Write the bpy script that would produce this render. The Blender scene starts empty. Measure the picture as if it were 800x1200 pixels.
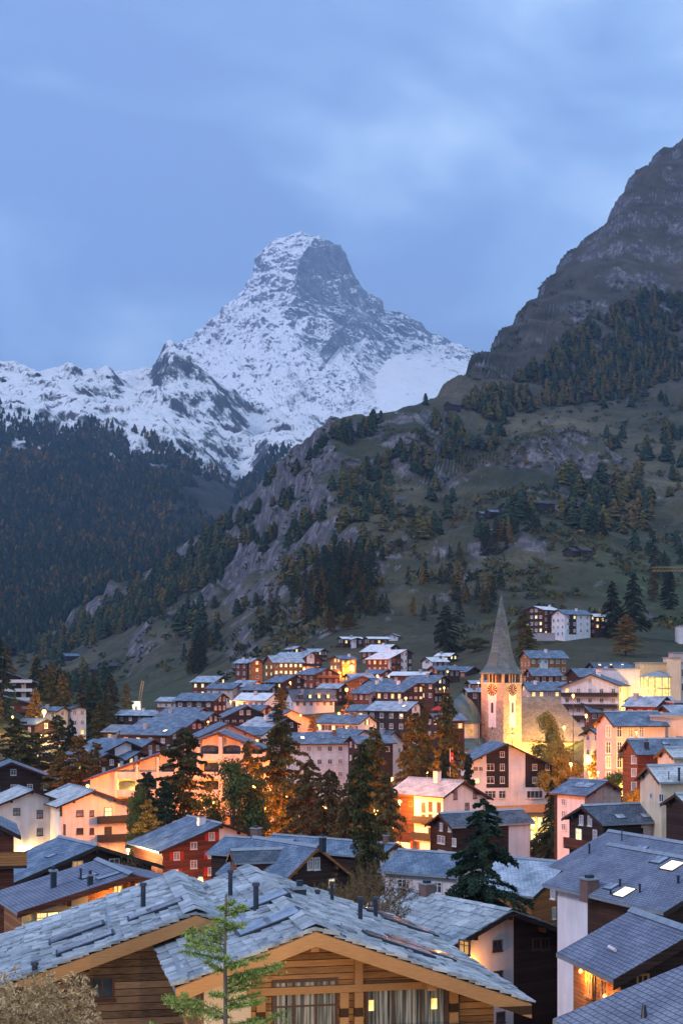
import bpy, bmesh, math, random
import numpy as np
from mathutils import Vector, Matrix, noise
from mathutils.bvhtree import BVHTree
from mathutils.geometry import delaunay_2d_cdt

# ------------------------------------------------------------------ camera, sky, sun, exposure
sc = bpy.context.scene
C = sc.collection
R = math.radians
F = 1800.0                     # focal length in photograph pixels (photograph 800 x 1200)
HX, HY = 400.0, 785.0          # where the level line of sight meets the photograph

cam_d = bpy.data.cameras.new('camera')
cam = bpy.data.objects.new('camera', cam_d)
C.objects.link(cam)
cam.location = (0, 0, 0)
cam.rotation_euler = (R(90), 0, 0)
cam_d.sensor_fit = 'VERTICAL'
cam_d.sensor_height = 36.0
cam_d.lens = 36.0 * F / 1200.0
cam_d.shift_y = (HY - 600.0) / 1200.0
cam_d.clip_start = 0.5
cam_d.clip_end = 60000
sc.camera = cam

SUN_EL, SUN_AZ = R(36), R(241)      # soft glow of the sky, behind the camera and to the left
world = bpy.data.worlds.new('World')
sc.world = world
world.use_nodes = True
nt = world.node_tree
nt.nodes.clear()
wo = nt.nodes.new('ShaderNodeOutputWorld')
bg = nt.nodes.new('ShaderNodeBackground')
sky = nt.nodes.new('ShaderNodeTexSky')
sky.sky_type = 'NISHITA'
sky.sun_disc = False
sky.sun_elevation = SUN_EL
sky.sun_rotation = SUN_AZ
sky.air_density = 1.6
sky.ozone_density = 2.5
tc = nt.nodes.new('ShaderNodeTexCoord')
mp = nt.nodes.new('ShaderNodeMapping'); mp.inputs['Scale'].default_value = (2.2, 1.0, 4.6)
mp.inputs['Rotation'].default_value = (0, R(24), 0)
mp.inputs['Location'].default_value = (0.35, 0, 0.1)
n1 = nt.nodes.new('ShaderNodeTexNoise'); n1.inputs['Scale'].default_value = 1.9
n1.inputs['Detail'].default_value = 4; n1.inputs['Roughness'].default_value = 0.5
n1.inputs['Distortion'].default_value = 0.6
cr = nt.nodes.new('ShaderNodeValToRGB')
e = cr.color_ramp.elements
e[0].position = 0.40; e[0].color = (2.4, 3.7, 6.9, 1)
e[1].position = 0.60; e[1].color = (4.7, 6.5, 9.6, 1)
m2 = e.new(0.50); m2.color = (3.2, 4.9, 8.2, 1)
m3 = e.new(0.70); m3.color = (8.6, 9.8, 11.6, 1)
mx = nt.nodes.new('ShaderNodeMixRGB'); mx.inputs['Fac'].default_value = 0.86
L_ = nt.links.new
L_(tc.outputs['Generated'], mp.inputs['Vector']); L_(mp.outputs['Vector'], n1.inputs['Vector'])
sx = nt.nodes.new('ShaderNodeSeparateXYZ'); L_(tc.outputs['Generated'], sx.inputs[0])
g1 = nt.nodes.new('ShaderNodeMath'); g1.operation = 'MULTIPLY_ADD'; L_(sx.outputs['X'], g1.inputs[0]); g1.inputs[1].default_value = 0.5
L_(n1.outputs['Fac'], g1.inputs[2]); L_(g1.outputs[0], cr.inputs['Fac']); L_(sky.outputs['Color'], mx.inputs['Color1'])
L_(cr.outputs['Color'], mx.inputs['Color2']); L_(mx.outputs['Color'], bg.inputs['Color'])
bg.inputs['Strength'].default_value = 0.085
L_(bg.outputs['Background'], wo.inputs['Surface'])

sl = bpy.data.lights.new('sun', 'SUN')
sl.energy = 1.05; sl.angle = R(12); sl.color = (1.0, 0.9, 0.97)
so = bpy.data.objects.new('sun', sl); C.objects.link(so)
sd = Vector((math.sin(SUN_AZ) * math.cos(SUN_EL), math.cos(SUN_AZ) * math.cos(SUN_EL), math.sin(SUN_EL)))
so.rotation_euler = sd.to_track_quat('Z', 'Y').to_euler()
so.location = (0, -50, 200)

sc.view_settings.view_transform = 'Standard'
sc.view_settings.look = 'None'
sc.view_settings.gamma = 1
sc.view_settings.exposure = 0.68
sc.view_settings.use_curve_mapping = False
sc.cycles.use_denoising = True
sc.cycles.max_bounces = 4
sc.cycles.diffuse_bounces = 2
sc.cycles.glossy_bounces = 2
sc.cycles.transparent_max_bounces = 4
sc.cycles.volume_bounces = 0
sc.cycles.sample_clamp_indirect = 4
sc.cycles.use_light_tree = True

# ------------------------------------------------------------------ helpers
def at(px, py, D):
    return Vector(((px - HX) / F * D, D, -(py - HY) / F * D))

def tag(o, label=None, cat=None, group=None, kind=None):
    if label: o['label'] = label
    if cat: o['category'] = cat
    if group: o['group'] = group
    if kind: o['kind'] = kind
    return o

def empty(name, loc, yaw=0.0):
    o = bpy.data.objects.new(name, None); C.objects.link(o)
    o.location = loc; o.rotation_euler = (0, 0, -R(yaw)); o.empty_display_size = 0.5
    return o

class MB:
    """collects faces; build() links them as one mesh object"""
    def __init__(s): s.v = []; s.f = []; s.m = []; s.uv = []; s.mats = []
    def mi(s, mat):
        if mat not in s.mats: s.mats.append(mat)
        return s.mats.index(mat)
    def face(s, pts, mat, uv=None):
        n = len(s.v); s.v += [tuple(p) for p in pts]
        s.f.append(tuple(range(n, n + len(pts)))); s.m.append(s.mi(mat))
        s.uv += uv if uv else [(p[0] + p[1], p[2]) for p in pts]
    def box(s, x0, x1, y0, y1, z0, z1, mat, M=None):
        p = [Vector((x, y, z)) for x in (x0, x1) for y in (y0, y1) for z in (z0, z1)]
        if M is not None: p = [M @ q for q in p]
        for f in ((0, 1, 3, 2), (4, 6, 7, 5), (0, 4, 5, 1), (2, 3, 7, 6), (0, 2, 6, 4), (1, 5, 7, 3)):
            s.face([p[i] for i in f], mat)
    def prism(s, poly, y0, y1, mat):
        """poly in (x,z), counter-clockwise seen from -Y"""
        a = [(x, y0, z) for x, z in poly]; b = [(x, y1, z) for x, z in poly]
        s.face(a, mat); s.face(b[::-1], mat)
        k = len(poly)
        for i in range(k):
            j = (i + 1) % k
            s.face([a[i], b[i], b[j], a[j]], mat)
    def tube(s, p0, p1, r0, r1, mat, n=8, cap=True):
        p0 = Vector(p0); p1 = Vector(p1); d = (p1 - p0)
        if d.length < 1e-6: return
        q = d.to_track_quat('Z', 'Y')
        a = [p0 + q @ Vector((math.cos(t) * r0, math.sin(t) * r0, 0)) for t in [2 * math.pi * i / n for i in range(n)]]
        b = [p1 + q @ Vector((math.cos(t) * r1, math.sin(t) * r1, 0)) for t in [2 * math.pi * i / n for i in range(n)]]
        for i in range(n):
            j = (i + 1) % n; s.face([a[i], a[j], b[j], b[i]], mat)
        if cap: s.face(b, mat); s.face(a[::-1], mat)
    def lathe(s, prof, mat, n=16, c=(0, 0), rot=0.0, a0=0.0, a1=2 * math.pi):
        full = abs(a1 - a0 - 2 * math.pi) < 1e-6
        k = n if full else n + 1
        an = [rot + a0 + (a1 - a0) * i / n for i in range(k)]
        rings = [[(c[0] + r * math.cos(t), c[1] + r * math.sin(t), z) for t in an] for r, z in prof]
        for q in range(len(prof) - 1):
            for i in range(n):
                j = (i + 1) % k
                s.face([rings[q][i], rings[q][j], rings[q + 1][j], rings[q + 1][i]], mat)
    def mesh(s, name):
        me = bpy.data.meshes.new(name)
        me.from_pydata(s.v, [], s.f)
        for m in s.mats: me.materials.append(m)
        me.polygons.foreach_set('material_index', s.m)
        u = me.uv_layers.new(name='UVMap')
        u.data.foreach_set('uv', [c for p in s.uv for c in p])
        me.update()
        return me
    def build(s, name, parent=None, loc=None, smooth=False):
        o = bpy.data.objects.new(name, s.mesh(name)); C.objects.link(o)
        if smooth: o.data.polygons.foreach_set('use_smooth', [True] * len(s.f))
        if parent is not None: o.parent = parent
        if loc is not None: o.location = loc
        return o

def inst(name, mesh, parent=None, loc=(0, 0, 0), rz=0.0, scale=None):
    o = bpy.data.objects.new(name, mesh); C.objects.link(o)
    if parent is not None: o.parent = parent
    o.location = loc; o.rotation_euler = (0, 0, rz)
    if scale: o.scale = scale
    return o

# ------------------------------------------------------------------ materials
def newmat(name):
    m = bpy.data.materials.new(name); m.use_nodes = True
    t = m.node_tree; b = t.nodes['Principled BSDF']
    b.inputs['Roughness'].default_value = 0.8
    b.inputs['Specular IOR Level'].default_value = 0.25
    return m, t, b
def nd(t, kind, **kw):
    n = t.nodes.new(kind)
    for k, v in kw.items():
        if k in n.inputs: n.inputs[k].default_value = v
        else: setattr(n, k, v)
    return n
def ramp(t, fac, stops, interp='LINEAR'):
    r = t.nodes.new('ShaderNodeValToRGB'); r.color_ramp.interpolation = interp
    el = r.color_ramp.elements
    while len(el) < len(stops): el.new(0.5)
    for e_, (p, c) in zip(el, stops):
        e_.position = p; e_.color = (*c, 1) if len(c) == 3 else c
    t.links.new(fac, r.inputs['Fac'])
    return r.outputs['Color']
def mixc(t, fac, a, b, mode='MIX'):
    n = t.nodes.new('ShaderNodeMixRGB'); n.blend_type = mode
    for i, x in (('Fac', fac), ('Color1', a), ('Color2', b)):
        if hasattr(x, 'links'): t.links.new(x, n.inputs[i])
        elif isinstance(x, (int, float)): n.inputs[i].default_value = x
        else: n.inputs[i].default_value = (*x, 1)
    return n.outputs['Color']
def coords(t, kind='Object', scale=(1, 1, 1), rot=(0, 0, 0)):
    c = t.nodes.new('ShaderNodeTexCoord'); m = t.nodes.new('ShaderNodeMapping')
    m.inputs['Scale'].default_value = scale; m.inputs['Rotation'].default_value = rot
    t.links.new(c.outputs[kind], m.inputs['Vector'])
    return m.outputs['Vector']
def noi(t, vec, scale, detail=4, rough=0.55, dist=0.0):
    n = nd(t, 'ShaderNodeTexNoise', Scale=scale, Detail=detail, Roughness=rough, Distortion=dist)
    if vec is not None: t.links.new(vec, n.inputs['Vector'])
    return n.outputs['Fac']
def bump(t, b, h, strength=0.5, dist=0.05):
    n = nd(t, 'ShaderNodeBump', Strength=strength, Distance=dist)
    t.links.new(h, n.inputs['Height']); t.links.new(n.outputs['Normal'], b.inputs['Normal'])
def mth(t, op, a, b=0.0, clamp=False):
    n = t.nodes.new('ShaderNodeMath'); n.operation = op; n.use_clamp = clamp
    for i, x in enumerate((a, b)):
        if hasattr(x, 'links'): t.links.new(x, n.inputs[i])
        else: n.inputs[i].default_value = x
    return n.outputs[0]

def wood(name, dark, light, plank=0.19, rough=0.7):
    m, t, b = newmat(name)
    v = coords(t)
    sx = t.nodes.new('ShaderNodeSeparateXYZ'); t.links.new(v, sx.inputs[0])
    z = mth(t, 'DIVIDE', sx.outputs['Z'], plank)
    fr = mth(t, 'FRACT', z)
    fl = mth(t, 'FLOOR', z)
    wn = t.nodes.new('ShaderNodeTexWhiteNoise'); wn.noise_dimensions = '1D'; t.links.new(fl, wn.inputs['W'])
    g = noi(t, coords(t, 'Object', (1.2, 1.2, 14)), 2.2, 5, 0.65)
    big = noi(t, coords(t), 0.35, 3)
    f = mth(t, 'ADD', mth(t, 'MULTIPLY', wn.outputs['Value'], 0.4), mth(t, 'MULTIPLY', g, 0.7))
    f = mth(t, 'ADD', f, mth(t, 'MULTIPLY', mth(t, 'SUBTRACT', big, 0.5), 0.6))
    col = ramp(t, f, [(0.25, dark), (0.85, light)])
    gap = mth(t, 'LESS_THAN', fr, 0.09)
    col = mixc(t, gap, col, tuple(c * 0.25 for c in dark))
    t.links.new(col, b.inputs['Base Color'])
    b.inputs['Roughness'].default_value = rough
    bump(t, b, mth(t, 'ADD', mth(t, 'MULTIPLY', mth(t, 'MINIMUM', fr, 0.12), 6.0), mth(t, 'MULTIPLY', g, 0.5)), 0.7, 0.03)
    return m
def plaster(name, col, dirt=0.25):
    m, t, b = newmat(name)
    v = coords(t)
    n = noi(t, v, 0.5, 5, 0.6); st = noi(t, coords(t, 'Object', (1.5, 1.5, 0.15)), 1.2, 4)
    d = tuple(c * (1 - dirt) for c in col)
    f = mth(t, 'MULTIPLY', mth(t, 'ADD', n, st), 0.5)
    t.links.new(ramp(t, f, [(0.36, d), (0.6, col)]), b.inputs['Base Color'])
    b.inputs['Roughness'].default_value = 0.92
    bump(t, b, noi(t, v, 14, 4), 0.25, 0.02)
    return m
def flat(name, col, rough=0.6, metal=0.0, var=0.15):
    m, t, b = newmat(name)
    n = noi(t, coords(t), 2.5, 4)
    t.links.new(ramp(t, n, [(0.3, tuple(c * (1 - var) for c in col)), (0.7, tuple(min(1, c * (1 + var)) for c in col))]), b.inputs['Base Color'])
    b.inputs['Roughness'].default_value = rough; b.inputs['Metallic'].default_value = metal
    return m
def emit(name, col, s):
    m, t, b = newmat(name)
    b.inputs['Base Color'].default_value = (*[c * 0.6 for c in col], 1)
    b.inputs['Emission Color'].default_value = (*col, 1)
    b.inputs['Emission Strength'].default_value = s
    return m
def lit_pane(name, col, s):
    """a lit room behind a pane: curtains, furniture and lamps make it uneven"""
    m, t, b = newmat(name)
    v = coords(t)
    n = noi(t, v, 1.4, 3, 0.6); cur = noi(t, coords(t, 'Object', (9, 9, 0.4)), 1.3, 2)
    f = mth(t, 'ADD', mth(t, 'MULTIPLY', n, 0.75), mth(t, 'MULTIPLY', cur, 0.35))
    c = ramp(t, f, [(0.32, tuple(x * 0.25 for x in col)), (0.5, tuple(x * 0.75 for x in col)), (0.68, tuple(min(1, x * 1.25 + 0.08) for x in col))])
    t.links.new(c, b.inputs['Emission Color']); b.inputs['Emission Strength'].default_value = s
    b.inputs['Base Color'].default_value = (0.05, 0.04, 0.03, 1); b.inputs['Roughness'].default_value = 0.1
    return m
def glass(name, col=(0.02, 0.03, 0.045)):
    m, t, b = newmat(name)
    n = noi(t, coords(t), 1.1, 3)
    t.links.new(ramp(t, n, [(0.35, col), (0.7, tuple(c * 3.2 for c in col))]), b.inputs['Base Color'])
    b.inputs['Roughness'].default_value = 0.07; b.inputs['Specular IOR Level'].default_value = 0.7
    return m
def roofmat(name, a, c, frost, amt, bw=0.42, rh=0.3, rough=0.75, mortar=None, bs=0.5):
    """tiles laid in courses by UV in metres, with frost and a dusting of snow lying in patches"""
    m, t, b = newmat(name)
    u = coords(t, 'UV')
    br = nd(t, 'ShaderNodeTexBrick', Scale=1.0)
    br.inputs['Brick Width'].default_value = bw; br.inputs['Row Height'].default_value = rh
    br.inputs['Mortar Size'].default_value = 0.018; br.inputs['Mortar Smooth'].default_value = 0.3; br.inputs['Bias'].default_value = 0.0
    br.inputs['Color1'].default_value = (*a, 1); br.inputs['Color2'].default_value = (*c, 1)
    mo = mortar or tuple(x * 0.3 for x in a)
    br.inputs['Mortar'].default_value = (*mo, 1)
    t.links.new(u, br.inputs['Vector'])
    big = noi(t, u, 0.45, 6, 0.62, 0.3); fine = noi(t, u, 5.0, 4, 0.7)
    f = mth(t, 'ADD', mth(t, 'MULTIPLY', big, 0.7), mth(t, 'MULTIPLY', fine, 0.35))
    fr = ramp(t, f, [(0.56 - amt * 0.3, (0, 0, 0)), (0.72 - amt * 0.2, (1, 1, 1))])
    fr = mth(t, 'MULTIPLY', fr, min(1.0, 0.35 + amt))
    inv = mth(t, 'SUBTRACT', 1.0, mth(t, 'MULTIPLY', br.outputs['Fac'], 0.7))
    col = mixc(t, mth(t, 'MULTIPLY', fr, inv), br.outputs['Color'], frost)
    t.links.new(col, b.inputs['Base Color']); b.inputs['Roughness'].default_value = rough
    bump(t, b, mth(t, 'ADD', mth(t, 'MULTIPLY', br.outputs['Fac'], -1.0), mth(t, 'MULTIPLY', fine, 0.5)), bs, 0.04)
    return m
def slabmat(name):
    m, t, b = newmat(name)
    g = t.nodes.new('ShaderNodeNewGeometry'); v = coords(t)
    n = noi(t, v, 3.0, 6, 0.7, 0.4); big = noi(t, v, 0.45, 4, 0.6)
    base = ramp(t, g.outputs['Random Per Island'], [(0.0, (0.11, 0.135, 0.155)), (0.15, (0.185, 0.22, 0.245)), (0.85, (0.28, 0.325, 0.35)), (1.0, (0.42, 0.46, 0.48))])
    f = mth(t, 'ADD', mth(t, 'MULTIPLY', n, 0.6), mth(t, 'MULTIPLY', big, 0.5))
    col = mixc(t, ramp(t, f, [(0.5, (0, 0, 0)), (0.68, (0.6, 0.6, 0.6))]), base, (0.54, 0.62, 0.68))
    col = mixc(t, ramp(t, noi(t, v, 1.3, 5), [(0.6, (0, 0, 0)), (0.75, (0.6, 0.6, 0.6))]), col, (0.1, 0.11, 0.09))
    t.links.new(col, b.inputs['Base Color']); b.inputs['Roughness'].default_value = 0.7
    bump(t, b, noi(t, v, 8.0, 5, 0.7), 0.6, 0.03)
    return m
def foliage(name, stops, rough=0.85):
    m, t, b = newmat(name)
    g = t.nodes.new('ShaderNodeNewGeometry'); oi = t.nodes.new('ShaderNodeObjectInfo')
    f = mth(t, 'ADD', mth(t, 'MULTIPLY', g.outputs['Random Per Island'], 0.6), mth(t, 'MULTIPLY', oi.outputs['Random'], 0.4))
    t.links.new(ramp(t, f, stops), b.inputs['Base Color'])
    b.inputs['Roughness'].default_value = rough; b.inputs['Specular IOR Level'].default_value = 0.1
    return m

M = {}
M['wood_dark'] = wood('dark_brown_boards', (0.018, 0.010, 0.009), (0.065, 0.03, 0.022))
M['wood_black'] = wood('nearly_black_boards', (0.010, 0.009, 0.013), (0.032, 0.024, 0.028))
M['wood_red'] = wood('red_brown_boards', (0.075, 0.02, 0.012), (0.2, 0.058, 0.03))
M['wood_orange'] = wood('orange_larch_boards', (0.2, 0.075, 0.022), (0.44, 0.185, 0.06))
M['wood_honey'] = wood('honey_log_boards', (0.10, 0.045, 0.016), (0.56, 0.30, 0.12), 0.21)
M['wood_grey'] = wood('weathered_log_boards', (0.07, 0.045, 0.028), (0.46, 0.31, 0.19), 0.24)
M['beam'] = wood('larch_beam', (0.2, 0.10, 0.04), (0.46, 0.25, 0.1), 3.0)
M['plaster'] = plaster('white_render', (0.72, 0.66, 0.68))
M['plaster_cool'] = plaster('cool_white_render', (0.68, 0.69, 0.76))
M['plaster_pink'] = plaster('pink_render', (0.66, 0.47, 0.42))
M['plaster_cream'] = plaster('cream_render', (0.72, 0.58, 0.42))
M['plaster_yellow'] = plaster('yellow_render', (0.62, 0.5, 0.28))
M['grey_wall'] = plaster('grey_render', (0.32, 0.32, 0.36))
M['slate'] = roofmat('blue_slate', (0.07, 0.115, 0.18), (0.12, 0.18, 0.26), (0.34, 0.44, 0.55), 0.25)
M['slate_light'] = roofmat('frosted_slate', (0.1, 0.15, 0.21), (0.19, 0.25, 0.33), (0.46, 0.56, 0.66), 0.55)
M['slate_dark'] = roofmat('dark_slate', (0.05, 0.07, 0.1), (0.095, 0.12, 0.16), (0.32, 0.38, 0.46), 0.12)
M['shingle'] = roofmat('violet_grey_shingle', (0.11, 0.135, 0.2), (0.16, 0.185, 0.26), (0.27, 0.32, 0.4), 0.25, 0.3, 0.22, bs=0.8)
M['snowroof'] = roofmat('snow_dusted_roof', (0.2, 0.23, 0.28), (0.3, 0.34, 0.4), (0.72, 0.77, 0.82), 0.9)
M['slabroof'] = roofmat('stone_slab_courses', (0.19, 0.22, 0.23), (0.35, 0.38, 0.39), (0.58, 0.63, 0.66), 0.55, 0.9, 0.45, bs=1.0)
M['slab'] = slabmat('stone_slabs')
M['church_roof'] = roofmat('stone_church_roof', (0.13, 0.12, 0.12), (0.21, 0.19, 0.185), (0.3, 0.28, 0.28), 0.2, 0.5, 0.5)
M['copper'] = roofmat('blue_metal_sheets', (0.035, 0.085, 0.105), (0.05, 0.11, 0.13), (0.1, 0.17, 0.2), 0.15, 6.0, 0.45)
M['frame'] = flat('white_window_frame', (0.66, 0.64, 0.62))
M['frame_dark'] = flat('dark_window_frame', (0.09, 0.05, 0.035))
M['frame_orange'] = flat('larch_window_frame', (0.38, 0.2, 0.08))
M['glass'] = glass('dark_window_glass')
M['curtain'] = glass('curtained_glass', (0.12, 0.12, 0.14))
M['lit'] = lit_pane('lit_window_pane', (1.0, 0.6, 0.16), 1.15)
M['lit_hot'] = lit_pane('bright_window_pane', (1.0, 0.76, 0.3), 1.25)
m_, t_, b_ = newmat('curtains_behind_glass')
f_ = noi(t_, coords(t_, 'Object', (9, 9, 0.25)), 1.6, 3, 0.6)
t_.links.new(ramp(t_, f_, [(0.35, (0.03, 0.04, 0.045)), (0.5, (0.16, 0.17, 0.15)), (0.62, (0.4, 0.39, 0.33))]), b_.inputs['Base Color'])
b_.inputs['Roughness'].default_value = 0.25
M['drapes'] = m_
M['lit_dim'] = lit_pane('dim_orange_pane', (1.0, 0.42, 0.1), 0.5)
M['shutter_red'] = flat('red_shutter', (0.42, 0.03, 0.02))
M['shutter_brown'] = flat('brown_shutter', (0.16, 0.06, 0.035))
M['dark'] = flat('dark_board', (0.035, 0.025, 0.022))
M['metal'] = flat('dark_metal', (0.045, 0.055, 0.075), 0.4, 0.6)
M['zinc'] = flat('zinc_flashing', (0.3, 0.34, 0.38), 0.45, 0.5)
M['brick'] = flat('chimney_brick', (0.16, 0.1, 0.09), 0.9)
M['stone'] = flat('pale_stone', (0.36, 0.31, 0.28), 0.9)
M['lamp'] = emit('lamp_glow', (1.0, 0.6, 0.14), 2.6)
M['lamp_hot'] = emit('white_lamp_glow', (1.0, 0.8, 0.45), 2.2)
M['skylit'] = emit('lit_skylight_pane', (1.0, 0.82, 0.5), 1.1)
M['skyglass'] = glass('skylight_glass', (0.10, 0.12, 0.15))
M['bark'] = flat('bark', (0.07, 0.05, 0.04), 0.95)
M['birch'] = flat('pale_bark', (0.2, 0.16, 0.12), 0.95)
M['twig'] = flat('brown_twig', (0.2, 0.12, 0.085), 0.95)
M['spruce'] = foliage('dark_spruce_needles', [(0.0, (0.010, 0.022, 0.016)), (0.6, (0.026, 0.05, 0.028)), (1.0, (0.055, 0.085, 0.045))])
M['olive'] = foliage('olive_larch_needles', [(0.0, (0.03, 0.035, 0.012)), (0.5, (0.075, 0.07, 0.022)), (1.0, (0.15, 0.125, 0.035))])
M['larch'] = foliage('golden_larch_needles', [(0.0, (0.07, 0.045, 0.014)), (0.5, (0.19, 0.115, 0.028)), (1.0, (0.34, 0.21, 0.05))])
M['rust'] = foliage('rusty_larch_needles', [(0.0, (0.04, 0.024, 0.014)), (0.5, (0.105, 0.075, 0.028)), (1.0, (0.19, 0.135, 0.045))])
M['young'] = foliage('fresh_larch_needles', [(0.0, (0.12, 0.17, 0.03)), (0.5, (0.27, 0.34, 0.07)), (1.0, (0.48, 0.55, 0.15))])
M['broad'] = foliage('broad_green_leaves', [(0.0, (0.03, 0.05, 0.016)), (0.5, (0.07, 0.09, 0.028)), (1.0, (0.15, 0.16, 0.05))])
M['yellowleaf'] = foliage('yellow_green_leaves', [(0.0, (0.08, 0.08, 0.02)), (0.5, (0.2, 0.17, 0.04)), (1.0, (0.38, 0.3, 0.07))])
M['dry'] = foliage('dry_seed_heads', [(0.0, (0.16, 0.10, 0.04)), (0.5, (0.36, 0.24, 0.11)), (1.0, (0.62, 0.45, 0.24))])
M['hedge'] = foliage('dark_hedge_leaves', [(0.0, (0.012, 0.022, 0.014)), (1.0, (0.04, 0.06, 0.03))])
# ------------------------------------------------------------------ the near land: village bowl and the right-hand mountainside
def fbm(x, y, z, o=5, H=0.9, lac=2.1): return noise.fractal(Vector((x, y, z)), H, lac, o)
def ridged(x, y, z, o=6, H=0.9, lac=2.15): return noise.ridged_multi_fractal(Vector((x, y, z)), H, lac, o, 1.0, 2.0)

NEAR_D = [2.5, 20, 45, 80, 120, 200, 280, 400, 520, 650]
NEAR = {   # bearing column (photograph px) -> height of the ground at those distances
    -500: [-3, -9, -15, -22, -24, -22, -14, -2, 12, 25],
    -250: [-3, -9, -15, -22, -26, -26, -19, -9, 3, 12],
    0:    [-3, -9, -16, -24, -28, -31, -26, -14, -5, 2],
    100:  [-3, -9, -16, -24, -29, -32, -30, -21, -20, -18],
    200:  [-3, -9, -16, -24, -30, -32, -30, -23, -17, -12],
    300:  [-3, -9, -15.5, -24, -30, -33, -30, -20.5, -11, -2],
    400:  [-3, -9, -15.5, -24, -30, -33, -31, -20.5, -9.5, 4],
    500:  [-3, -9, -15.5, -24, -30, -33, -32, -22, -9, 4],
    600:  [-3, -9, -16, -23, -29, -33, -33, -26, -11, 13],
    700:  [-3, -9, -16, -21, -24, -26, -22, -17, -6, 15],
    800:  [-3, -9, -16, -19, -21, -22, -18, -13, -4, 12],
    1050: [-3, -8, -13, -15, -15, -14, -10, -6, 0, 8],
    1350: [-3, -7, -10, -11, -10, -8, -3, 3, 10, 20]}
HILL = {   # bearing column -> (distance, photograph row) up to the crest
    -500: [(900, 760), (1200, 770), (1450, 775), (1650, 775), (1850, 770)],
    -250: [(900, 790), (1200, 790), (1450, 788), (1650, 785), (1850, 775)],
    0:    [(900, 812), (1200, 803), (1450, 795), (1650, 787), (1850, 775)],
    50:   [(900, 816), (1200, 801), (1430, 785), (1620, 765), (1820, 748)],
    100:  [(900, 818), (1200, 797), (1400, 773), (1600, 742), (1800, 714)],
    200:  [(800, 808), (1000, 772), (1250, 735), (1500, 695), (1750, 658)],
    270:  [(760, 790), (930, 752), (1150, 712), (1400, 655), (1650, 603)],
    300:  [(730, 775), (880, 735), (1090, 690), (1340, 632), (1600, 572)],
    345:  [(720, 762), (850, 715), (1050, 655), (1270, 590), (1480, 531)],
    400:  [(715, 745), (820, 700), (1020, 620), (1200, 550), (1380, 497)],
    480:  [(715, 742), (800, 705), (1000, 610), (1200, 545), (1420, 479)],
    530:  [(715, 742), (800, 700), (1000, 605), (1280, 530), (1620, 452)],
    570:  [(715, 735), (810, 685), (1000, 602), (1370, 508), (1850, 418)],
    590:  [(715, 730), (815, 682), (1000, 600), (1410, 500), (1970, 402)],
    620:  [(715, 728), (820, 680), (1000, 600), (1470, 485), (2110, 366)],
    660:  [(715, 728), (830, 680), (1020, 602), (1550, 470), (2300, 320)],
    712:  [(715, 730), (840, 680), (1040, 602), (1650, 450), (2400, 270)],
    735:  [(715, 732), (845, 680), (1050, 602), (1700, 438), (2430, 228)],
    800:  [(720, 733), (855, 680), (1080, 600), (1800, 405), (2600, 178)],
    1050: [(720, 720), (860, 650), (1080, 560), (1800, 320), (2700, 80)],
    1350: [(720, 700), (860, 620), (1080, 500), (1800, 240), (2800, -40)]}
_cache = {}
def smooth_cols(tab, px):
    """monotone cubic interpolation between the bearing columns, value by value"""
    key = id(tab)
    if key not in _cache:
        ks = sorted(tab); _cache[key] = (ks, np.array([np.array(tab[k], float).ravel() for k in ks]))
    ks, A = _cache[key]
    return np.array([pchip(ks, A[:, c], float(px)) for c in range(A.shape[1])])
def interp_cols(tab, px):
    ks = sorted(tab)
    if px <= ks[0]: return tab[ks[0]], tab[ks[0]], 0.0
    for a, b in zip(ks, ks[1:]):
        if px <= b: return tab[a], tab[b], (px - a) / (b - a)
    return tab[ks[-1]], tab[ks[-1]], 0.0
def smoothpiece(ts, vs, t):
    return np.interp(t, ts, vs)
def pchip(xs, ys, x):
    """monotone cubic interpolation"""
    xs = np.array(xs, float); ys = np.array(ys, float)
    h = np.diff(xs); d = np.diff(ys) / h
    m = np.zeros(len(xs)); m[0] = d[0]; m[-1] = d[-1]
    for i in range(1, len(xs) - 1):
        if d[i - 1] * d[i] > 0:
            w1 = 2 * h[i] + h[i - 1]; w2 = h[i] + 2 * h[i - 1]
            m[i] = (w1 + w2) / (w1 / d[i - 1] + w2 / d[i])
    i = np.clip(np.searchsorted(xs, x) - 1, 0, len(xs) - 2)
    t = (x - xs[i]) / h[i]
    return (ys[i] * (1 + 2 * t) * (1 - t) ** 2 + h[i] * m[i] * t * (1 - t) ** 2
            + ys[i + 1] * t * t * (3 - 2 * t) + h[i] * m[i + 1] * t * t * (t - 1))

def loft(cols, tt):
    """cols: list of (px, D array, z array) at the parameters tt -> vertex array"""
    out = np.zeros((len(cols), len(tt), 3))
    for i, (px, D, z) in enumerate(cols):
        out[i, :, 0] = (px - HX) / F * D; out[i, :, 1] = D; out[i, :, 2] = z
    return out
def gridmesh(name, P, mat):
    n, m = P.shape[:2]
    idx = np.arange(n * m).reshape(n, m)
    q = np.stack([idx[:-1, :-1], idx[1:, :-1], idx[1:, 1:], idx[:-1, 1:]], -1).reshape(-1, 4)
    me = bpy.data.meshes.new(name)
    me.from_pydata(P.reshape(-1, 3).tolist(), [], q.tolist())
    me.materials.append(mat)
    me.polygons.foreach_set('use_smooth', [True] * len(me.polygons))
    o = bpy.data.objects.new(name, me); C.objects.link(o)
    return o
def bvh_of(o):
    me = o.data
    v = [x.co.copy() for x in me.vertices]
    return BVHTree.FromPolygons(v, [tuple(p.vertices) for p in me.polygons])

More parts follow.
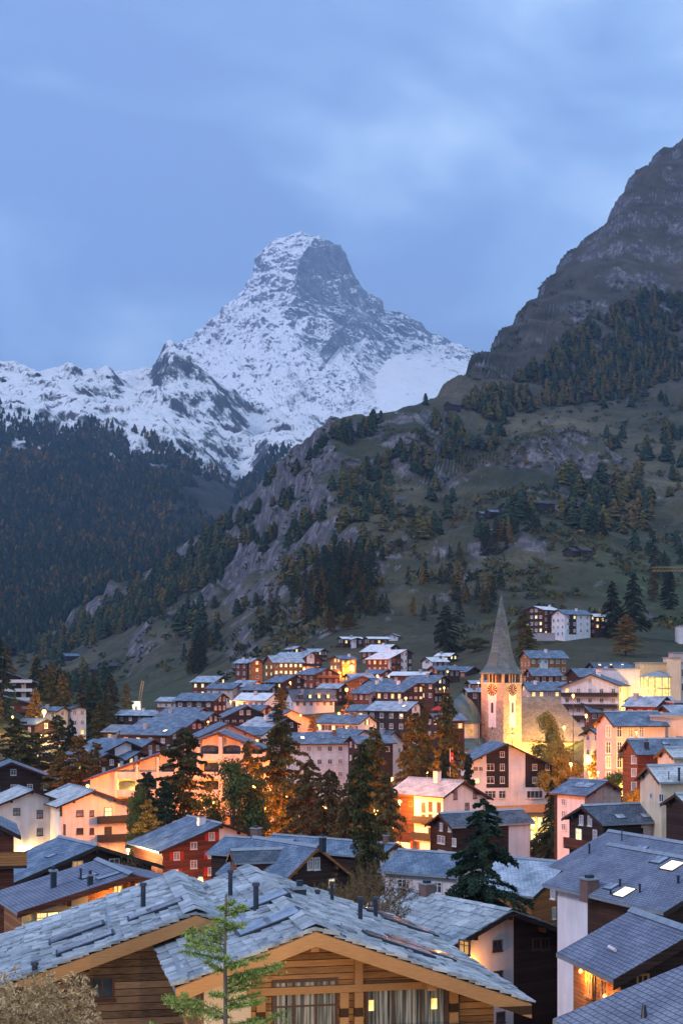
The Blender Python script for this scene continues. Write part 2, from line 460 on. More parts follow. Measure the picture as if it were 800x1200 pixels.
K_NEAR = 150
tn = np.linspace(0, 1, K_NEAR) ** 1.6
Dn = 2.5 + (650 - 2.5) * tn
K_HILL = 330
th = np.linspace(0, 1, K_HILL)[1:]
cols = []
pxs = np.arange(-500, 1351, 4.0)
keep = []
for px in pxs:
    zc = smooth_cols(NEAR, px).tolist()
    hp = [tuple(q) for q in smooth_cols(HILL, px).reshape(-1, 2).tolist()]
    Dall = NEAR_D + [h[0] for h in hp]
    zall = zc + [-(h[1] - HY) / F * h[0] for h in hp]
    # behind the crest the land falls away
    Dall += [Dall[-1] + 250, Dall[-1] + 900]; zall += [zall[-1] - 40, zall[-1] - 420]
    Dc = hp[-1][0]
    Dh = 650 + (Dc - 650) * th
    Db = Dc + np.array([8, 20, 40, 70, 120, 200, 300, 450, 650, 900.0])
    D = np.concatenate([Dn, Dh, Db])
    z = pchip(Dall, zall, D)
    cols.append((px, D, z)); keep.append(Dc)
P = loft(cols, np.arange(len(D)))
P0 = P.copy()
nI, nJ = P.shape[:2]
for i in range(nI):
    Dc = keep[i]; px = pxs[i]
    for j in range(nJ):
        x, y, z = P[i, j]
        if y < 600:
            P[i, j, 2] += 0.35 * fbm(x * 0.03, y * 0.03, 0, 3)
            continue
        k = min(1.0, (y - 640) / 160) if y > 640 else 0.0
        qx = x + 40 * fbm(x / 200, y / 200, 7.0, 3); qy = y + 40 * fbm(x / 200, y / 200, 17.0, 3)
        rg = ridged(qx / 210, qy / 210, z / 300, 7) - 1.0
        f = fbm(x / 55, y / 55, z / 55, 6)
        amp = (12.0 - 8.5 * min(1, max(0, z - 180) / 160.0)) if z > 0 else 2.5 + 0.0 * z
        if 0 < z < 20: amp = 2.5 + (amp - 2.5) * z / 20
        mask = max(0.0, min(1.0, 0.5 + 1.7 * fbm(x / 260, y / 260, 3.3, 3)))
        mask = min(1.0, mask + 0.9 * math.exp(-((px - 515) / 75) ** 2 - ((y - 830) / 110) ** 2) + 0.8 * math.exp(-((px - 395) / 70) ** 2 - ((y - 900) / 160) ** 2) + 0.5 * math.exp(-((px - 650) / 60) ** 2 - ((y - 1250) / 120) ** 2))
        gul = abs(fbm(qx / 130, 0.35 * qy / 130, 5.0, 4))      # gullies running down the slope
        crest = 1 - 0.5 * math.exp(-((y - Dc) / 90) ** 2)
        dz = k * (amp * rg * (0.25 + 0.75 * mask) + 4.0 * f - 14.0 * gul * min(1, max(0, z - 10) / 60) * (1 - 0.75 * min(1, max(0, z - 220) / 120))) * crest
        zz = z + 22 * fbm(x / 230, y / 230, 9.0, 5)            # ledges and rock bands
        st = 58.0 if z > 240 else 34.0
        q = zz / st; fr = q - math.floor(q)
        ter = (min(1.0, max(0.0, (fr - 0.55) / 0.25)) - fr)
        wgt = min(1.0, max(0.0, (z - 14) / 60.0)) * k
        if z > 240: wgt *= 0.3 * (1 - min(1, (z - 240) / 90)) + 0.62 * min(1, (z - 240) / 90)
        else: wgt *= 0.3 + 0.9 * mask * mask
        dz += ter * (34.0 if z <= 240 else 34 + 24 * min(1, (z - 240) / 90)) * wgt * (1 if px < 700 or z > 240 else 0.5) * (0.8 if z > 240 else 1)
        if k > 0:   # broken rock where the slope is craggy
            rk = max(0.0, min(1.0, mask * 1.3 - 0.25 + (0.1 if z > 300 else 0)))
            dz += k * rk * (6.5 - 3.0 * min(1, max(0, z - 240) / 120)) * (ridged(x / 38, y / 38, z / 38, 5) - 1.0) * min(1, max(0, z - 6) / 25) + k * 0.9 * fbm(x / 11, y / 11, 2.0, 3)
        P[i, j, 2] = z + dz

def hold_skyline(P, P0, keep, y0, win):
    """keep the noise from lifting or lowering the crest as a whole"""
    d = np.array([P[i, np.argmin(np.abs(P0[i, :, 1] - keep[i])), 2] - P0[i, np.argmin(np.abs(P0[i, :, 1] - keep[i])), 2] for i in range(len(keep))])
    ker = np.exp(-np.linspace(-2, 2, 2 * win + 1) ** 2); ker /= ker.sum()
    ds = np.convolve(np.pad(d, win, mode='edge'), ker, mode='valid')
    for i in range(len(keep)):
        P[i, :, 2] -= ds[i] * np.clip((P0[i, :, 1] - y0) / (keep[i] - y0), 0, 1)
hold_skyline(P, P0, keep, 750.0, 7)

def land_material(name, snowy=False):
    m, t, b = newmat(name)
    g = t.nodes.new('ShaderNodeNewGeometry')
    sp = t.nodes.new('ShaderNodeSeparateXYZ'); t.links.new(g.outputs['Normal'], sp.inputs[0])
    ps = t.nodes.new('ShaderNodeSeparateXYZ'); t.links.new(g.outputs['Position'], ps.inputs[0])
    mpn = t.nodes.new('ShaderNodeMapping'); mpn.inputs['Scale'].default_value = (0.01, 0.01, 0.01)
    t.links.new(g.outputs['Position'], mpn.inputs['Vector']); v = mpn.outputs['Vector']
    big = noi(t, v, 0.6, 4); mid = noi(t, v, 3.0, 8, 0.65, 0.3); fin = noi(t, v, 22.0, 6, 0.7)
    grass = ramp(t, mth(t, 'ADD', mth(t, 'MULTIPLY', big, 0.6), mth(t, 'MULTIPLY', mid, 0.45)),
                 [(0.36, (0.018, 0.028, 0.016)), (0.48, (0.045, 0.05, 0.028)), (0.6, (0.088, 0.08, 0.046)), (0.72, (0.16, 0.135, 0.085))])
    green = ramp(t, mid, [(0.35, (0.025, 0.04, 0.018)), (0.55, (0.05, 0.07, 0.028)), (0.75, (0.11, 0.1, 0.055))])
    low = mth(t, 'SUBTRACT', 1.0, mth(t, 'DIVIDE', mth(t, 'SUBTRACT', mth(t, 'ADD', ps.outputs['Z'], mth(t, 'MULTIPLY', big, 70.0)), 14.0), 26.0), True)
    low = mth(t, 'MINIMUM', mth(t, 'MAXIMUM', low, 0.0), 1.0)
    mea = mth(t, 'MULTIPLY', mth(t, 'DIVIDE', mth(t, 'SUBTRACT', ps.outputs['X'], 118.0), 45.0, True), mth(t, 'DIVIDE', mth(t, 'SUBTRACT', mth(t, 'ADD', mth(t, 'MULTIPLY', mid, 40.0), 75.0), ps.outputs['Z']), 40.0, True))
    low = mth(t, 'MAXIMUM', low, mea)
    col = mixc(t, low, grass, green)
    col = mixc(t, ramp(t, fin, [(0.52, (0, 0, 0)), (0.68, (0.75, 0.75, 0.75))]), col, (0.022, 0.026, 0.016))
    rock = ramp(t, noi(t, v, 9.0, 8, 0.75, 0.6), [(0.3, (0.022, 0.024, 0.03)), (0.5, (0.095, 0.092, 0.1)), (0.68, (0.3, 0.28, 0.29))])
    sl_ = mth(t, 'ADD', sp.outputs['Z'], mth(t, 'MULTIPLY', mth(t, 'SUBTRACT', mid, 0.5), 0.75))
    rgh = noi(t, v, 1.7, 7, 0.62, 1.2)
    sl_ = mth(t, 'SUBTRACT', sl_, mth(t, 'MULTIPLY', mth(t, 'MAXIMUM', mth(t, 'SUBTRACT', rgh, 0.5), 0.0), 1.5))
    hi_ = mth(t, 'DIVIDE', mth(t, 'SUBTRACT', ps.outputs['Z'], 230.0), 120.0, True)
    sl_ = mth(t, 'ADD', sl_, mth(t, 'MULTIPLY', hi_, 0.13))
    rf = ramp(t, sl_, [(0.62, (1, 1, 1)), (0.72, (0, 0, 0))])
    col = mixc(t, mth(t, 'MULTIPLY', hi_, 0.75), col, ramp(t, mid, [(0.35, (0.035, 0.032, 0.032)), (0.55, (0.07, 0.06, 0.054)), (0.7, (0.115, 0.098, 0.082))]))
    col = mixc(t, rf, col, rock)
    t.links.new(col, b.inputs['Base Color']); b.inputs['Roughness'].default_value = 0.95
    bump(t, b, mth(t, 'ADD', mth(t, 'MULTIPLY', mid, 2.0), fin), 0.9, 2.2)
    return m
M['land'] = land_material('alpine_slope')
terrain = gridmesh('terrain', P, M['land']); tag(terrain, kind='structure')
TB = bvh_of(terrain)
def ground(x, y):
    h = TB.ray_cast(Vector((x, y, 3000)), Vector((0, 0, -1)))
    return h[0].z if h[0] is not None else -30.0
def gray(px, py):
    d = Vector(((px - HX) / F, 1, -(py - HY) / F)).normalized()
    h = TB.ray_cast(Vector((0, 0, 0)), d, 9000)
    return h[0], h[1]

# ------------------------------------------------------------------ the wooded mountain on the left with snow above the tree line
LM = {
    -600: [(1750, 775), (2200, 690), (2800, 600), (3400, 520), (3900, 460), (4600, 430), (5400, 400)],
    -150: [(1750, 775), (2200, 705), (2800, 610), (3400, 535), (3950, 480), (4600, 455), (5400, 432)],
    0:    [(1750, 775), (2200, 712), (2800, 622), (3400, 552), (4000, 497), (4600, 466), (5400, 440)],
    20:   [(1750, 775), (2200, 712), (2800, 622), (3400, 552), (4000, 497), (4600, 466), (5400, 437)],
    48:   [(1750, 772), (2200, 710), (2800, 622), (3400, 556), (4000, 500), (4600, 468), (5400, 440)],
    97:   [(1750, 765), (2200, 704), (2800, 625), (3400, 562), (4000, 506), (4600, 476), (5500, 457)],
    130:  [(1750, 755), (2200, 700), (2800, 628), (3400, 566), (4000, 510), (4700, 480), (5600, 437)],
    175:  [(1750, 745), (2200, 695), (2800, 632), (3400, 572), (4000, 518), (4800, 486), (5700, 438)],
    188:  [(1750, 740), (2200, 693), (2800, 633), (3400, 574), (4000, 521), (4850, 482), (5750, 424)],
    200:  [(1750, 735), (2200, 692), (2800, 634), (3400, 576), (4000, 524), (4900, 482), (5800, 411)],
    214:  [(1750, 730), (2200, 690), (2800, 634), (3400, 580), (4000, 528), (4900, 486), (5800, 420)],
    250:  [(1750, 715), (2250, 678), (2850, 630), (3450, 588), (4100, 540), (5000, 498), (6000, 445)],
    285:  [(1750, 700), (2300, 668), (2950, 628), (3600, 592), (4300, 556), (5200, 520), (6200, 470)],
    320:  [(1750, 690), (2300, 655), (2950, 610), (3600, 570), (4300, 532), (5300, 512), (6400, 488)],
    400:  [(1750, 680), (2300, 640), (2950, 590), (3600, 550), (4300, 525), (5400, 515), (6500, 500)],
    700:  [(1750, 680), (2300, 640), (2950, 590), (3600, 560), (4300, 530), (5400, 520), (6500, 505)]}
cols = []
pl = np.arange(-600, 701, 4.0)
tt = np.linspace(0, 6, 330); crest_l = []
for px in pl:
    hp = [tuple(q) for q in smooth_cols(LM, px).reshape(-1, 2).tolist()]
    Ds = [h[0] for h in hp]; zs = [-(h[1] - HY) / F * h[0] for h in hp]
    D = np.interp(tt, np.arange(7), Ds)
    D = np.concatenate([D, Ds[-1] + np.array([20, 60, 120, 250, 500, 900.0])])
    z = pchip(Ds + [Ds[-1] + 300, Ds[-1] + 1000], zs + [zs[-1] - 60, zs[-1] - 500], D)
    cols.append((px, D, z)); crest_l.append(Ds[-1])
PL = loft(cols, D)
PL0 = PL.copy()
for i in range(PL.shape[0]):
    for j in range(PL.shape[1]):
        x, y, z = PL[i, j]
        up = max(0.0, min(1.0, (z - 420) / 200))
        rg = ridged(x / 620, y / 620, z / 900, 7) - 1.0
        k = 1 - 0.55 * math.exp(-((y - crest_l[i]) / 200) ** 2)
        PL[i, j, 2] = z + k * (38 + 30 * up) * rg + (9 + 8 * up) * fbm(x / 90, y / 90, z / 90, 6) + up * 15 * (ridged(x / 150, y / 150, z / 150, 5) - 1)

hold_skyline(PL, PL0, crest_l, 2500.0, 6)

def snow_material(name, line=None, thr=(0.62, 0.80), rock=((0.02, 0.025, 0.035), (0.06, 0.062, 0.075), (0.14, 0.135, 0.145)), sc_=1.0, nz=0.55, side=0.0):
    m, t, b = newmat(name)
    g = t.nodes.new('ShaderNodeNewGeometry')
    sp = t.nodes.new('ShaderNodeSeparateXYZ'); t.links.new(g.outputs['Normal'], sp.inputs[0])
    ps = t.nodes.new('ShaderNodeSeparateXYZ'); t.links.new(g.outputs['Position'], ps.inputs[0])
    mpn = t.nodes.new('ShaderNodeMapping'); mpn.inputs['Scale'].default_value = (0.01 * sc_,) * 3
    t.links.new(g.outputs['Position'], mpn.inputs['Vector']); v = mpn.outputs['Vector']
    mp2 = t.nodes.new('ShaderNodeMapping'); mp2.inputs['Scale'].default_value = (0.026 * sc_, 0.02 * sc_, 0.006 * sc_)
    mp2.inputs['Rotation'].default_value = (0, R(-28), 0)
    t.links.new(g.outputs['Position'], mp2.inputs['Vector'])
    mid = noi(t, v, 1.1, 8, 0.7, 0.2); streak = noi(t, mp2.outputs['Vector'], 1.6, 8, 0.72, 0.8)
    rk = ramp(t, noi(t, v, 3.0, 8, 0.75, 0.4), [(0.3, rock[0]), (0.5, rock[1]), (0.7, rock[2])])
    s0 = mth(t, 'ADD', mth(t, 'MULTIPLY', sp.outputs['Z'], 1.0 - side), mth(t, 'MULTIPLY', sp.outputs['X'], -side))
    s = mth(t, 'ADD', s0, mth(t, 'MULTIPLY', mth(t, 'SUBTRACT', mid, 0.5), nz * 0.75))
    s = mth(t, 'ADD', s, mth(t, 'MULTIPLY', mth(t, 'SUBTRACT', streak, 0.5), nz * 1.7))
    sf = ramp(t, s, [(thr[0], (0, 0, 0)), (thr[1], (1, 1, 1))])
    if line:
        ln = mth(t, 'DIVIDE', mth(t, 'SUBTRACT', mth(t, 'ADD', ps.outputs['Z'], mth(t, 'MULTIPLY', mid, 170.0)), line), 70.0)
        ln = mth(t, 'MINIMUM', mth(t, 'MAXIMUM', ln, 0.0), 1.0)
        sf = mth(t, 'MULTIPLY', sf, ln)
        gr = ramp(t, mid, [(0.4, (0.018, 0.022, 0.016)), (0.65, (0.06, 0.052, 0.04))])
        rk = mixc(t, ln, gr, rk)
    col = mixc(t, sf, rk, (0.86, 0.88, 0.9))
    t.links.new(col, b.inputs['Base Color']); b.inputs['Roughness'].default_value = 0.85
    bump(t, b, mth(t, 'ADD', mid, mth(t, 'MULTIPLY', streak, 0.6)), 0.8, 14.0)
    return m
M['leftland'] = snow_material('snowy_mountainside', line=575, thr=(0.64, 0.80), sc_=1.3, nz=0.75)
left_mtn = gridmesh('mountainside', PL, M['leftland']); tag(left_mtn, kind='structure')

# ------------------------------------------------------------------ the great pyramid of rock and snow
MT = [ # px, py, distance
    (352, 271, 9700), (370, 276, 9680), (398, 287, 9850), (320, 285, 9800), (301, 299, 9830), (298, 322, 9740), (284, 342, 9700),
    (262, 362, 9620), (238, 388, 9500), (213, 408, 9400), (188, 432, 9300), (120, 470, 9200), (20, 500, 9200),
    (408, 305, 9950), (416, 325, 10000), (418, 335, 10000), (432, 345, 10050), (447, 353, 10080), (450, 362, 10080), (478, 370, 10150),
    (500, 386, 10200), (530, 401, 10300), (566, 418, 10400), (620, 448, 10500), (760, 500, 10600),
    (360, 290, 9400), (351, 306, 9280), (345, 335, 9130), (347, 346, 9080), (330, 372, 8900), (300, 398, 8700), (262, 418, 8500), (226, 425, 8350),
    (322, 312, 9450), (300, 350, 9330), (268, 385, 9150), (318, 335, 9350),
    (366, 372, 9060), (385, 398, 8850), (410, 428, 8600), (350, 395, 8500), (338, 425, 8150), (372, 440, 8050), (300, 440, 7900), (262, 455, 7600),
    (375, 320, 9480), (395, 345, 9520), (405, 380, 9350), (428, 400, 9450), (438, 370, 9850), (470, 392, 9950), (455, 420, 9450), (500, 410, 9950),
    (395, 410, 9000), (440, 440, 8800), (500, 435, 9300), (560, 440, 9600), (620, 470, 9400),
    (420, 452, 8000), (480, 460, 7900), (540, 462, 8300), (370, 470, 7500), (440, 475, 7300), (330, 490, 7000), (260, 500, 6700), (190, 470, 6900),
    (400, 520, 6500), (300, 540, 6200), (500, 520, 6500), (600, 530, 6500), (760, 560, 6500), (180, 540, 6200), (20, 560, 6200)]
res = delaunay_2d_cdt([Vector((p[0], p[1])) for p in MT], [], [], 0, 1e-6)
order = [o[0] if len(o) else 0 for o in res[3]]
V3 = [at(*MT[o]) for o in order]
tris = [tuple(f) for f in res[2]]
# drop hull slivers that lie above the skyline
sky_x = [20, 120, 188, 213, 238, 262, 284, 298, 301, 320, 352, 370, 398, 408, 416, 418.5, 432, 447, 450.5, 478, 500, 530, 566, 620, 760]
sky_y = [500, 470, 432, 408, 388, 362, 342, 322, 299, 285, 271, 276, 287, 305, 325, 335, 345, 353, 362, 370, 386, 401, 418, 448, 500]
good = []
for f in tris:
    c = [(MT[order[i]][0], MT[order[i]][1]) for i in f]
    cx = sum(p[0] for p in c) / 3; cy = sum(p[1] for p in c) / 3
    if cy >= np.interp(cx, sky_x, sky_y) - 1.0: good.append(f)
bm = bmesh.new()
bv = [bm.verts.new(v) for v in V3]
for f in good:
    try: bm.faces.new([bv[i] for i in f])
    except ValueError: pass
# the far side, out of sight: skirt from the skyline down and back
sk = [bv[order.index(i)] for i in (12, 11, 10, 9, 8, 7, 6, 5, 4, 3, 0, 1, 2, 13, 14, 15, 16, 17, 18, 19, 20, 21, 22, 23, 24)]
back = [bm.verts.new(v.co + Vector((0, 1500, -900))) for v in sk]
for i in range(len(sk) - 1):
    bm.faces.new([sk[i], sk[i + 1], back[i + 1], back[i]])
bmesh.ops.triangulate(bm, faces=bm.faces)
for lvl in range(6):
    long_e = [e_ for e_ in bm.edges if e_.calc_length() > (60, 30, 24, 16, 16, 16)[lvl if lvl < 6 else 5]] if lvl > 1 else list(bm.edges)
    long_e = [e_ for e_ in long_e if e_.verts[0].co.y < 10500]
    bmesh.ops.subdivide_edges(bm, edges=long_e, cuts=1, use_grid_fill=True)
    bmesh.ops.triangulate(bm, faces=[f for f in bm.faces if len(f.verts) > 3])
bmesh.ops.recalc_face_normals(bm, faces=bm.faces)
bm.normal_update()
for v in bm.verts:
    p = v.co.copy(); n = v.normal
    if n.y > 0.2 and p.y < 10400: n = -n
    high = max(0.6, min(1.0, (p.z - 1500) / 500))
    gx = max(0.0, min(1.0, (p.x - 20) / 260)); high *= 1 - gx * 0.85 * (1 - max(0.0, min(1.0, (p.z - 1780 - 0.12 * max(0, p.x)) / 200)))
    r1 = ridged(p.x / 420, p.y / 420, p.z / 620, 7) - 1.0
    # ribs and ledges slanting down the faces
    w = p.x * 0.45 + p.z * 0.9
    r2 = ridged(w / 130, p.y / 300, (p.x - p.z * 0.4) / 420, 5) - 1.0
    f = fbm(p.x / 70, p.y / 70, p.z / 70, 5)
    if p.z < 2300 and gx < 1:   # rocky ribs running down the lower slopes
        rb = ridged((p.x + 0.35 * p.z) / 260, p.y / 500, p.z / 700, 6) - 1.0
        v_add = 46 * rb * (1 - gx) * min(1, (2300 - p.z) / 300)
    else: v_add = 0.0
    v.co = p + n * ((24 * r1 + 20 * r2) * high + 9 * f * (0.4 + high) + v_add) * 0.8
for f in bm.faces: f.smooth = False
me = bpy.data.meshes.new('snowy_peak'); bm.to_mesh(me); bm.free()
print('peak faces', len(me.polygons))
M['peak'] = snow_material('peak_rock_and_snow', thr=(0.40, 0.52), rock=((0.07, 0.08, 0.10), (0.15, 0.16, 0.19), (0.26, 0.27, 0.3)), sc_=0.6, nz=0.95, side=0.2)
me.materials.append(M['peak'])
peak = bpy.data.objects.new('snowy_peak', me); C.objects.link(peak); tag(peak, kind='structure')
# ------------------------------------------------------------------ houses
rng = random.Random(7)
WCACHE = {}
def win_mesh(kind, w, h, pane, style):
    """kind 'frame' | 'pane' | 'one'; centre at origin, facing -Y, proud of the wall"""
    key = (kind, round(w, 1), round(h, 1), pane, style)
    if key in WCACHE: return WCACHE[key]
    b = MB(); w = round(w, 1); h = round(h, 1); fm = M[style]
    a, c = w / 2, h / 2; t = 0.09 if w < 2.2 else 0.11
    if kind in ('frame', 'one'):
        b.box(-a, -a + t, -0.07, 0.05, -c, c, fm); b.box(a - t, a, -0.07, 0.05, -c, c, fm)
        b.box(-a + t, a - t, -0.068, 0.05, c - t, c, fm); b.box(-a + t, a - t, -0.068, 0.05, -c, -c + t, fm)
        nv = max(1, int(round(w / 0.75)) - 1)
        for i in range(nv):
            x = -a + w * (i + 1) / (nv + 1); b.box(x - 0.035, x + 0.035, -0.055, 0.05, -c + t, c - t, fm)
        if h > 0.9 and w < 2.6: b.box(-a + t, a - t, -0.045, 0.05, c * 0.3 - 0.025, c * 0.3 + 0.025, fm)
        b.box(-a - 0.06, a + 0.06, -0.14, 0.04, -c - 0.07, -c + 0.002, fm)
    if kind in ('pane', 'one'):
        b.face([(-a + 0.02, -0.02, -c + 0.02), (a - 0.02, -0.02, -c + 0.02), (a - 0.02, -0.02, c - 0.02), (-a + 0.02, -0.02, c - 0.02)], M[pane])
    WCACHE[key] = b.mesh('window' if kind != 'pane' else 'pane')
    return WCACHE[key]
SCACHE = {}
def shutter_mesh(h, mat):
    k = (round(h, 1), mat)
    if k not in SCACHE:
        b = MB(); b.box(-0.24, 0.24, -0.06, -0.015, -h / 2, h / 2, M[mat]); SCACHE[k] = b.mesh('shutter')
    return SCACHE[k]

def add_window(root, loc, rz, w, h, pane, style, near, shutters=None, name='window'):
    if near:
        f = inst(name, win_mesh('frame', w, h, '', style), root, loc, rz)
        inst('pane', win_mesh('pane', w, h, pane, style), f)
    else:
        f = inst(name, win_mesh('one', w, h, pane, style), root, loc, rz)
    if shutters:
        for s in (-1, 1): inst('shutter', shutter_mesh(h, shutters), f, (s * (w / 2 + 0.27), 0, 0))
    return f

def slab_rows(b, W, L, mat, r, sz=0.5, frost=None):
    """overlapping rough stone slabs on a slope; local u along the eave (0..L), v up the slope (0..W)"""
    out = []
    v = -0.1
    while v < W - 0.1:
        u = -0.05
        course = sz * r.uniform(0.72, 1.0)
        while u < L:
            w = sz * r.uniform(0.7, 2.1); w = min(w, L - u + 0.05)
            if w < 0.12: break
            h = course * r.uniform(1.35, 1.7); h = min(h, W - v)
            th = r.uniform(0.035, 0.095); lift = r.uniform(0.0, 0.05)
            j = [r.uniform(-0.05, 0.05) * sz * 1.6 for _ in range(6)]
            out.append((u + 0.012, u + w - 0.012, v, v + h, th, lift, j))
            u += w
        v += course
    return out

def house(name, label, A, D, yaw, hl, hr, L, pitch, wall='plaster', roof='slate', cat='chalet', ov=0.7, group=None,
          wg=(), ws=(), panels=(), spanels=(), balc=(), sbalc=(), chim=(), sky_l=(), pipes=(), slabs=False, style='frame',
          auto=None, lit=0.1, rt=0.22, pitch_r=None, anchor_end='near', base_extra=0.0, ww=1.0, wh=1.15, storey=2.75,
          shutters=None, fascia='dark', halfhip=False, frostline=False, litmat='lit', groundz=None, walls2=None):
    """A: photograph pixel of the near gable's roof apex. Local frame: ridge along +Y, gable towards -Y."""
    r = random.Random(hash_(name + label))
    p = at(A[0], A[1], D)
    th = R(yaw); dv = Vector((math.sin(th), math.cos(th), 0)); pv = Vector((math.cos(th), -math.sin(th), 0))
    if anchor_end == 'far': p = p - dv * L
    cen = p + dv * (L / 2)
    gz = min(ground(q.x, q.y) for q in (p - pv * hl, p + pv * hr, p + dv * L - pv * hl, p + dv * L + pv * hr, cen)) if groundz is None else groundz
    za = p.z - gz                                    # height of the roof apex above the local ground
    if za < 3: gz = p.z - 6.0; za = 6.0
    org = Vector((p.x, p.y, gz)) + dv * (L / 2)
    root = empty(name, org, yaw)
    tag(root, label, cat, group)
    y0, y1 = -L / 2, L / 2
    tl = math.tan(R(pitch)); tr = math.tan(R(pitch_r if pitch_r else pitch))
    xl, xr = -(hl - ov), (hr - ov)
    near = D < 235
    g0, g1 = y0 + ov, y1 - ov
    zt = za - rt
    # walls
    wb = MB(); wm = M[wall]
    wb.prism([(xl, -0.6), (xr, -0.6), (xr, zt - xr * tr), (0, zt), (xl, zt + xl * tl)], g0, g1, wm)
    wb.build('wall', root)
    # roof
    rb = MB(); rm = M[roof]; fm = M[fascia]
    eL, eR = (-hl, za - hl * tl), (hr, za - hr * tr)
    cl, cr2 = hl / math.cos(R(pitch)), hr / math.cos(math.atan(tr))
    if slabs: rm = M['slab']
    hh = 1.6 if halfhip else 0.0
    def rface(pts, uv, m_): rb.face(pts, m_, uv)
    if not slabs:
        rface([(0, y0, za), (0, y1, za), (eL[0], y1, eL[1]), (eL[0], y0, eL[1])], [(0, 0), (L, 0), (L, cl), (0, cl)], rm)
        rface([(0, y1, za), (0, y0, za), (eR[0], y0, eR[1]), (eR[0], y1, eR[1])], [(L, 0), (0, 0), (0, cr2), (L, cr2)], rm)
    else:
        um = M['zinc']
        rface([(0, y0, za), (0, y1, za), (eL[0], y1, eL[1]), (eL[0], y0, eL[1])], None, M['dark'])
        rface([(0, y1, za), (0, y0, za), (eR[0], y0, eR[1]), (eR[0], y1, eR[1])], None, M['dark'])
    for (ex, ez, sg) in ((eL[0], eL[1], -1), (eR[0], eR[1], 1)):
        # underside, front and back edge of the deck, eave edge
        a0, a1 = (0, y0 + 0.01, za - 0.01), (0, y1 - 0.01, za - 0.01)
        lo = rt * 0.85
        e0, e1 = (ex, y0 + 0.01, ez - 0.01), (ex, y1 - 0.01, ez - 0.01)
        dn = lambda q: (q[0], q[1], q[2] - lo)
        rb.face([dn(a0), dn(a1), dn(e1), dn(e0)], fm)
        rb.face([a0, e0, dn(e0), dn(a0)], fm); rb.face([a1, dn(a1), dn(e1), e1], fm)
        rb.face([e0, e1, dn(e1), dn(e0)], M['zinc'] if D < 200 else fm)
    roof_o = rb.build('roof', root)
    if slabs:
        sb = MB()
        for (cw, sg, tn_) in ((cl, -1, tl), (cr2, 1, tr)):
            ca = math.cos(math.atan(tn_)); sa = math.sin(math.atan(tn_))
            for (u0, u1, v0, v1, th_, lift, j) in slab_rows(sb, cw + 0.05, L, M['slab'], r, slabs):
                def pt(u, v, h):
                    d_ = cw - v                        # distance from the ridge
                    return (sg * d_ * ca + sg * h * sa, y0 + u, za - d_ * sa + h * ca)
                h0, h1 = lift + th_ + 0.055, lift + th_ + 0.012
                top = [pt(u0 + j[0], v0 + j[1], h0), pt(u1 + j[2], v0 + j[3], h0), pt(u1 + j[4] * .4, v1, h1), pt(u0 + j[5] * .4, v1, h1)]
                bot = [pt(u0 + j[0], v0 + j[1], h0 - th_), pt(u1 + j[2], v0 + j[3], h0 - th_)]
                n0 = len(sb.v)
                sb.v += top + bot + [pt(u1, v1, 0.0), pt(u0, v1, 0.0)]
                F_ = [(0, 1, 2, 3), (0, 4, 5, 1), (1, 5, 6, 2), (0, 3, 7, 4)]
                for f_ in F_:
                    f2 = f_ if sg > 0 else f_[::-1]
                    sb.f.append(tuple(n0 + k_ for k_ in f2)); sb.m.append(sb.mi(M['slab'])); sb.uv += [(0, 0)] * 4
        sb.build('stone_slabs', roof_o)
    if D < 260:
        cb = MB()     # ridge capping
        k_ = 0.16 if not slabs else 0.2
        s_ = (0.42 if slabs else 0.25)
        z_ = 0.03 if not slabs else 0.16
        yy = y0
        while yy < y1 - 0.05:
            ln = min(0.85 if slabs else 1.2, y1 - yy); o_ = r.uniform(-0.02, 0.03) if slabs else 0
            cb.face([(0, yy, za + k_ + o_), (0, yy + ln - 0.02, za + k_ + o_), (-s_, yy + ln - 0.02, za + z_ - s_ * tl + 0.04), (-s_, yy, za + z_ - s_ * tl + 0.04)], M['slab'] if slabs else M['zinc'])
            cb.face([(0, yy + ln - 0.02, za + k_ + o_), (0, yy, za + k_ + o_), (s_, yy, za + z_ - s_ * tr + 0.04), (s_, yy + ln - 0.02, za + z_ - s_ * tr + 0.04)], M['slab'] if slabs else M['zinc'])
            yy += ln
        cb.build('ridge_cap', roof_o)
    # barge boards under the verges
    bw = 0.42 if D < 70 else 0.3
    bb = MB(); bmn = M['beam'] if slabs and D < 70 else M[fascia]
    for (ex, tn_, sg) in ((-hl, tl, -1), (hr, tr, 1)):
        for yy in ((y0 - 0.05, y0 + 0.03), ):
            x_out = ex; z_out = za - abs(ex) * tn_
            q = [(0, za - 0.03), (x_out, z_out - 0.03), (x_out, z_out - 0.03 - bw), (0, za - 0.03 - bw)]
            if sg > 0: q = q[::-1]
            bb.prism(q, yy[0], yy[1], bmn)
    bb.build('bargeboard', root)
    # purlin ends under the verge
    if D < 300:
        for fx in (0.0, -0.62, 0.62):
            pb = MB()
            x = (hl - ov) * fx if fx < 0 else (hr - ov) * fx
            z = za - rt - (-x * tl if x < 0 else x * tr) - 0.16
            pb.box(x - 0.12, x + 0.12, y0 + 0.12, g0 - 0.002, z - 0.26, z + 0.06, bmn)
            pb.build('purlin', root)
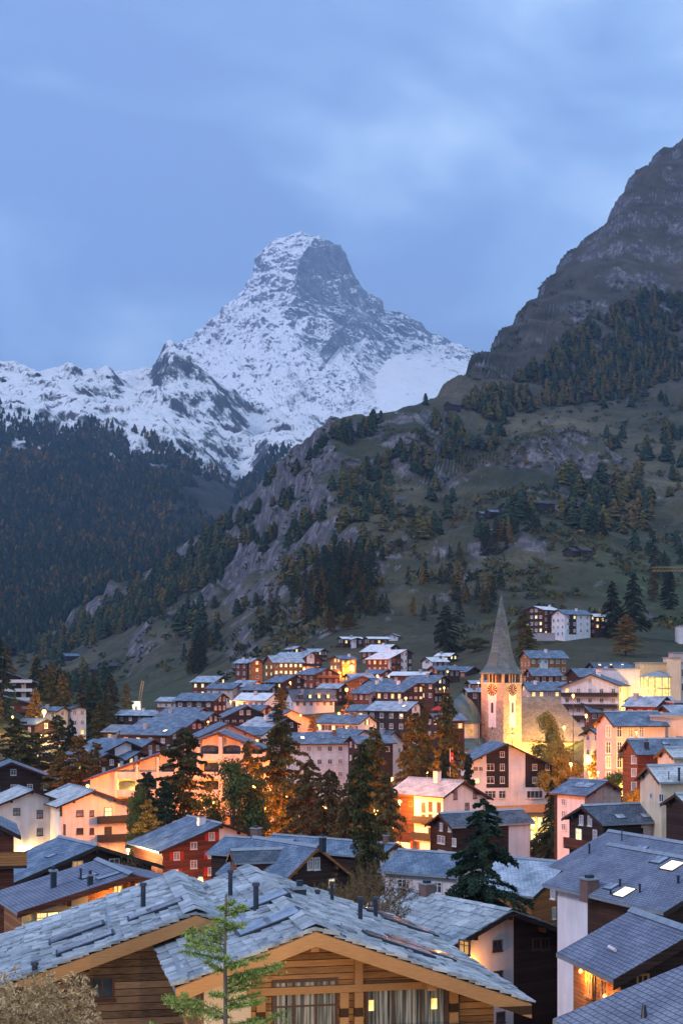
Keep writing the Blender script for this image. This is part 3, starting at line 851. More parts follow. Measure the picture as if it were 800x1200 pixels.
    def to_local(px, py, plane):
        """photograph pixel -> local point on the gable ('g') or a side wall ('l','r') or a roof slope"""
        d = Vector(((px - HX) / F, 1, -(py - HY) / F))
        o = Vector((0, 0, 0)) - org
        lo = Vector((o.dot(pv), o.dot(dv), o.z)); ld = Vector((d.dot(pv), d.dot(dv), d.z))
        if plane == 'g': n_, c_ = Vector((0, 1, 0)), g0
        elif plane == 'l': n_, c_ = Vector((1, 0, 0)), xl
        elif plane == 'r': n_, c_ = Vector((1, 0, 0)), xr
        elif plane == 'L': n_, c_ = Vector((-tl, 0, 1)), za
        elif plane == 'R': n_, c_ = Vector((tr, 0, 1)), za
        k = ld.dot(n_)
        if abs(k) < 1e-9: return None
        t = (c_ - lo.dot(n_)) / k
        return lo + ld * t
    wlist = []
    for w_ in wg:   # (px, py, w, h, pane[, shutters])
        q = to_local(w_[0], w_[1], 'g')
        add_window(root, (q.x, g0 - 0.004, q.z), 0, w_[2], w_[3], w_[4], style, near, w_[5] if len(w_) > 5 else shutters)
    side = 'l' if yaw < 0 else 'r'
    sx = xl if side == 'l' else xr
    srz = -math.pi / 2 if side == 'l' else math.pi / 2
    for w_ in ws:
        q = to_local(w_[0], w_[1], side)
        add_window(root, (sx + (-0.004 if side == 'l' else 0.004), q.y, q.z), srz, w_[2], w_[3], w_[4], style, near, w_[5] if len(w_) > 5 else shutters)
    def top_at(x): return zt + (x * tl if x < 0 else -x * tr)
    ztop_s = (zt + xl * tl) if side == 'l' else (zt - xr * tr)
    for (x0, x1, mat, *zz) in panels:      # local metres across the gable, optional lower and upper height
        zlo = zz[0] if zz else -0.5; zhi = zz[1] if len(zz) > 1 else 99
        cb = MB(); xs = [x0] + ([0.0] if x0 < 0 < x1 else []) + [x1]
        topz = [(x, min(zhi, top_at(x) - 0.02)) for x in xs]
        cb.prism([(x0, zlo), (x1, zlo)] + topz[::-1], g0 - 0.035, g0 - 0.001, M[mat])
        cb.build('cladding', root)
    for (ya, yb, mat, *zz) in spanels:     # metres from the near gable along the side wall
        zlo = zz[0] if zz else -0.5; zhi = min(zz[1] if len(zz) > 1 else 99, ztop_s - 0.05)
        cb = MB(); s_ = -1 if side == 'l' else 1
        xa, xb = sorted((sx + s_ * 0.001, sx + s_ * 0.035))
        cb.box(xa, xb, g0 + ya, min(g0 + yb, g1), zlo, zhi, M[mat]); cb.build('cladding', root)
    nrow = 0
    if auto:
        ng, ns, rows = auto
        z = za - 1.0 - (hl + hr) * 0.25 * tl
        if ng:
            for k in range(rows + 1):
                zz = za - 1.9 - storey * k
                if zz < 0.9: break
                for i in range(ng):
                    x = xl + (xr - xl) * (i + 0.5) / ng
                    if zz + wh / 2 > top_at(x) - 0.25: continue
                    pn = litmat if r.random() < lit else r.choice(['glass', 'glass', 'curtain'])
                    add_window(root, (x, g0 - (0.004 if not panels else 0.04), zz), 0, ww, wh, pn, style, near, shutters)
        if ns:
            for k in range(rows):
                zz = ztop_s - 1.25 - storey * k
                if zz < 0.9: break
                for i in range(ns):
                    y = g0 + (g1 - g0) * (i + 0.5) / ns
                    pn = litmat if r.random() < lit else r.choice(['glass', 'glass', 'curtain'])
                    off = 0.004 if not spanels else 0.04
                    add_window(root, (sx + (-off if side == 'l' else off), y, zz), srz, ww, wh, pn, style, near, shutters)
    for (x0, x1, z, mat, *dp) in balc:      # metres; z is below the apex
        d_ = dp[0] if dp else 1.3
        bz = za - z; b = MB()
        b.box(x0, x1, g0 - d_, g0 - 0.002, bz - 0.16, bz, M['dark' if mat != 'plaster_pink' else 'plaster_pink'])
        bo = b.build('balcony', root)
        q = MB(); q.box(x0, x1, g0 - d_ + 0.002, g0 - d_ + 0.07, bz + 0.05, bz + 0.95, M[mat])
        q.box(x0 - 0.02, x1 + 0.02, g0 - d_ - 0.02, g0 - d_ + 0.1, bz + 0.955, bz + 1.03, M[mat])
        q.box(x0, x0 + 0.06, g0 - d_ + 0.08, g0 - 0.01, bz + 0.05, bz + 0.95, M[mat]); q.box(x1 - 0.06, x1, g0 - d_ + 0.08, g0 - 0.01, bz + 0.05, bz + 0.95, M[mat])
        q.build('railing', bo)
    for (ya, yb, z, mat, *dp) in sbalc:
        d_ = dp[0] if dp else 1.2; s_ = -1 if side == 'l' else 1
        bz = za - z; b = MB()
        xa, xb = sorted((sx + s_ * 0.002, sx + s_ * d_))
        b.box(xa, xb, g0 + ya, g0 + yb, bz - 0.16, bz, M['dark']); bo = b.build('balcony', root)
        q = MB(); x2, x3 = sorted((sx + s_ * d_, sx + s_ * (d_ - 0.07)))
        q.box(x2, x3, g0 + ya, g0 + yb, bz + 0.05, bz + 1.0, M[mat])
        q.box(xa, xb, g0 + ya - 0.06, g0 + ya - 0.002, bz + 0.05, bz + 0.95, M[mat]); q.build('railing', bo)
    for (px, py, *kw) in chim:     # pixel where the chimney leaves the roof
        s_ = kw[0] if kw else side.upper(); wd = kw[1] if len(kw) > 1 else 0.7; ht_ = kw[2] if len(kw) > 2 else 1.2; mt = kw[3] if len(kw) > 3 else 'grey_wall'
        q = to_local(px, py, s_)
        cb = MB(); cb.box(-wd / 2, wd / 2, -wd / 2, wd / 2, -0.7, ht_, M[mt])
        cb.box(-wd / 2 - 0.08, wd / 2 + 0.08, -wd / 2 - 0.08, wd / 2 + 0.08, ht_ + 0.002, ht_ + 0.1, M['zinc'])
        cb.box(-wd / 4, wd / 4, -wd / 4, wd / 4, ht_ + 0.102, ht_ + 0.3, M['metal'])
        cb.build('chimney', roof_o, (q.x, q.y, q.z))
    for (px, py, s_, w_, h_, lt) in sky_l:
        q = to_local(px, py, s_); sg = -1 if s_ == 'L' else 1
        tn_ = tl if s_ == 'L' else tr
        sb = MB(); Q = Matrix.Rotation(sg * math.atan(tn_), 4, 'Y')
        lift = 0.2 if slabs else 0.05
        sb.box(-h_ / 2, h_ / 2, -w_ / 2, w_ / 2, -0.05, lift, M['metal'], Q)
        o_ = sb.build('skylight', roof_o, (q.x, q.y, q.z))
        sb = MB(); sb.box(-h_ / 2 + .08, h_ / 2 - .08, -w_ / 2 + .08, w_ / 2 - .08, lift + 0.002, lift + .03, M['skylit'] if lt else M['skyglass'], Q)
        sb.build('pane', o_)
    for (px, py, s_, ht_, rad) in pipes:
        q = to_local(px, py, s_)
        pb = MB(); pb.tube((0, 0, -0.3), (0, 0, ht_), rad, rad, M['metal'], 10); pb.tube((0, 0, ht_), (0, 0, ht_ + .1), rad * 1.5, rad * 1.3, M['metal'], 10)
        pb.build('flue_pipe', roof_o, (q.x, q.y, q.z))
    root['_za'] = za
    info = dict(root=root, za=za, g0=g0, g1=g1, xl=xl, xr=xr, sx=sx, side=side, near=near, loc=to_local, org=org, dv=dv, pv=pv, roof=roof_o, zt=zt, tl=tl, tr=tr, ztop_s=ztop_s)
    return info
def hash_(s):
    h = 5381
    for c in s: h = (h * 33 + ord(c)) & 0x7fffffff
    return h

def glow(parent, loc, watts, col=(1.0, 0.3, 0.03), rad=0.25):
    l = bpy.data.lights.new('lamp_light', 'POINT'); l.energy = watts; l.color = col; l.shadow_soft_size = min(rad, 0.06)
    o = bpy.data.objects.new('lamp_light', l); C.objects.link(o); o.parent = parent; o.location = loc
    return o
def street_lamp(px, py, D, label, watts=3500, h=None, col=(1.0, 0.25, 0.022), bulb=0.28, hot=False, group='street lamps'):
    p = at(px, py, D); gz = ground(p.x, p.y)
    if p.z - gz < 2.5: gz = p.z - 4.5
    if h: gz = p.z - h
    watts *= 3.3
    root = empty('street_lamp', (p.x, p.y, gz)); tag(root, label, 'street lamp', group)
    H = p.z - gz
    b = MB(); b.tube((0, 0, -0.5), (0, 0, H - 0.1), 0.09, 0.06, M['metal'], 8); b.build('pole', root)
    b = MB(); b.lathe([(0.05, H + bulb * 1.9), (bulb * 1.35, H + bulb * 1.05), (bulb * 1.4, H + bulb * 0.95), (0.06, H + bulb * 1.0)], M['metal'], 12); b.build('lamp_hood', root)
    b = MB(); b.lathe([(0.02, H - bulb), (bulb * 0.75, H - bulb * 0.7), (bulb, H), (bulb * 0.75, H + bulb * 0.7), (0.02, H + bulb)], M['lamp_hot' if hot else 'lamp'], 12)
    b.build('lamp_globe', root)
    glow(root, (0.3, -0.22, H - bulb * 1.3), watts, col)
    return root
def wall_lamp(info, x, z, watts, side='g', name='wall_lamp', col=(1.0, 0.36, 0.05)):
    """small lamp fixed to the house: a part of it"""
    b = MB(); b.lathe([(0.01, -0.1), (0.08, -0.06), (0.09, 0.03), (0.02, 0.1)], M['lamp'], 8)
    if side == 'g': loc = (x, info['g0'] - 0.35, z)
    else:
        s_ = -1 if info['side'] == 'l' else 1
        loc = (info['sx'] + s_ * 0.35, x, z)
    o = b.build(name, info['root'], loc)
    glow(o, (0, 0, -0.3), watts * 1.6, col, 0.2)
    return o
# ------------------------------------------------------------------ foreground chalets
GF = 'houses of the mountain village'
f2 = house('stone_roof_chalet', 'large honey-coloured wooden chalet with a stone slab roof, lowest in the middle of the photo',
           (370, 1091), 45, -11.6, 4.1, 6.6, 14.3, 20, wall='wood_honey', slabs=0.4, ov=0.9, style='frame_dark', fascia='beam',
           wg=[(357, 1192, 2.0, 2.3, 'drapes'), (476, 1192, 2.6, 2.3, 'drapes')],
           chim=[(351, 1052, 'R', 0.42, 0.32, 'metal')],
           sky_l=[(308, 1062, 'L', 1.2, 1.9, 0), (316, 1086, 'L', 1.3, 2.1, 0), (452, 1078, 'R', 0.8, 2.2, 0), (478, 1090, 'R', 0.8, 2.2, 0), (465, 1112, 'R', 1.0, 2.3, 0), (490, 1116, 'R', 1.0, 2.3, 0)],
           pipes=[(300, 1072, 'L', 0.95, 0.09), (270, 1056, 'L', 1.0, 0.08), (389, 1060, 'R', 0.75, 0.07), (422, 1083, 'R', 0.85, 0.08), (440, 1078, 'R', 0.75, 0.08), (372, 1052, 'R', 0.2, 0.08)])
f1 = house('stone_roof_chalet', 'weathered grey log chalet with a stone slab roof, lowest left in the photo',
           (230, 1072), 50, -10.5, 7.6, 1.75, 10.0, 19, wall='wood_grey', slabs=0.4, ov=0.9, style='frame_dark', fascia='beam',
           wg=[(120, 1157, 0.85, 0.8, 'glass')],
           sky_l=[(92, 1098, 'L', 0.9, 2.0, 0), (102, 1110, 'L', 0.9, 2.0, 0), (184, 1071, 'L', 0.9, 2.0, 0)],
           pipes=[(168, 1066, 'L', 0.85, 0.09), (41, 1142, 'L', 0.3, 0.09)])
# white strip of rendered wall and log corner on the grey chalet
def extra_part(info, name, boxes, mat):
    b = MB()
    for (x0, x1, y0, y1, z0, z1) in boxes: b.box(x0, x1, y0, y1, z0, z1, M[mat])
    return b.build(name, info['root'])
q = f1['loc'](226, 1096, 'g'); q2 = f1['loc'](262, 1096, 'g')
extra_part(f1, 'rendered_panel', [(q.x - 0.3, f1['xr'] - 0.02, f1['g0'] - 0.04, f1['g0'] - 0.001, -0.5, f1['zt'] - f1['xr'] * f1['tr'] - 0.1)], 'plaster')
q = f1['loc'](97, 1160, 'g')
lg = MB(); zz = 0.0
while zz < q.z + 0.6:
    for xx in (q.x - 0.45, q.x - 0.05): lg.box(xx, xx + 0.26, f1['g0'] - 0.32, f1['g0'] - 0.002, zz, zz + 0.26, M['wood_grey'])
    zz += 0.3
lg.build('log_corner', f1['root'])
# zinc strips and snow guards lying on the slab roofs
def roof_strip(info, pa, pb, slope, w=0.1, h=0.16, mat='zinc', name='roof_flashing'):
    a = info['loc'](*pa, slope); b_ = info['loc'](*pb, slope)
    m = MB(); up = Vector((0, 0, h)); d = (b_ - a).normalized(); s = d.cross(Vector((0, 0, 1))).normalized() * w
    top = [a - s + up, a + s + up, b_ + s + up, b_ - s + up]; bot = [a - s, a + s, b_ + s, b_ - s]
    m.face(top, M[mat]); m.face([bot[0], bot[1], top[1], top[0]], M[mat]); m.face([bot[2], bot[3], top[3], top[2]], M[mat])
    m.face([bot[1], bot[2], top[2], top[1]], M[mat]); m.face([bot[3], bot[0], top[0], top[3]], M[mat])
    return m.build(name, info['roof'])
roof_strip(f1, (127, 1062), (131, 1106), 'L', 0.09)
roof_strip(f2, (272, 1050), (293, 1086), 'L', 0.2)
roof_strip(f2, (423, 1083), (482, 1121), 'R', 0.06)
roof_strip(f2, (206, 1128), (212, 1147), 'L', 0.08)
# beams, posts and panes of the honey chalet's front
zb = f2['loc'](400, 1158, 'g').z
for (a, b_) in ((f2['xl'] + 1.3, f2['xr'] - 0.9),):
    extra_part(f2, 'wall_beam', [(a, b_, f2['g0'] - 0.16, f2['g0'] - 0.002, zb - 0.1, zb + 0.12)], 'beam')
for pxx in (419, 305, 530, 312 + 90):
    q = f2['loc'](pxx, 1180, 'g')
    extra_part(f2, 'post', [(q.x - 0.13, q.x + 0.13, f2['g0'] - 0.2, f2['g0'] - 0.003, -0.3, min(zb - 0.105, 99))], 'beam')
q = f2['loc'](419, 1140, 'g'); extra_part(f2, 'post', [(q.x - 0.12, q.x + 0.12, f2['g0'] - 0.18, f2['g0'] - 0.003, zb + 0.125, zb + 0.95)], 'beam')
for (pxa, pya) in ((434, 1178), (508, 1176)):
    q = f2['loc'](pxa, pya, 'g')
    b = MB(); b.box(-0.09, 0.09, -0.012, 0.0, -0.16, 0.16, M['lit']); b.build('indoor_lamp', f2['root'], (q.x, f2['g0'] - 0.03, q.z))
q = f2['loc'](476, 1196, 'g')
rl = MB()
for k in range(2): rl.box(q.x - 1.5, q.x + 1.5, f2['g0'] - 0.75, f2['g0'] - 0.72, q.z - 0.02 - 0.3 * k, q.z + 0.02 - 0.3 * k, M['metal'])
for k in range(22): rl.box(q.x - 1.5 + k * 0.14, q.x - 1.485 + k * 0.14, f2['g0'] - 0.74, f2['g0'] - 0.725, q.z - 1.2, q.z - 0.03, M['metal'])
rl.build('balcony_railing', f2['root'])
q = f2['loc'](292, 1170, 'g'); extra_part(f2, 'rendered_panel', [(f2['xl'] + 0.02, q.x + 0.05, f2['g0'] - 0.05, f2['g0'] - 0.001, -0.3, f2['zt'] + f2['xl'] * f2['tl'] - 0.15)], 'plaster_cream')

p_ = house('white_and_dark_chalet', 'white rendered chalet with dark plank side walls, just right of the honey-coloured chalet',
           (600, 1068), 110, -34, 6.1, 6.5, 14, 20, wall='plaster', slabs=0.75, ov=1.0, style='frame_dark', fascia='wood_dark',
           wg=[(582, 1108, 0.9, 0.85, 'glass'), (583, 1144, 0.9, 0.85, 'glass'), (628, 1106, 0.8, 0.95, 'lit_dim'), (638, 1106, 0.8, 0.95, 'lit_dim'), (586, 1192, 0.8, 0.8, 'glass')],
           panels=[(0.95, 5.45, 'wood_dark', -0.5)], spanels=[(0, 4.5, 'wood_dark')],
           ws=[(544, 1110, 1.2, 1.0, 'lit_dim')], chim=[(500, 1050, 'L', 0.9, 0.9, 'brick')])
wall_lamp(p_, -3.4, p_['za'] - 3.6, 260)
l1 = house('shingle_roof_house', 'broad house under a violet-grey shingle roof with lit skylights, right edge of the photo',
           (862, 1016), 95, -25, 5.5, 6.2, 13.6, 24, wall='wood_dark', roof='shingle', ov=0.8, fascia='dark',
           chim=[(690, 1044, 'L', 0.9, 0.75, 'brick')], spanels=[(8.4, 12, 'plaster_cool')],
           sky_l=[(716, 1039, 'L', 1.0, 0.9, 0), (731, 1046, 'L', 1.2, 1.2, 1), (772, 1008, 'L', 1.2, 1.0, 0), (787, 1015, 'L', 1.4, 1.2, 1)],
           pipes=[(715, 1048, 'L', 0.25, 0.08), (726, 1039, 'L', 0.4, 0.07), (749, 1046, 'L', 0.45, 0.07), (794, 1035, 'L', 0.4, 0.08)])
l2 = house('shingle_roof_house', 'house with a long grey shingle roof just behind the roof with lit skylights, right edge',
           (880, 1001), 112, -25, 5.8, 6, 18, 24, wall='wood_orange', roof='shingle', ov=0.8, sky_l=[(750, 995, 'L', 1.2, 1.0, 0)], ws=[(648, 1045, 0.7, 1.2, 'curtain')],
           pipes=[(728, 985, 'L', 0.8, 0.05), (690, 1000, 'L', 0.7, 0.08)])
m_ = house('orange_plank_chalet', 'small orange-lit plank chalet under a shingle roof near the lower right corner',
           (814, 1092), 66, -14.5, 3.8, 4.0, 6.3, 26, wall='wood_orange', roof='shingle', ov=0.6, style='frame_orange', fascia='wood_dark',
           ws=[(691, 1153, 0.7, 1.15, 'lit_dim'), (708, 1162, 0.7, 1.15, 'glass')], panels=[(-3.2, 3.4, 'wood_dark')], wg=[(752, 1153, 0.6, 0.9, 'curtain')],
           spanels=[(2.6, 2.8, 'wood_dark')])
# vent on its roof
q = m_['loc'](716, 1115, 'L'); b = MB(); b.tube((0, 0, 0.12), (0.1, 0.9, 0.12), 0.08, 0.08, M['plaster'], 8); b.build('roof_vent', m_['roof'], (q.x, q.y - 0.4, q.z))
wall_lamp(m_, 0.9, m_['ztop_s'] - 0.5, 75, 'l'); wall_lamp(m_, -1.7, m_['ztop_s'] - 1.1, 40, 'l')
n_ = house('shingle_roof_house', 'blue-grey shingle roof slope with one black vent cowl filling the bottom right corner',
           (1023, 1186), 38.4, -14, 5.2, 5, 8.4, 18.5, wall='wood_dark', roof='shingle', ov=0.6, cat='house')
q = n_['loc'](754, 1192, 'L'); b = MB(); b.tube((0, 0, -0.1), (0, 0, 0.34), 0.11, 0.05, M['metal'], 12); b.build('vent_cowl', n_['roof'], (q.x, q.y, q.z))

# ------------------------------------------------------------------ left group
a4 = house('orange_plank_chalet', 'orange plank chalet with a brightly lit yellow terrace wall, left behind the grey log chalet',
           (156, 1025), 85, -24, 6.4, 3.4, 7.5, 14.5, wall='wood_orange', roof='shingle', ov=0.7, style='frame_orange', fascia='wood_red',
           wg=[(138, 1044, 0.55, 0.7, 'lit'), (162, 1041, 0.5, 0.65, 'lit')], panels=[(-6.0, -2.35, 'plaster_yellow', -0.5)],
           chim=[(106, 1037, 'L', 0.28, 0.5, 'metal'), (63, 1040, 'L', 0.3, 0.9, 'metal')], sky_l=[(104, 1027, 'L', 0.9, 1.0, 0), (127, 1027, 'L', 0.7, 1.4, 0)],
           pipes=[(95, 1030, 'L', 0.5, 0.06)])
q = a4['loc'](62, 1078, 'g')
add_window(a4['root'], (q.x, a4['g0'] - 0.045, q.z), 0, 1.9, 1.0, 'lit_hot', 'frame_orange', True)
wall_lamp(a4, -4.6, a4['za'] - 3.2, 150, col=(1, 0.62, 0.2)); wall_lamp(a4, -1.2, a4['za'] - 1.3, 60); wall_lamp(a4, 1.2, a4['za'] - 1.6, 60)
a3 = house('dark_brown_chalet', 'dark brown blue-roofed chalet directly in front of the two white chalets on the left',
           (115, 991), 130, -33, 7.8, 6.2, 8.5, 19, wall='wood_dark', roof='slate', ov=0.8, wg=[(91, 1015, 1.0, 0.9, 'lit_dim'), (134, 1012, 1.0, 0.9, 'glass')],
           sky_l=[(60, 1003, 'L', 0.9, 0.9, 0)], pipes=[(18, 1013, 'L', 0.6, 0.15)])
a1 = house('white_chalet', 'white chalet with a stone roof and a yellow floodlit base, far left', (39, 926), 240, -24, 6.2, 5.6, 11, 21, wall='plaster', roof='slabroof', ov=1.0,
           wg=[(20, 951, 1.1, 1.1, 'curtain'), (47, 954, 1.0, 1.3, 'curtain'), (47, 975, 1.0, 1.2, 'curtain'), (45, 997, 1.0, 1.0, 'lit_dim')], style='frame_dark', fascia='wood_dark')
wall_lamp(a1, -1.0, a1['za'] - 9.6, 900, col=(1, 0.62, 0.16))
a2 = house('white_chalet', 'white chalet with dark balconies on its right corner, left beside the tall larches', (112, 926), 238, -26, 6.2, 6.4, 15, 21, wall='plaster', roof='slabroof', ov=1.0,
           wg=[(94, 953, 1.1, 1.0, 'curtain'), (108, 953, 0.7, 1.0, 'curtain'), (127, 953, 1.3, 1.9, 'lit_hot'), (94, 974, 1.1, 1.0, 'glass'), (108, 974, 0.7, 1.0, 'glass'), (127, 975, 1.2, 1.7, 'glass')],
           style='frame_dark', fascia='wood_dark', balc=[(0.6, 6.2, 5.1, 'metal', 1.0), (0.6, 6.2, 8.0, 'metal', 1.0)], ws=[(72, 950, 1.0, 1.6, 'glass'), (76, 972, 1.0, 1.6, 'glass')],
           sky_l=[(75, 922, 'L', 1.6, 2.2, 0)])
wall_lamp(a2, 2.2, a2['za'] - 10.5, 300)
a0 = house('dark_brown_chalet', 'dark gabled chalet half hidden behind the white chalet with the floodlit base, far left', (14, 893), 275, -14, 5, 8.6, 12, 22, wall='wood_dark', roof='slate', ov=1.0, auto=(4, 2, 2), lit=0.0)
a5 = house('balcony_house', 'low house with a blue roof and an orange wooden balcony at the left edge', (-20, 957), 110, -14, 3.2, 2.7, 9, 28, wall='wood_red', roof='slate', ov=0.5,
           balc=[(-3, 3.1, 3.6, 'wood_orange', 0.7)])
b_c = house('red_brown_chalet', 'red-brown wooden chalet with bright red shutters and one white wall section', (261, 965), 190, -28, 8.4, 4.6, 11.5, 20, wall='wood_red', roof='slate', ov=0.8,
            wg=[(248, 980, 0.8, 1.0, 'curtain', 'shutter_red'), (227, 991, 0.9, 0.9, 'curtain'), (207, 1003, 0.8, 1.0, 'curtain', 'shutter_red'), (247, 1001, 0.8, 1.0, 'curtain', 'shutter_red'),
                (227, 1013, 0.9, 1.0, 'curtain'), (205, 1024, 0.9, 1.1, 'lit', 'shutter_red'), (247, 1021, 0.8, 1.0, 'curtain', 'shutter_red'), (269, 979, 0.95, 1.0, 'glass')],
            panels=[(-0.15, 3.7, 'plaster', -0.5)], chim=[(236, 966, 'L', 0.85, 0.9, 'plaster')], sky_l=[(199, 979, 'L', 0.7, 1.3, 0)], fascia='wood_dark')
lp_b = wall_lamp(b_c, -3.0, b_c['za'] - 8.3, 420)
c_ = house('grey_roof_cottage', 'small brown cottage with a plain grey roof right of the red-shuttered chalet', (270, 996), 150, 74, 2.0, 1.7, 7.2, 32, wall='wood_red', roof='slate_dark', ov=0.35,
           wg=[(270, 1006, 0.5, 0.7, 'curtain')])
d1 = house('brown_gabled_chalet', 'brown chalet with a steep orange-edged gable and a big blue roof behind the honey-coloured chalet', (373, 992), 148, -38, 4.6, 4.4, 11, 36, wall='wood_dark', roof='slate', ov=0.5,
           fascia='wood_orange', wg=[(363, 1012, 0.7, 1.2, 'curtain'), (371, 1012, 0.7, 1.2, 'curtain'), (388, 1035, 0.8, 0.9, 'lit')], chim=[(378, 990, 'R', 0.5, 0.7, 'metal')])
d2 = house('blue_roof_house', 'low blue-roofed house between the small grey-roofed cottage and the steep brown gable', (345, 985), 168, -62, 4.0, 4.0, 9, 20, wall='wood_dark', roof='slate', ov=0.5, chim=[(300, 988, 'L', 0.9, 1.6, 'brick')])
e_c = house('long_blue_roof_chalet', 'long blue-roofed chalet whose gable is half white and half orange wood, behind the bare bush', (464, 989), 168, -55, 3.4, 3.9, 17, 19, wall='wood_dark', roof='slate', ov=0.5,
            panels=[(-2.5, 0.85, 'plaster', -0.5), (0.86, 3.3, 'wood_orange', -0.5)], wg=[(472, 1034, 0.9, 1.2, 'curtain')], chim=[(452, 988, 'L', 0.5, 0.8, 'brick')])
x1 = house('white_and_brown_chalet', 'white chalet with a stone slab roof and narrow balconies, below the church', (544, 915), 245, -46, 5.2, 7.4, 12, 24, wall='plaster_cool', roof='slabroof', ov=0.8,
           wg=[(533, 931, 0.9, 1.6, 'curtain'), (556, 930, 0.9, 1.6, 'curtain'), (547, 945, 1.0, 1.2, 'curtain')], style='frame_dark', chim=[(512, 916, 'L', 0.9, 1.6, 'plaster')],
           spanels=[(6.0, 10.7, 'wood_dark', 5.0)], ws=[(481, 942, 0.8, 0.9, 'curtain'), (481, 957, 0.8, 0.9, 'curtain'), (481, 972, 0.8, 0.9, 'curtain'), (496, 946, 0.8, 1.6, 'glass'), (504, 945, 0.8, 1.6, 'glass'), (514, 946, 0.8, 1.6, 'glass'),
           (496, 960, 0.8, 1.6, 'glass'), (504, 960, 0.8, 1.6, 'glass'), (504, 976, 0.8, 1.6, 'glass'), (486, 990, 0.9, 1.2, 'glass', 'shutter_brown')],
           sbalc=[(1.4, 6.0, 6.6, 'metal', 0.8), (1.4, 6.0, 9.2, 'metal', 0.8)], fascia='wood_dark')
glow(x1['root'], (x1['xl'] - 6, 2, 3), 250)
i_c = house('dark_plank_chalet', 'dark plank chalet with deep blue roof, before the white chalet with narrow balconies', (514, 953), 190, 62, 3.4, 2.9, 12.5, 27, wall='wood_dark', roof='slate_dark', ov=0.5,
            wg=[(517, 969, 0.7, 1.0, 'curtain'), (527, 970, 0.7, 1.0, 'curtain'), (517, 984, 1.7, 1.0, 'curtain'), (532, 987, 0.8, 1.0, 'curtain'), (518, 1001, 1.8, 1.0, 'curtain')], spanels=[(8.2, 11.4, 'plaster_cool', -0.5)])
k1 = house('orange_brick_house', 'orange-walled house with a frosted grey roof right of the big dark spruce', (667, 1011), 140, -50, 6.0, 3.5, 7.5, 22, wall='wood_orange', roof='slate_light', ov=0.6,
           wg=[(648, 1070, 0.55, 1.1, 'curtain'), (648, 1047, 0.5, 0.5, 'curtain')])
k2 = house('frosted_roof_house', 'low house with a frosted roof half hidden behind the big dark spruce', (560, 1002), 150, -58, 4.2, 4.6, 9, 22, wall='plaster', roof='slate', ov=0.6, auto=(3, 2, 1), lit=0.0)
q_c = house('long_dark_chalet', 'long chalet with a dark slate roof, dark plank gable and white rear part', (681, 944), 165, 66, 4.0, 3.9, 12.2, 23, wall='wood_dark', roof='slate_dark', ov=0.6,
            wg=[(681, 961, 0.8, 1.1, 'curtain'), (691, 962, 0.8, 1.1, 'curtain'), (678, 978, 1.2, 1.3, 'lit_hot'), (697, 980, 0.8, 1.4, 'curtain'), (679, 996, 1.0, 1.0, 'lit_dim')],
            balc=[(-3.2, 3.0, 4.7, 'wood_red', 0.9)], spanels=[(5.0, 10.9, 'plaster_pink', -0.5)], ws=[(754, 965, 0.7, 0.7, 'glass'), (777, 967, 0.7, 1.2, 'glass'), (763, 977, 0.7, 0.7, 'lit_dim'), (777, 977, 0.7, 0.8, 'glass')],
            sky_l=[(726, 957, 'R', 1.2, 1.0, 0), (756, 956, 'R', 1.2, 1.0, 0)], shutters=None)
r_c = house('pink_gabled_house', 'house with a pinkish gable, white side wall and grey slate roof with a dormer', (712, 915), 215, -44, 5.0, 4.0, 6.6, 20, wall='plaster', roof='slate', ov=0.6,
            panels=[(-4.6, 3.8, 'plaster_pink', -0.5)], spanels=[(4.9, 7.4, 'wood_dark', -0.5)], wg=[(708, 928, 0.6, 1.1, 'curtain'), (716, 928, 0.6, 1.1, 'curtain'), (708, 942, 0.6, 0.9, 'curtain'), (716, 942, 0.6, 0.9, 'curtain')],
            ws=[(660, 940, 0.8, 1.0, 'curtain'), (660, 954, 0.8, 1.0, 'curtain'), (660, 969, 0.8, 1.0, 'curtain')], sky_l=[(684, 920, 'L', 3.2, 1.6, 0)], fascia='wood_red')
s1 = house('stone_roof_house', 'cream house under a layered pale stone roof at the right edge', (757, 897), 165, 78, 3.4, 3.2, 10, 26, wall='plaster_cream', roof='slabroof', ov=0.5, ws=[(774, 935, 0.6, 0.9, 'glass'), (762, 933, 0.4, 0.6, 'glass')],
           pipes=[(795, 915, 'R', 1.3, 0.12), (783, 913, 'R', 0.7, 0.05)])
wall_lamp(s1, 3.0, s1['ztop_s'] - 0.9, 200, 'r')
s2 = house('stone_roof_house', 'small stone-roofed house peeping in at the right edge above the long dark chalet', (790, 930), 150, 70, 2.6, 2.6, 9, 24, wall='wood_dark', roof='slabroof', ov=0.4)
s3 = house('stone_roof_house', 'upper pale stone roof stepping up behind the cream house at the right edge', (777, 876), 185, 78, 3.0, 2.6, 10, 22, wall='plaster_cream', roof='slabroof', ov=0.4)
t_c = house('brown_brick_house', 'tall brown house under a blue roof with one black chimney, right of autumn trees', (734, 866), 205, 76, 2.6, 3.0, 10, 33, wall='wood_red', roof='slate', ov=0.4, spanels=[(2.8, 4.6, 'plaster_cream', -0.5)],
            ws=[(742, 890, 0.7, 1.1, 'curtain'), (742, 905, 0.7, 1.1, 'curtain'), (742, 921, 0.7, 1.1, 'curtain')], chim=[(757, 877, 'R', 0.5, 0.9, 'metal')], sky_l=[(779, 871, 'R', 1.0, 0.8, 0)])

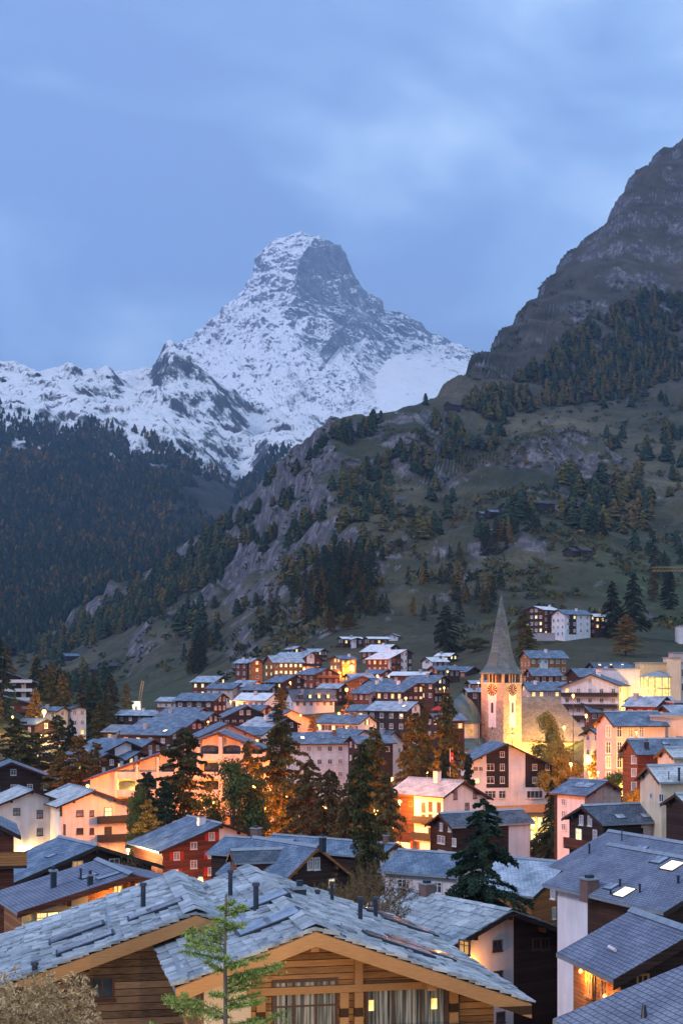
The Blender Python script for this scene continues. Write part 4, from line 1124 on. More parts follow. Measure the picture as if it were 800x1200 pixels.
# ------------------------------------------------------------------ the dark and white house below the church, with wall and glazed hall
h_c = house('black_and_white_chalet', 'tall chalet with dark plank fields and a broad white centre strip just below the church', (594, 871), 290, -9, 9.0, 9.9, 12, 25, wall='plaster_cool', roof='slate', ov=1.1,
            wg=[(588, 884, 0.9, 1.1, 'curtain'), (574, 899, 1.5, 1.3, 'curtain'), (588, 899, 0.9, 1.3, 'curtain'), (626, 899, 0.9, 1.2, 'curtain'), (641, 899, 0.8, 1.2, 'curtain'), (557, 901, 0.9, 0.9, 'glass'), (563, 901, 0.8, 0.9, 'glass'),
                (574, 914, 1.5, 1.3, 'curtain'), (588, 914, 0.9, 1.3, 'curtain'), (626, 914, 0.9, 1.2, 'curtain'), (641, 914, 0.8, 1.2, 'curtain'), (558, 915, 1.2, 1.0, 'lit_hot'), (574, 931, 2.2, 1.5, 'glass'), (588, 931, 1.4, 1.5, 'glass'), (626, 931, 3.2, 1.5, 'glass')],
            panels=[(-3.9, 0.25, 'wood_black', None), (3.4, 8.0, 'wood_black', None)] if False else [])
zpan = h_c['loc'](590, 923, 'g').z
for (x0, x1_) in ((h_c['loc'](569.5, 900, 'g').x, h_c['loc'](595.5, 900, 'g').x), (h_c['loc'](615, 900, 'g').x, h_c['loc'](646, 900, 'g').x)):
    tops = [(x, h_c['zt'] - abs(x) * h_c['tl'] - 0.02) for x in ([x0, 0, x1_] if x0 < 0 < x1_ else [x0, x1_])]
    b = MB(); b.prism([(x0, zpan), (x1_, zpan)] + tops[::-1], h_c['g0'] - 0.035, h_c['g0'] - 0.003, M['wood_black']); b.build('cladding', h_c['root'])
zg = h_c['org'].z
def long_wall(name, label, pa, pb, D0, D1, h, mat, th=0.5, cat='wall', cap=None):
    a = at(*pa, D0); b_ = at(*pb, D1); m = MB()
    d = (b_ - a); d.z = 0; L = d.length; yaw_ = math.degrees(math.atan2(-d.y, d.x))
    root = empty(name, Vector((a.x, a.y, min(a.z, b_.z) - h)), yaw_); tag(root, label, cat)
    m.box(0, L, 0, th, -1.5, h, M[mat]); m.build('masonry', root)
    c = MB(); c.box(-0.05, L + 0.05, -0.08, th + 0.08, h + 0.002, h + 0.14, M[cap or 'stone']); c.build('coping', root)
    return root
long_wall('retaining_wall', 'dark stone retaining wall under the tall chalet below the church', (548, 943), (650, 943), 279, 286, 5.5, 'stone')
# glazed hall glowing yellow
a = at(596, 955, 274); b_ = at(652, 955, 274)
hall = empty('glazed_hall', (b_.x, 274, a.z - 5.2)); tag(hall, 'low glazed hall glowing bright yellow beneath the retaining wall', 'hall')
w_ = b_.x - a.x
m = MB(); m.box(-w_, 0, 0.3, 4.0, -1, 5.0, M['plaster_yellow']); m.build('wall', hall)
m = MB(); m.box(-w_ - .3, 0.3, -0.3, 4.3, 5.002, 5.25, M['dark']); m.build('roof', hall)
for i in range(7):
    for k in range(2):
        ww_ = w_ / 7; x0 = -w_ + i * ww_
        m = MB(); m.box(x0 + 0.1, x0 + ww_ - 0.1, 0.1, 0.16, 0.2 + 2.4 * k, 2.45 + 2.4 * k, M['metal'])
        wnd = m.build('window', hall)
        m = MB(); m.box(x0 + 0.2, x0 + ww_ - 0.2, 0.06, 0.098, 0.3 + 2.4 * k, 2.35 + 2.4 * k, M['lit_hot']); m.build('pane', wnd)
glow(hall, (-w_ * 0.45, -2.5, 3.0), 900, (1, 0.7, 0.12))

# ------------------------------------------------------------------ terraced apartment house with the long sloping roof
t1 = house('terraced_apartments', 'large pinkish apartment block with stacked balconies and one very long sloping roof on the left', (256, 858), 250, 0, 22.0, 9.5, 14, 19.6, wall='plaster_cream', roof='slate', ov=1.0, cat='apartment block', fascia='wood_red', pitch_r=21)
za = t1['za']; g0 = t1['g0']
# open galleries: dark recess, pillars, parapets
for k, (xa, xb) in enumerate(((-6.8, 7.5), (-16.6, 7.6), (-16.6, 7.6), (-16.6, 7.6))):
    zt_ = za - 3.2 - 2.9 * k
    if zt_ < 1: break
    n = int(round((xb - xa) / 3.4)); stp = (xb - xa) / n
    for i in range(n):
        x0 = xa + i * stp + 0.35; x1_ = xa + (i + 1) * stp - 0.35
        if t1['zt'] - (abs(x0) * t1['tl'] if x0 < 0 else 0) - 0.2 < zt_ + 1.5: continue
        m = MB(); ar = [(x0, zt_ - 0.6), (x1_, zt_ - 0.6), (x1_, zt_ + 0.7)] + [((x0 + x1_) / 2 + (x1_ - x0) / 2 * math.cos(t_), zt_ + 0.7 + 0.35 * math.sin(t_)) for t_ in (0.6, 1.2, 1.9, 2.5)] + [(x0, zt_ + 0.7)]
        m.prism(ar, g0 - 0.02, g0 - 0.001, M['glass' if r_ else 'glass'] if (r_ := rng.random() < 0.8) else M['lit_dim']); m.build('window', t1['root'])
    m = MB(); m.box(xa if k else xa, xb, g0 - 1.2, g0 - 0.002, zt_ - 1.5, zt_ - 1.3, M['plaster_pink']); bo = m.build('balcony', t1['root'])
    m = MB(); m.box(xa, xb, g0 - 1.2, g0 - 1.1, zt_ - 1.298, zt_ - 0.35, M['plaster_pink']); m.build('parapet', bo)
for i, x in enumerate([-6.8 + 3.575 * q_ for q_ in range(5)]):
    m = MB(); m.box(x - 0.28, x + 0.28, g0 - 1.35, g0 - 0.003, -0.5, t1['zt'] - abs(x) * t1['tl'] - 0.4, M['plaster_pink']); m.build('pillar', t1['root'])
for x in (-16.6, -13.2, -9.8):
    m = MB(); m.box(x - 0.2, x + 0.2, g0 - 1.3, g0 - 0.003, -0.5, t1['zt'] - abs(x) * t1['tl'] - 0.4, M['plaster_cream']); m.build('pillar', t1['root'])
wall_lamp(t1, -14.0, za - 9.4, 1500, col=(1, .4, .06)); wall_lamp(t1, -7.5, za - 10.2, 1300); wall_lamp(t1, 4.0, za - 12.6, 1500); wall_lamp(t1, -2.0, za - 12.4, 1500)
for fx in (-20, -17, -14.5, -12, -9, -5):
    m = MB(); m.box(-0.25, 0.25, -0.25, 0.25, -0.6, 0.8, M['grey_wall']); m.build('chimney', t1['roof'], (fx, 1 + (fx % 3), za + fx * t1['tl']))
house('white_gable_house', 'white gable with two tiny windows rising behind the terraced apartment block', (267, 848), 285, -12, 5.5, 6.2, 12, 24, wall='plaster_pink', roof='slate', ov=0.8, wg=[(266, 854, 0.5, 0.6, 'glass'), (269, 857, 0.5, 0.7, 'glass')], fascia='wood_red')
house('white_and_dark_chalet', 'chalet with a white centre panel and dark wooden sides left above the long sloping roof', (149, 868), 300, -42, 7.2, 4.6, 12, 21, wall='wood_dark', roof='slate', ov=0.9, panels=[(-2.2, 1.6, 'plaster_cool', -0.5)], pipes=[(140, 862, 'L', 0.9, 0.1)])
# ------------------------------------------------------------------ upper village, one row per house
# label, apex px, py, distance, yaw, half widths, length, pitch, wall, roof, (gable cols, side cols, rows), share lit, extras
U = [
 ('big red wooden chalet with a white centre panel, orange-lit below, in the highest row', 366, 764, 620, -52, 7.5, 7.5, 17, 22, 'wood_red', 'slate_light', (3, 4, 3), .25, dict(panels=[(-2.6, 2.2, 'plaster', 0)], glow=(-5, 2.2, 2600))),
 ('long apartment house with two rows of brightly lit windows under a frosted roof', 313, 768, 610, 66, 6, 6, 14, 26, 'wood_orange', 'slate_light', (2, 6, 3), .85, dict(litmat='lit_hot', glow=None)),
 ('small chalet with a pale gable at the left end of the highest row', 298, 772, 600, -50, 4, 4, 8, 24, 'wood_red', 'slate_light', (2, 2, 2), .2, {}),
 ('narrow chalet with an orange-lit gable just left of the lit apartment house', 302, 771, 596, -24, 3, 3, 9, 30, 'wood_orange', 'slate_light', (1, 2, 2), .3, {}),
 ('reddish chalet with stacked wooden balconies below the big red chalet with a white panel', 384, 783, 560, -40, 6.5, 7, 12, 20, 'wood_red', 'slate', (4, 3, 3), .06, dict(balc=[(-5, 5.5, 3.6, 'wood_orange'), (-5, 5.5, 6.4, 'wood_orange')])),
 ('dark chalet glowing orange underneath, in front of the lit apartment house', 347, 791, 540, -40, 6.4, 5.0, 11, 22, 'wood_dark', 'slate', (2, 3, 2), .05, dict(glow=(1.5, 1.6, 1600))),
 ('white house with three arched windows and lit dormers in a dark mansard roof', 337, 808, 480, 68, 4.2, 4.6, 15, 38, 'plaster_cool', 'slate_dark', (2, 6, 1), .25, dict(dorm=4)),
 ('white-walled building with a snow-pale roof left of the house with the lit dormers', 322, 812, 470, -62, 5.2, 4.2, 12, 24, 'plaster_cool', 'snowroof', (2, 5, 2), .0, {}),
 ('blue-roofed chalet with a brown gable above the white-walled building with the pale roof', 323, 802, 500, -62, 4.6, 4.6, 11, 22, 'wood_dark', 'slate', (3, 3, 2), .05, {}),
 ('pink-walled house with a reddish gable edge, behind the black chalet', 303, 797, 520, -48, 5.5, 5, 10, 22, 'plaster_pink', 'slate_light', (2, 3, 2), .1, dict(fascia='wood_red')),
 ('chalet with one brightly lit bay at the upper left end of the village', 262, 792, 540, -58, 5.6, 3.5, 11, 22, 'wood_red', 'slate_light', (2, 3, 2), .55, dict(litmat='lit_hot')),
 ('blue-roofed pink house right of the chalet with the bright bay', 283, 800, 520, -60, 5, 4, 12, 22, 'plaster_pink', 'slate', (3, 3, 2), .05, {}),
 ('nearly black chalet with a single lit window, biggest dark gable left of the middle', 290, 827, 430, -16, 7.4, 6.3, 11, 25, 'wood_black', 'slate', (6, 3, 2), .16, dict(ov=0.7)),
 ('long pink balcony house high at the left edge of the village', 236, 817, 510, -64, 4, 4, 16, 20, 'plaster_pink', 'slate_light', (2, 6, 2), .05, dict(sbalc=[(0, 14, 4.4, 'wood_red'), (0, 14, 7.0, 'wood_red')])),
 ('brown house under the long pink balcony house at the left edge of the village', 240, 829, 470, -60, 4, 4.5, 14, 20, 'wood_red', 'slate', (3, 4, 2), .1, {}),
 ('house with a big plain blue roof left of the black chalet', 262, 812, 480, -66, 6, 4, 15, 22, 'wood_dark', 'slate', (3, 4, 2), .05, {}),
 ('low house with a wide blue roof in front of the black chalet on its left', 252, 834, 420, -66, 6, 4, 17, 20, 'wood_dark', 'slate', (3, 5, 1), .05, {}),
 ('low blue-roofed house right above the ridge of the apartment block', 232, 842, 380, -64, 5.4, 4, 16, 20, 'wood_dark', 'slate', (3, 5, 1), .02, {}),
 ('blue-roofed house with a tiny roof light above the long sloping roof', 214, 852, 350, -62, 5, 4, 15, 19, 'wood_dark', 'slate', (2, 4, 1), .05, dict(sky=1)),
 ('long blue roof stepping down towards the billboards', 194, 850, 400, -64, 5, 4, 17, 20, 'wood_dark', 'slate', (3, 4, 1), .1, {}),
 ('slate-roofed house between the white-centred chalet and the apartment roof', 181, 866, 320, -60, 5, 4, 14, 20, 'wood_red', 'slate', (3, 4, 1), .2, {}),
 ('frosted roof behind the floodlit crane mast', 190, 832, 520, -66, 5, 4, 16, 20, 'wood_dark', 'slate_light', (3, 4, 1), .0, {}),
 ('chalet with a deep front gable half hidden by the larches at the middle', 338, 841, 400, -44, 5.8, 4.6, 13, 22, 'wood_dark', 'slate_light', (2, 3, 2), .05, {}),
 ('pink house with a reddish-edged gable below the house with the lit dormers', 342, 832, 430, -30, 4.2, 9, 9, 22, 'plaster_pink', 'slate', (3, 3, 2), .1, dict(fascia='wood_red', yaw2=1)),
 ('blue lean roof house with pale walls in front of the deep-gabled chalet', 320, 852, 360, -60, 4.8, 3, 12, 20, 'plaster_cool', 'slate', (2, 3, 2), .1, {}),
 ('wide white house with one lit roof window, behind the tall larches', 336, 858, 330, 78, 4.8, 4.6, 15, 27, 'plaster_cool', 'slate', (3, 6, 4), .08, dict(sky=3, sh=3.0)),
 ('house with a broad blue roof right of the small autumn larch', 404, 826, 470, 70, 3.6, 4.6, 13, 24, 'plaster', 'slate', (2, 4, 2), .1, {}),
 ('white chalet with two very bright windows and a wide blue roof', 433, 838, 390, -56, 5.2, 5.0, 14, 22, 'plaster', 'slate', (3, 6, 1), .75, dict(litmat='lit_hot')),
 ('white house with a dark blue hipped roof among the larches', 463, 856, 350, -52, 5.6, 4.6, 11, 30, 'plaster', 'slate_dark', (3, 3, 3), .08, dict(chim=1)),
 ('white house with pale blue roof left of the dark hipped roof', 428, 855, 345, -40, 4.6, 4.0, 10, 26, 'plaster', 'slate', (2, 3, 3), .08, {}),
 ('black chalet with a white arched gable panel and a frosted roof', 490, 822, 400, -58, 6.0, 5.0, 13, 22, 'wood_black', 'slate_light', (3, 4, 2), .04, dict(panels=[(-2.2, 2.0, 'plaster_cool', 0)], sky=1)),
 ('brown chalet with two white rendered strips left of the black chalet', 455, 799, 450, -36, 7.0, 3.8, 10, 26, 'wood_red', 'slate', (3, 3, 2), .0, dict(panels=[(-6.5, -4.2, 'plaster_cool', 0), (-.2, 2.6, 'plaster_cool', 0)])),
 ('white gabled house under a blue roof left of the brown chalet with white strips', 432, 795, 460, 50, 3.4, 3.6, 9, 26, 'plaster_cool', 'slate', (1, 2, 2), .0, {}),
 ('dark brown chalet with two lit windows, above the black chalet', 490, 800, 440, -46, 6.6, 3.8, 12, 22, 'wood_dark', 'slate', (4, 4, 2), .25, {}),
 ('dark brown chalet with a pair of yellow windows and a plain blue roof', 521, 791, 480, -52, 5.6, 4.6, 13, 24, 'wood_dark', 'slate', (4, 4, 2), .3, dict(litmat='lit_hot')),
 ('snow-dusted low roof left of the chalet with a pair of yellow windows', 505, 787, 500, -62, 4, 3, 14, 18, 'wood_red', 'snowroof', (2, 3, 1), .0, {}),
 ('large dark brown chalet with a white stair strip, tallest in the upper middle', 477, 761, 600, -38, 9.6, 3.8, 15, 22, 'wood_dark', 'snowroof', (6, 4, 4), .04, dict(panels=[(-2.6, 0.4, 'plaster_cool', 0), (-9.0, -7.6, 'plaster_cool', 0)], balc=[(-6.8, -3, 4.6, 'wood_red'), (-6.8, -3, 7.4, 'wood_red')])),
 ('dark chalet with a sloping snowy roof just above the large one with the stair strip', 463, 755, 640, -52, 8, 4, 13, 22, 'wood_dark', 'snowroof', (3, 4, 2), .1, {}),
 ('dark chalet with warm lit windows left in the upper row of three', 397, 746, 680, 64, 3, 3.4, 11, 18, 'wood_dark', 'snowroof', (2, 3, 3), .6, {}),
 ('middle chalet of the upper row of three with a white corner', 419, 747, 676, -12, 3.4, 3.4, 10, 18, 'wood_dark', 'snowroof', (2, 2, 3), .1, dict(panels=[(-2.8, -0.5, 'plaster_cool', 0)])),
 ('right chalet of the upper row of three with tall dark posts', 428, 746, 675, 66, 3, 3.2, 11, 18, 'wood_red', 'snowroof', (2, 3, 3), .1, {}),
 ('small white house with a snow-covered roof above the row of three', 458, 742, 690, 10, 3.6, 3.6, 9, 18, 'plaster_cool', 'snowroof', (2, 2, 2), .0, {}),
 ('lonely lit chalet perched on the rocks above the village', 451, 711, 750, 40, 4.4, 5, 9, 22, 'wood_orange', 'snowroof', (3, 3, 3), .4, {}),
 ('orange chalet beside the brightest street lamp on the hillside', 391, 768, 590, 52, 4.2, 4, 9, 20, 'wood_orange', 'slate', (3, 3, 2), .3, dict(glow=(3, 1.5, 2500))),
 ('red roofed low house right of the brightest hillside lamp', 425, 792, 500, -10, 5.5, 5, 9, 20, 'wood_orange', 'slate', (3, 2, 1), .1, dict(fascia='wood_red')),
 ('blue-grey house behind the orange chalet beside the brightest lamp', 380, 760, 650, -56, 4, 4, 10, 20, 'wood_dark', 'slate_light', (3, 3, 2), .05, {}),
 ('snowy-roofed white and dark chalet right of the large chalet with the stair strip', 498, 770, 620, 56, 3.8, 4.4, 9.5, 24, 'plaster_cool', 'snowroof', (3, 3, 2), .12, dict(spanels=[(2, 6, 'wood_black', 0)])),
 ('dark chalet with stacked yellow windows, uppermost right of the middle', 533, 765, 630, -48, 3.4, 3.0, 9, 24, 'wood_black', 'snowroof', (2, 2, 4), .55, dict(litmat='lit_hot')),
 ('dark barn-like house with an orange-lit corner left of the church spire', 556, 781, 580, -48, 5.2, 5, 11, 22, 'wood_black', 'slate', (0, 3, 1), .5, {}),
 ('pale blue roof close to the left of the church tower, upper of two', 547, 797, 470, 74, 3, 3, 9, 20, 'wood_dark', 'slate_light', (1, 2, 1), .0, {}),
 ('pale blue roof close to the left of the church tower, lower of two', 543, 806, 450, 74, 3, 3, 9, 22, 'wood_dark', 'slate_light', (1, 2, 1), .0, {}),
 ('hillside hotel with a glowing gable and lit ground floor, right of the spire', 624, 710, 640, 44, 7.8, 5.4, 13, 18, 'wood_red', 'snowroof', (5, 3, 4), .3, dict(litmat='lit_hot', lowlit=1, panels=[(-5.6, 4.6, 'wood_dark', 3, 12)])),
 ('blue-roofed white and dark hillside house next to the hotel with the glowing gable', 652, 714, 635, 60, 5.4, 5, 15, 24, 'plaster_cool', 'slate', (3, 4, 3), .04, dict(spanels=[(2, 6, 'wood_dark', 3)])),
 ('small dark chalet with a bright lamp right of the white and dark hillside house', 690, 719, 640, 62, 4, 3.5, 7, 22, 'wood_dark', 'snowroof', (2, 2, 2), .4, {}),
 ('little stone hut beside the two dark conifers on the meadow', 706, 716, 650, 76, 2.6, 2.6, 6, 20, 'grey_wall', 'slate', (0, 1, 1), .0, {}),
 ('wide brown house with a white middle and blue roof above the church nave', 612, 762, 520, 72, 4.4, 5.2, 15, 28, 'wood_orange', 'slate', (3, 6, 3), .15, dict(spanels=[(3.4, 6.4, 'plaster_cool', 0)])),
 ('blue-roofed low house below the wide brown house with the white middle', 617, 783, 480, 76, 4, 4.6, 10.5, 28, 'wood_dark', 'slate', (2, 4, 1), .0, {}),
 ('blue-roofed house with orange-lit shop windows right of the church tower', 612, 799, 450, 78, 4, 4.8, 13.5, 28, 'plaster_pink', 'slate', (2, 5, 1), .55, {}),
 ('large pink hotel with three wooden balconies and a wide gable', 692, 790, 430, 22, 9.6, 8.6, 13, 21, 'plaster', 'slate', (5, 3, 4), .06, dict(balc=[(-8.5, 7.5, 6.2, 'wood_dark'), (-8.5, 7.5, 9.4, 'wood_dark'), (-8.5, 7.5, 12.6, 'wood_dark')], spanels=[(0.1, 11.3, 'plaster_yellow', 0)], ov=0.9)),
 ('broad blue roof behind the large pink hotel', 668, 783, 470, 74, 5, 6, 16, 24, 'wood_dark', 'slate', (2, 4, 1), .05, {}),
 ('dark blue roof with two bright roof lights above the broad roof behind the pink hotel', 690, 776, 520, 76, 4, 4.4, 14, 24, 'wood_dark', 'slate_dark', (2, 4, 1), .0, dict(sky=3, skylit=1)),
 ('blue roof with a round dormer left of the white block', 716, 779, 480, 76, 4, 5, 12, 26, 'grey_wall', 'slate', (2, 3, 1), .0, {}),
 ('small blue roofs in front of the glazed round building', 738, 816, 330, 70, 3, 3.6, 10, 20, 'plaster', 'slate_light', (2, 3, 1), .05, {}),
 ('brown chalet with a round arch and frosted roof at the right edge', 781, 816, 310, -52, 4.6, 4, 8, 24, 'wood_red', 'slate_light', (2, 3, 1), .1, {}),
 ('stepped blue roofs left of the tall pink balcony hotel', 680, 823, 432, 72, 4.5, 5.6, 9, 26, 'wood_red', 'slate', (2, 4, 2), .15, {}),
 ('orange-lit house with a small roof between the church nave and the balcony hotel', 690, 853, 290, 60, 3.2, 3.2, 8, 24, 'plaster_cream', 'slate', (2, 2, 2), .3, dict(glow=(-1, 3, 1400))),
 ('red-brown chalet with long dark balconies at the far left', -6, 783, 480, -10, 7, 13.5, 12, 19, 'wood_dark', 'slate', (7, 3, 3), .02, dict(balc=[(-6, 11.5, 4.6, 'frame'), (-6, 11.5, 7.4, 'frame'), (-4, 11.5, 10.2, 'frame')], panels=[(8.2, 9.6, 'plaster_cream', 0)])),
 ('chalet glowing red under its lower roof at the far left', -12, 812, 440, -8, 7, 16, 10, 14, 'wood_red', 'slate', (6, 3, 2), .2, dict(glow=(4, 2, 1600))),
 ('small chalet with a porch lamp among the autumn larches on the left', 55, 842, 400, -48, 4, 4.6, 10, 22, 'wood_dark', 'slate', (3, 2, 2), .4, dict(glow=(0, 1.2, 1300))),
 ('small house with a pale gable wall among the larches on the left', 76, 828, 430, -58, 3, 3, 8, 22, 'plaster_cream', 'slate', (1, 2, 1), .0, {}),
 ('narrow white house with balconies showing between the larches on the left', 93, 828, 440, -30, 3, 3.2, 8, 12, 'plaster', 'slate', (2, 1, 3), .1, {}),
 ('small blue roof tucked between the black chalet and the house with arched windows', 315, 826, 445, -60, 4, 4, 10, 22, 'wood_dark', 'slate', (2, 3, 1), .3, {}),
 ('grey-blue roof right of the red chalet with stacked balconies', 404, 801, 500, -58, 4, 4, 9, 22, 'wood_dark', 'slate_light', (2, 3, 1), .3, {}),
 ('low frosted roof right below the orange hillside chalet', 405, 789, 540, 66, 3.4, 4, 10, 22, 'wood_orange', 'slate_light', (2, 3, 1), .4, {}),
 ('little house with a violet roof below the brown chalet with white strips', 449, 826, 405, -54, 4, 3.6, 10, 22, 'plaster_pink', 'slate', (2, 3, 1), .2, {}),
 ('little dark house in front of the large chalet with the stair strip', 455, 784, 545, -50, 4.4, 4, 9, 22, 'wood_red', 'slate', (3, 3, 1), .3, {}),
 ('dark house under the two upper snowy-roofed chalets, left of the greenish lamp', 505, 780, 560, 60, 3.6, 4.2, 11, 22, 'wood_dark', 'slate', (2, 4, 1), .3, {}),
 ('small blue-roofed house just left of the red parasol', 503, 836, 345, 66, 3.2, 3.6, 8, 24, 'wood_dark', 'slate', (2, 3, 1), .3, {}),
 ('slate roof in front of the white house with pale blue roof', 410, 862, 318, 70, 3.6, 3.8, 9, 22, 'wood_dark', 'slate', (2, 3, 1), .2, {}),
 ('frosted roof just above the graveyard larches, right of the terraced apartments', 300, 866, 300, -52, 5, 3.4, 10, 20, 'wood_red', 'slate_light', (2, 3, 1), .2, {}),
 ('low roof behind the left end of the terraced apartments roof', 165, 880, 300, -58, 4.4, 3.6, 10, 20, 'wood_red', 'slate', (2, 3, 1), .3, {}),
 ('lower blue roof left of the white-centred chalet, close to the larches', 128, 882, 290, -50, 4.4, 3.6, 8, 20, 'wood_dark', 'slate', (2, 3, 1), .3, {}),
 ('blue roof with orange-lit eaves between the brown brick-like house and the balcony hotel', 700, 842, 330, 72, 3.6, 4, 8, 24, 'plaster_cream', 'slate', (2, 3, 1), .3, {}),
 ('frosted roof at the right edge behind the flat-roofed pink hotel', 775, 826, 290, 74, 3.4, 3.8, 9, 22, 'wood_red', 'slate_light', (2, 3, 1), .3, {}),
 ('tiny chalet left of the row of three, lit from below', 352, 757, 650, -40, 3.6, 3.6, 7, 22, 'wood_red', 'slate_light', (2, 2, 1), .4, {}),
]
for (lab, px, py, D, yaw, hl, hr, L, pit, wl, rf, au, lt, ex) in U:
    ex = dict(ex); kw = {}
    for k in ('panels', 'spanels', 'balc', 'sbalc', 'fascia', 'litmat', 'ov'):
        if k in ex: kw[k] = ex[k]
    if D > 400 and 'ov' not in kw: kw['ov'] = 0.8
    big = 1.15 if D > 380 else 1.0
    r_ = random.Random(hash_(lab) + 5)
    if 'chalet' in lab and 'balc' not in kw and au[0] >= 2 and r_.random() < .75:
        wd_ = r_.choice(['wood_orange', 'wood_red', 'wood_dark', 'wood_dark'])
        kw['balc'] = [(-hl + 1.3, hr - 1.3, 2.95 + 2.75 * k, wd_, 1.0) for k in range(1, max(2, au[2]))]
    if r_.random() < .3: kw['shutters'] = r_.choice(['shutter_brown', 'shutter_red', 'shutter_brown'])
    cat = 'chalet' if ('chalet' in lab) else ('hotel' if 'hotel' in lab else 'house')
    nm = {'chalet': 'chalet', 'hotel': 'hotel', 'house': 'village_house'}[cat]
    if 'apartment house' in lab: cat, nm = 'apartment house', 'apartment_house'
    if 'hut' in lab: cat, nm = 'hut', 'stone_hut'
    inf = house(nm, lab, (px, py), D, yaw, hl, hr, L, pit, wall=wl, roof=rf, auto=au, lit=lt, group=GF, ww=big, wh=1.3 if D > 380 else 1.15, cat=cat, **kw)
    if ex.get('glow'):
        gx, gz_, w_ = ex['glow']; wall_lamp(inf, gx, min(gz_, inf['za'] - 3) + max(0, inf['za'] - 9), w_, 'g')
    r_ = random.Random(hash_(lab))
    if ex.get('chim') or r_.random() < 0.6:
        b = MB(); b.box(-.4, .4, -.4, .4, -.9, 1.0, M[r_.choice(['grey_wall', 'brick', 'plaster'])]); b.box(-.48, .48, -.48, .48, 1.002, 1.12, M['zinc'])
        s_ = -1 if yaw < 0 else 1; fx = s_ * 1.2
        b.build('chimney', inf['roof'], (fx, r_.uniform(-.3, .3) * L, inf['za'] - abs(fx) * inf['tl']))
    for i in range(ex.get('sky', 0)):
        s_ = -1 if yaw < 0 else 1; Q = Matrix.Rotation(s_ * math.atan(inf['tl']), 4, 'Y'); wd = (hl if s_ < 0 else hr) * 0.5
        b = MB(); b.box(-.6, .6, -.5, .5, -.02, .1, M['metal'], Q); o_ = b.build('skylight', inf['roof'], (s_ * wd, (-.3 + .3 * i) * L, inf['za'] - wd * inf['tl']))
        b = MB(); b.box(-.5, .5, -.4, .4, .102, .13, M['skylit' if (ex.get('skylit') or i == 0) else 'skyglass'], Q); b.build('pane', o_)
    for i in range(ex.get('dorm', 0)):
        s_ = -1 if yaw < 0 else 1; x = s_ * (hr * .68)
        d = MB(); z0 = inf['za'] - abs(x) * inf['tr']; y = (-.3 + .2 * i) * L
        d.box(min(x, x + s_ * .8), max(x, x + s_ * .8), y - .6, y + .6, z0 - 1.0, z0 + .9, M['wood_dark']); d.box(min(x - s_ * .4, x + s_ * 1.0), max(x - s_ * .4, x + s_ * 1.0), y - .75, y + .75, z0 + .902, z0 + 1.05, M['zinc'])
        o_ = d.build('dormer', inf['roof'])
        d = MB(); xs_ = sorted((x + s_ * .802, x + s_ * .84)); d.box(xs_[0], xs_[1], y - .4, y + .4, z0 - .25, z0 + .75, M['lit_hot' if i > 0 else 'glass']); d.build('window', o_)

# ------------------------------------------------------------------ boxy buildings on the right
def block(name, label, px0, px1, py_top, D, depth, h, mat, cat='building', rows=(), yaw=0.0, roofmat='zinc', group=None):
    """flat-roofed block; px0/px1 are the front corners at distance D. rows: (z below top, n, w, h, pane, shutters)"""
    a = at(px0, py_top, D); b_ = at(px1, py_top, D); W = b_.x - a.x
    gz = min(ground(a.x, D), ground(b_.x, D), a.z - h)
    root = empty(name, ((a.x + b_.x) / 2, D, gz), yaw); tag(root, label, cat, group)
    H = a.z - gz
    m = MB(); m.box(-W / 2, W / 2, 0, depth, -0.5, H - 0.3, M[mat]); m.build('wall', root)
    m = MB(); m.box(-W / 2 - 0.25, W / 2 + 0.25, -0.35, depth + 0.25, H - 0.298, H, M[roofmat]); ro = m.build('roof', root)
    for (zd, n, w, hh_, pane, sh) in rows:
        for i in range(n):
            x = -W / 2 + W * (i + .5) / n
            add_window(root, (x, -0.004, H - zd), 0, w, hh_, pane if isinstance(pane, str) else rng.choice(pane), 'frame', D < 235, sh)
    return dict(root=root, H=H, W=W, g0=0.0, roof=ro)
hb = house('balcony_hotel', 'tall pink hotel with narrow balconies and open shutters, right of the church', (706, 834), 252, 80, 5.5, 5.2, 9.5, 23, wall='plaster_pink', roof='slate', ov=0.6, cat='hotel',
           ws=[(x, y, 0.9, 1.9, rng.choice(['glass', 'curtain', 'glass', 'lit_dim'])) for y in (857, 876, 893, 911) for x in (712, 725, 738, 751)],
           sbalc=[(0.3, 11.5, 9.2 - 2.0, 'metal', 0.8)])
for k, (y0_, y1_) in enumerate(((1.4, 3.4), (1.4, 3.4), (4.8, 6.2))):
    b = MB(); z_ = hb['ztop_s'] - 5.9 - 2.6 * (k % 2); b.box(hb['sx'] + .002, hb['sx'] + .9, hb['g0'] + y0_, hb['g0'] + y1_, z_ - .12, z_, M['stone']); bo = b.build('balcony', hb['root'])
    b = MB(); b.box(hb['sx'] + .84, hb['sx'] + .9, hb['g0'] + y0_, hb['g0'] + y1_, z_ + .002, z_ + .95, M['metal']); b.build('railing', bo)
wall_lamp(hb, 2.5, hb['ztop_s'] - 8.0, 450, 'r'); wall_lamp(hb, 7.5, hb['ztop_s'] - 9.5, 400, 'r')
u2 = block('dormer_hotel_wing', 'pale upper storey with tall dark-framed windows set on the roof of the tall pink hotel', 734, 765, 838, 252, 8, 5, 'plaster', 'hotel wing', rows=[(1.9, 3, 1.4, 2.1, 'glass', None)])
u3 = block('flat_roofed_hotel', 'pink hotel with red-brown shutters and a flat roof at the right edge', 762, 812, 838, 250, 14, 12, 'plaster_pink', 'hotel', rows=[(4.3, 3, 1.2, 1.6, 'glass', 'shutter_brown'), (7.4, 3, 1.2, 1.5, 'glass', 'shutter_brown')])
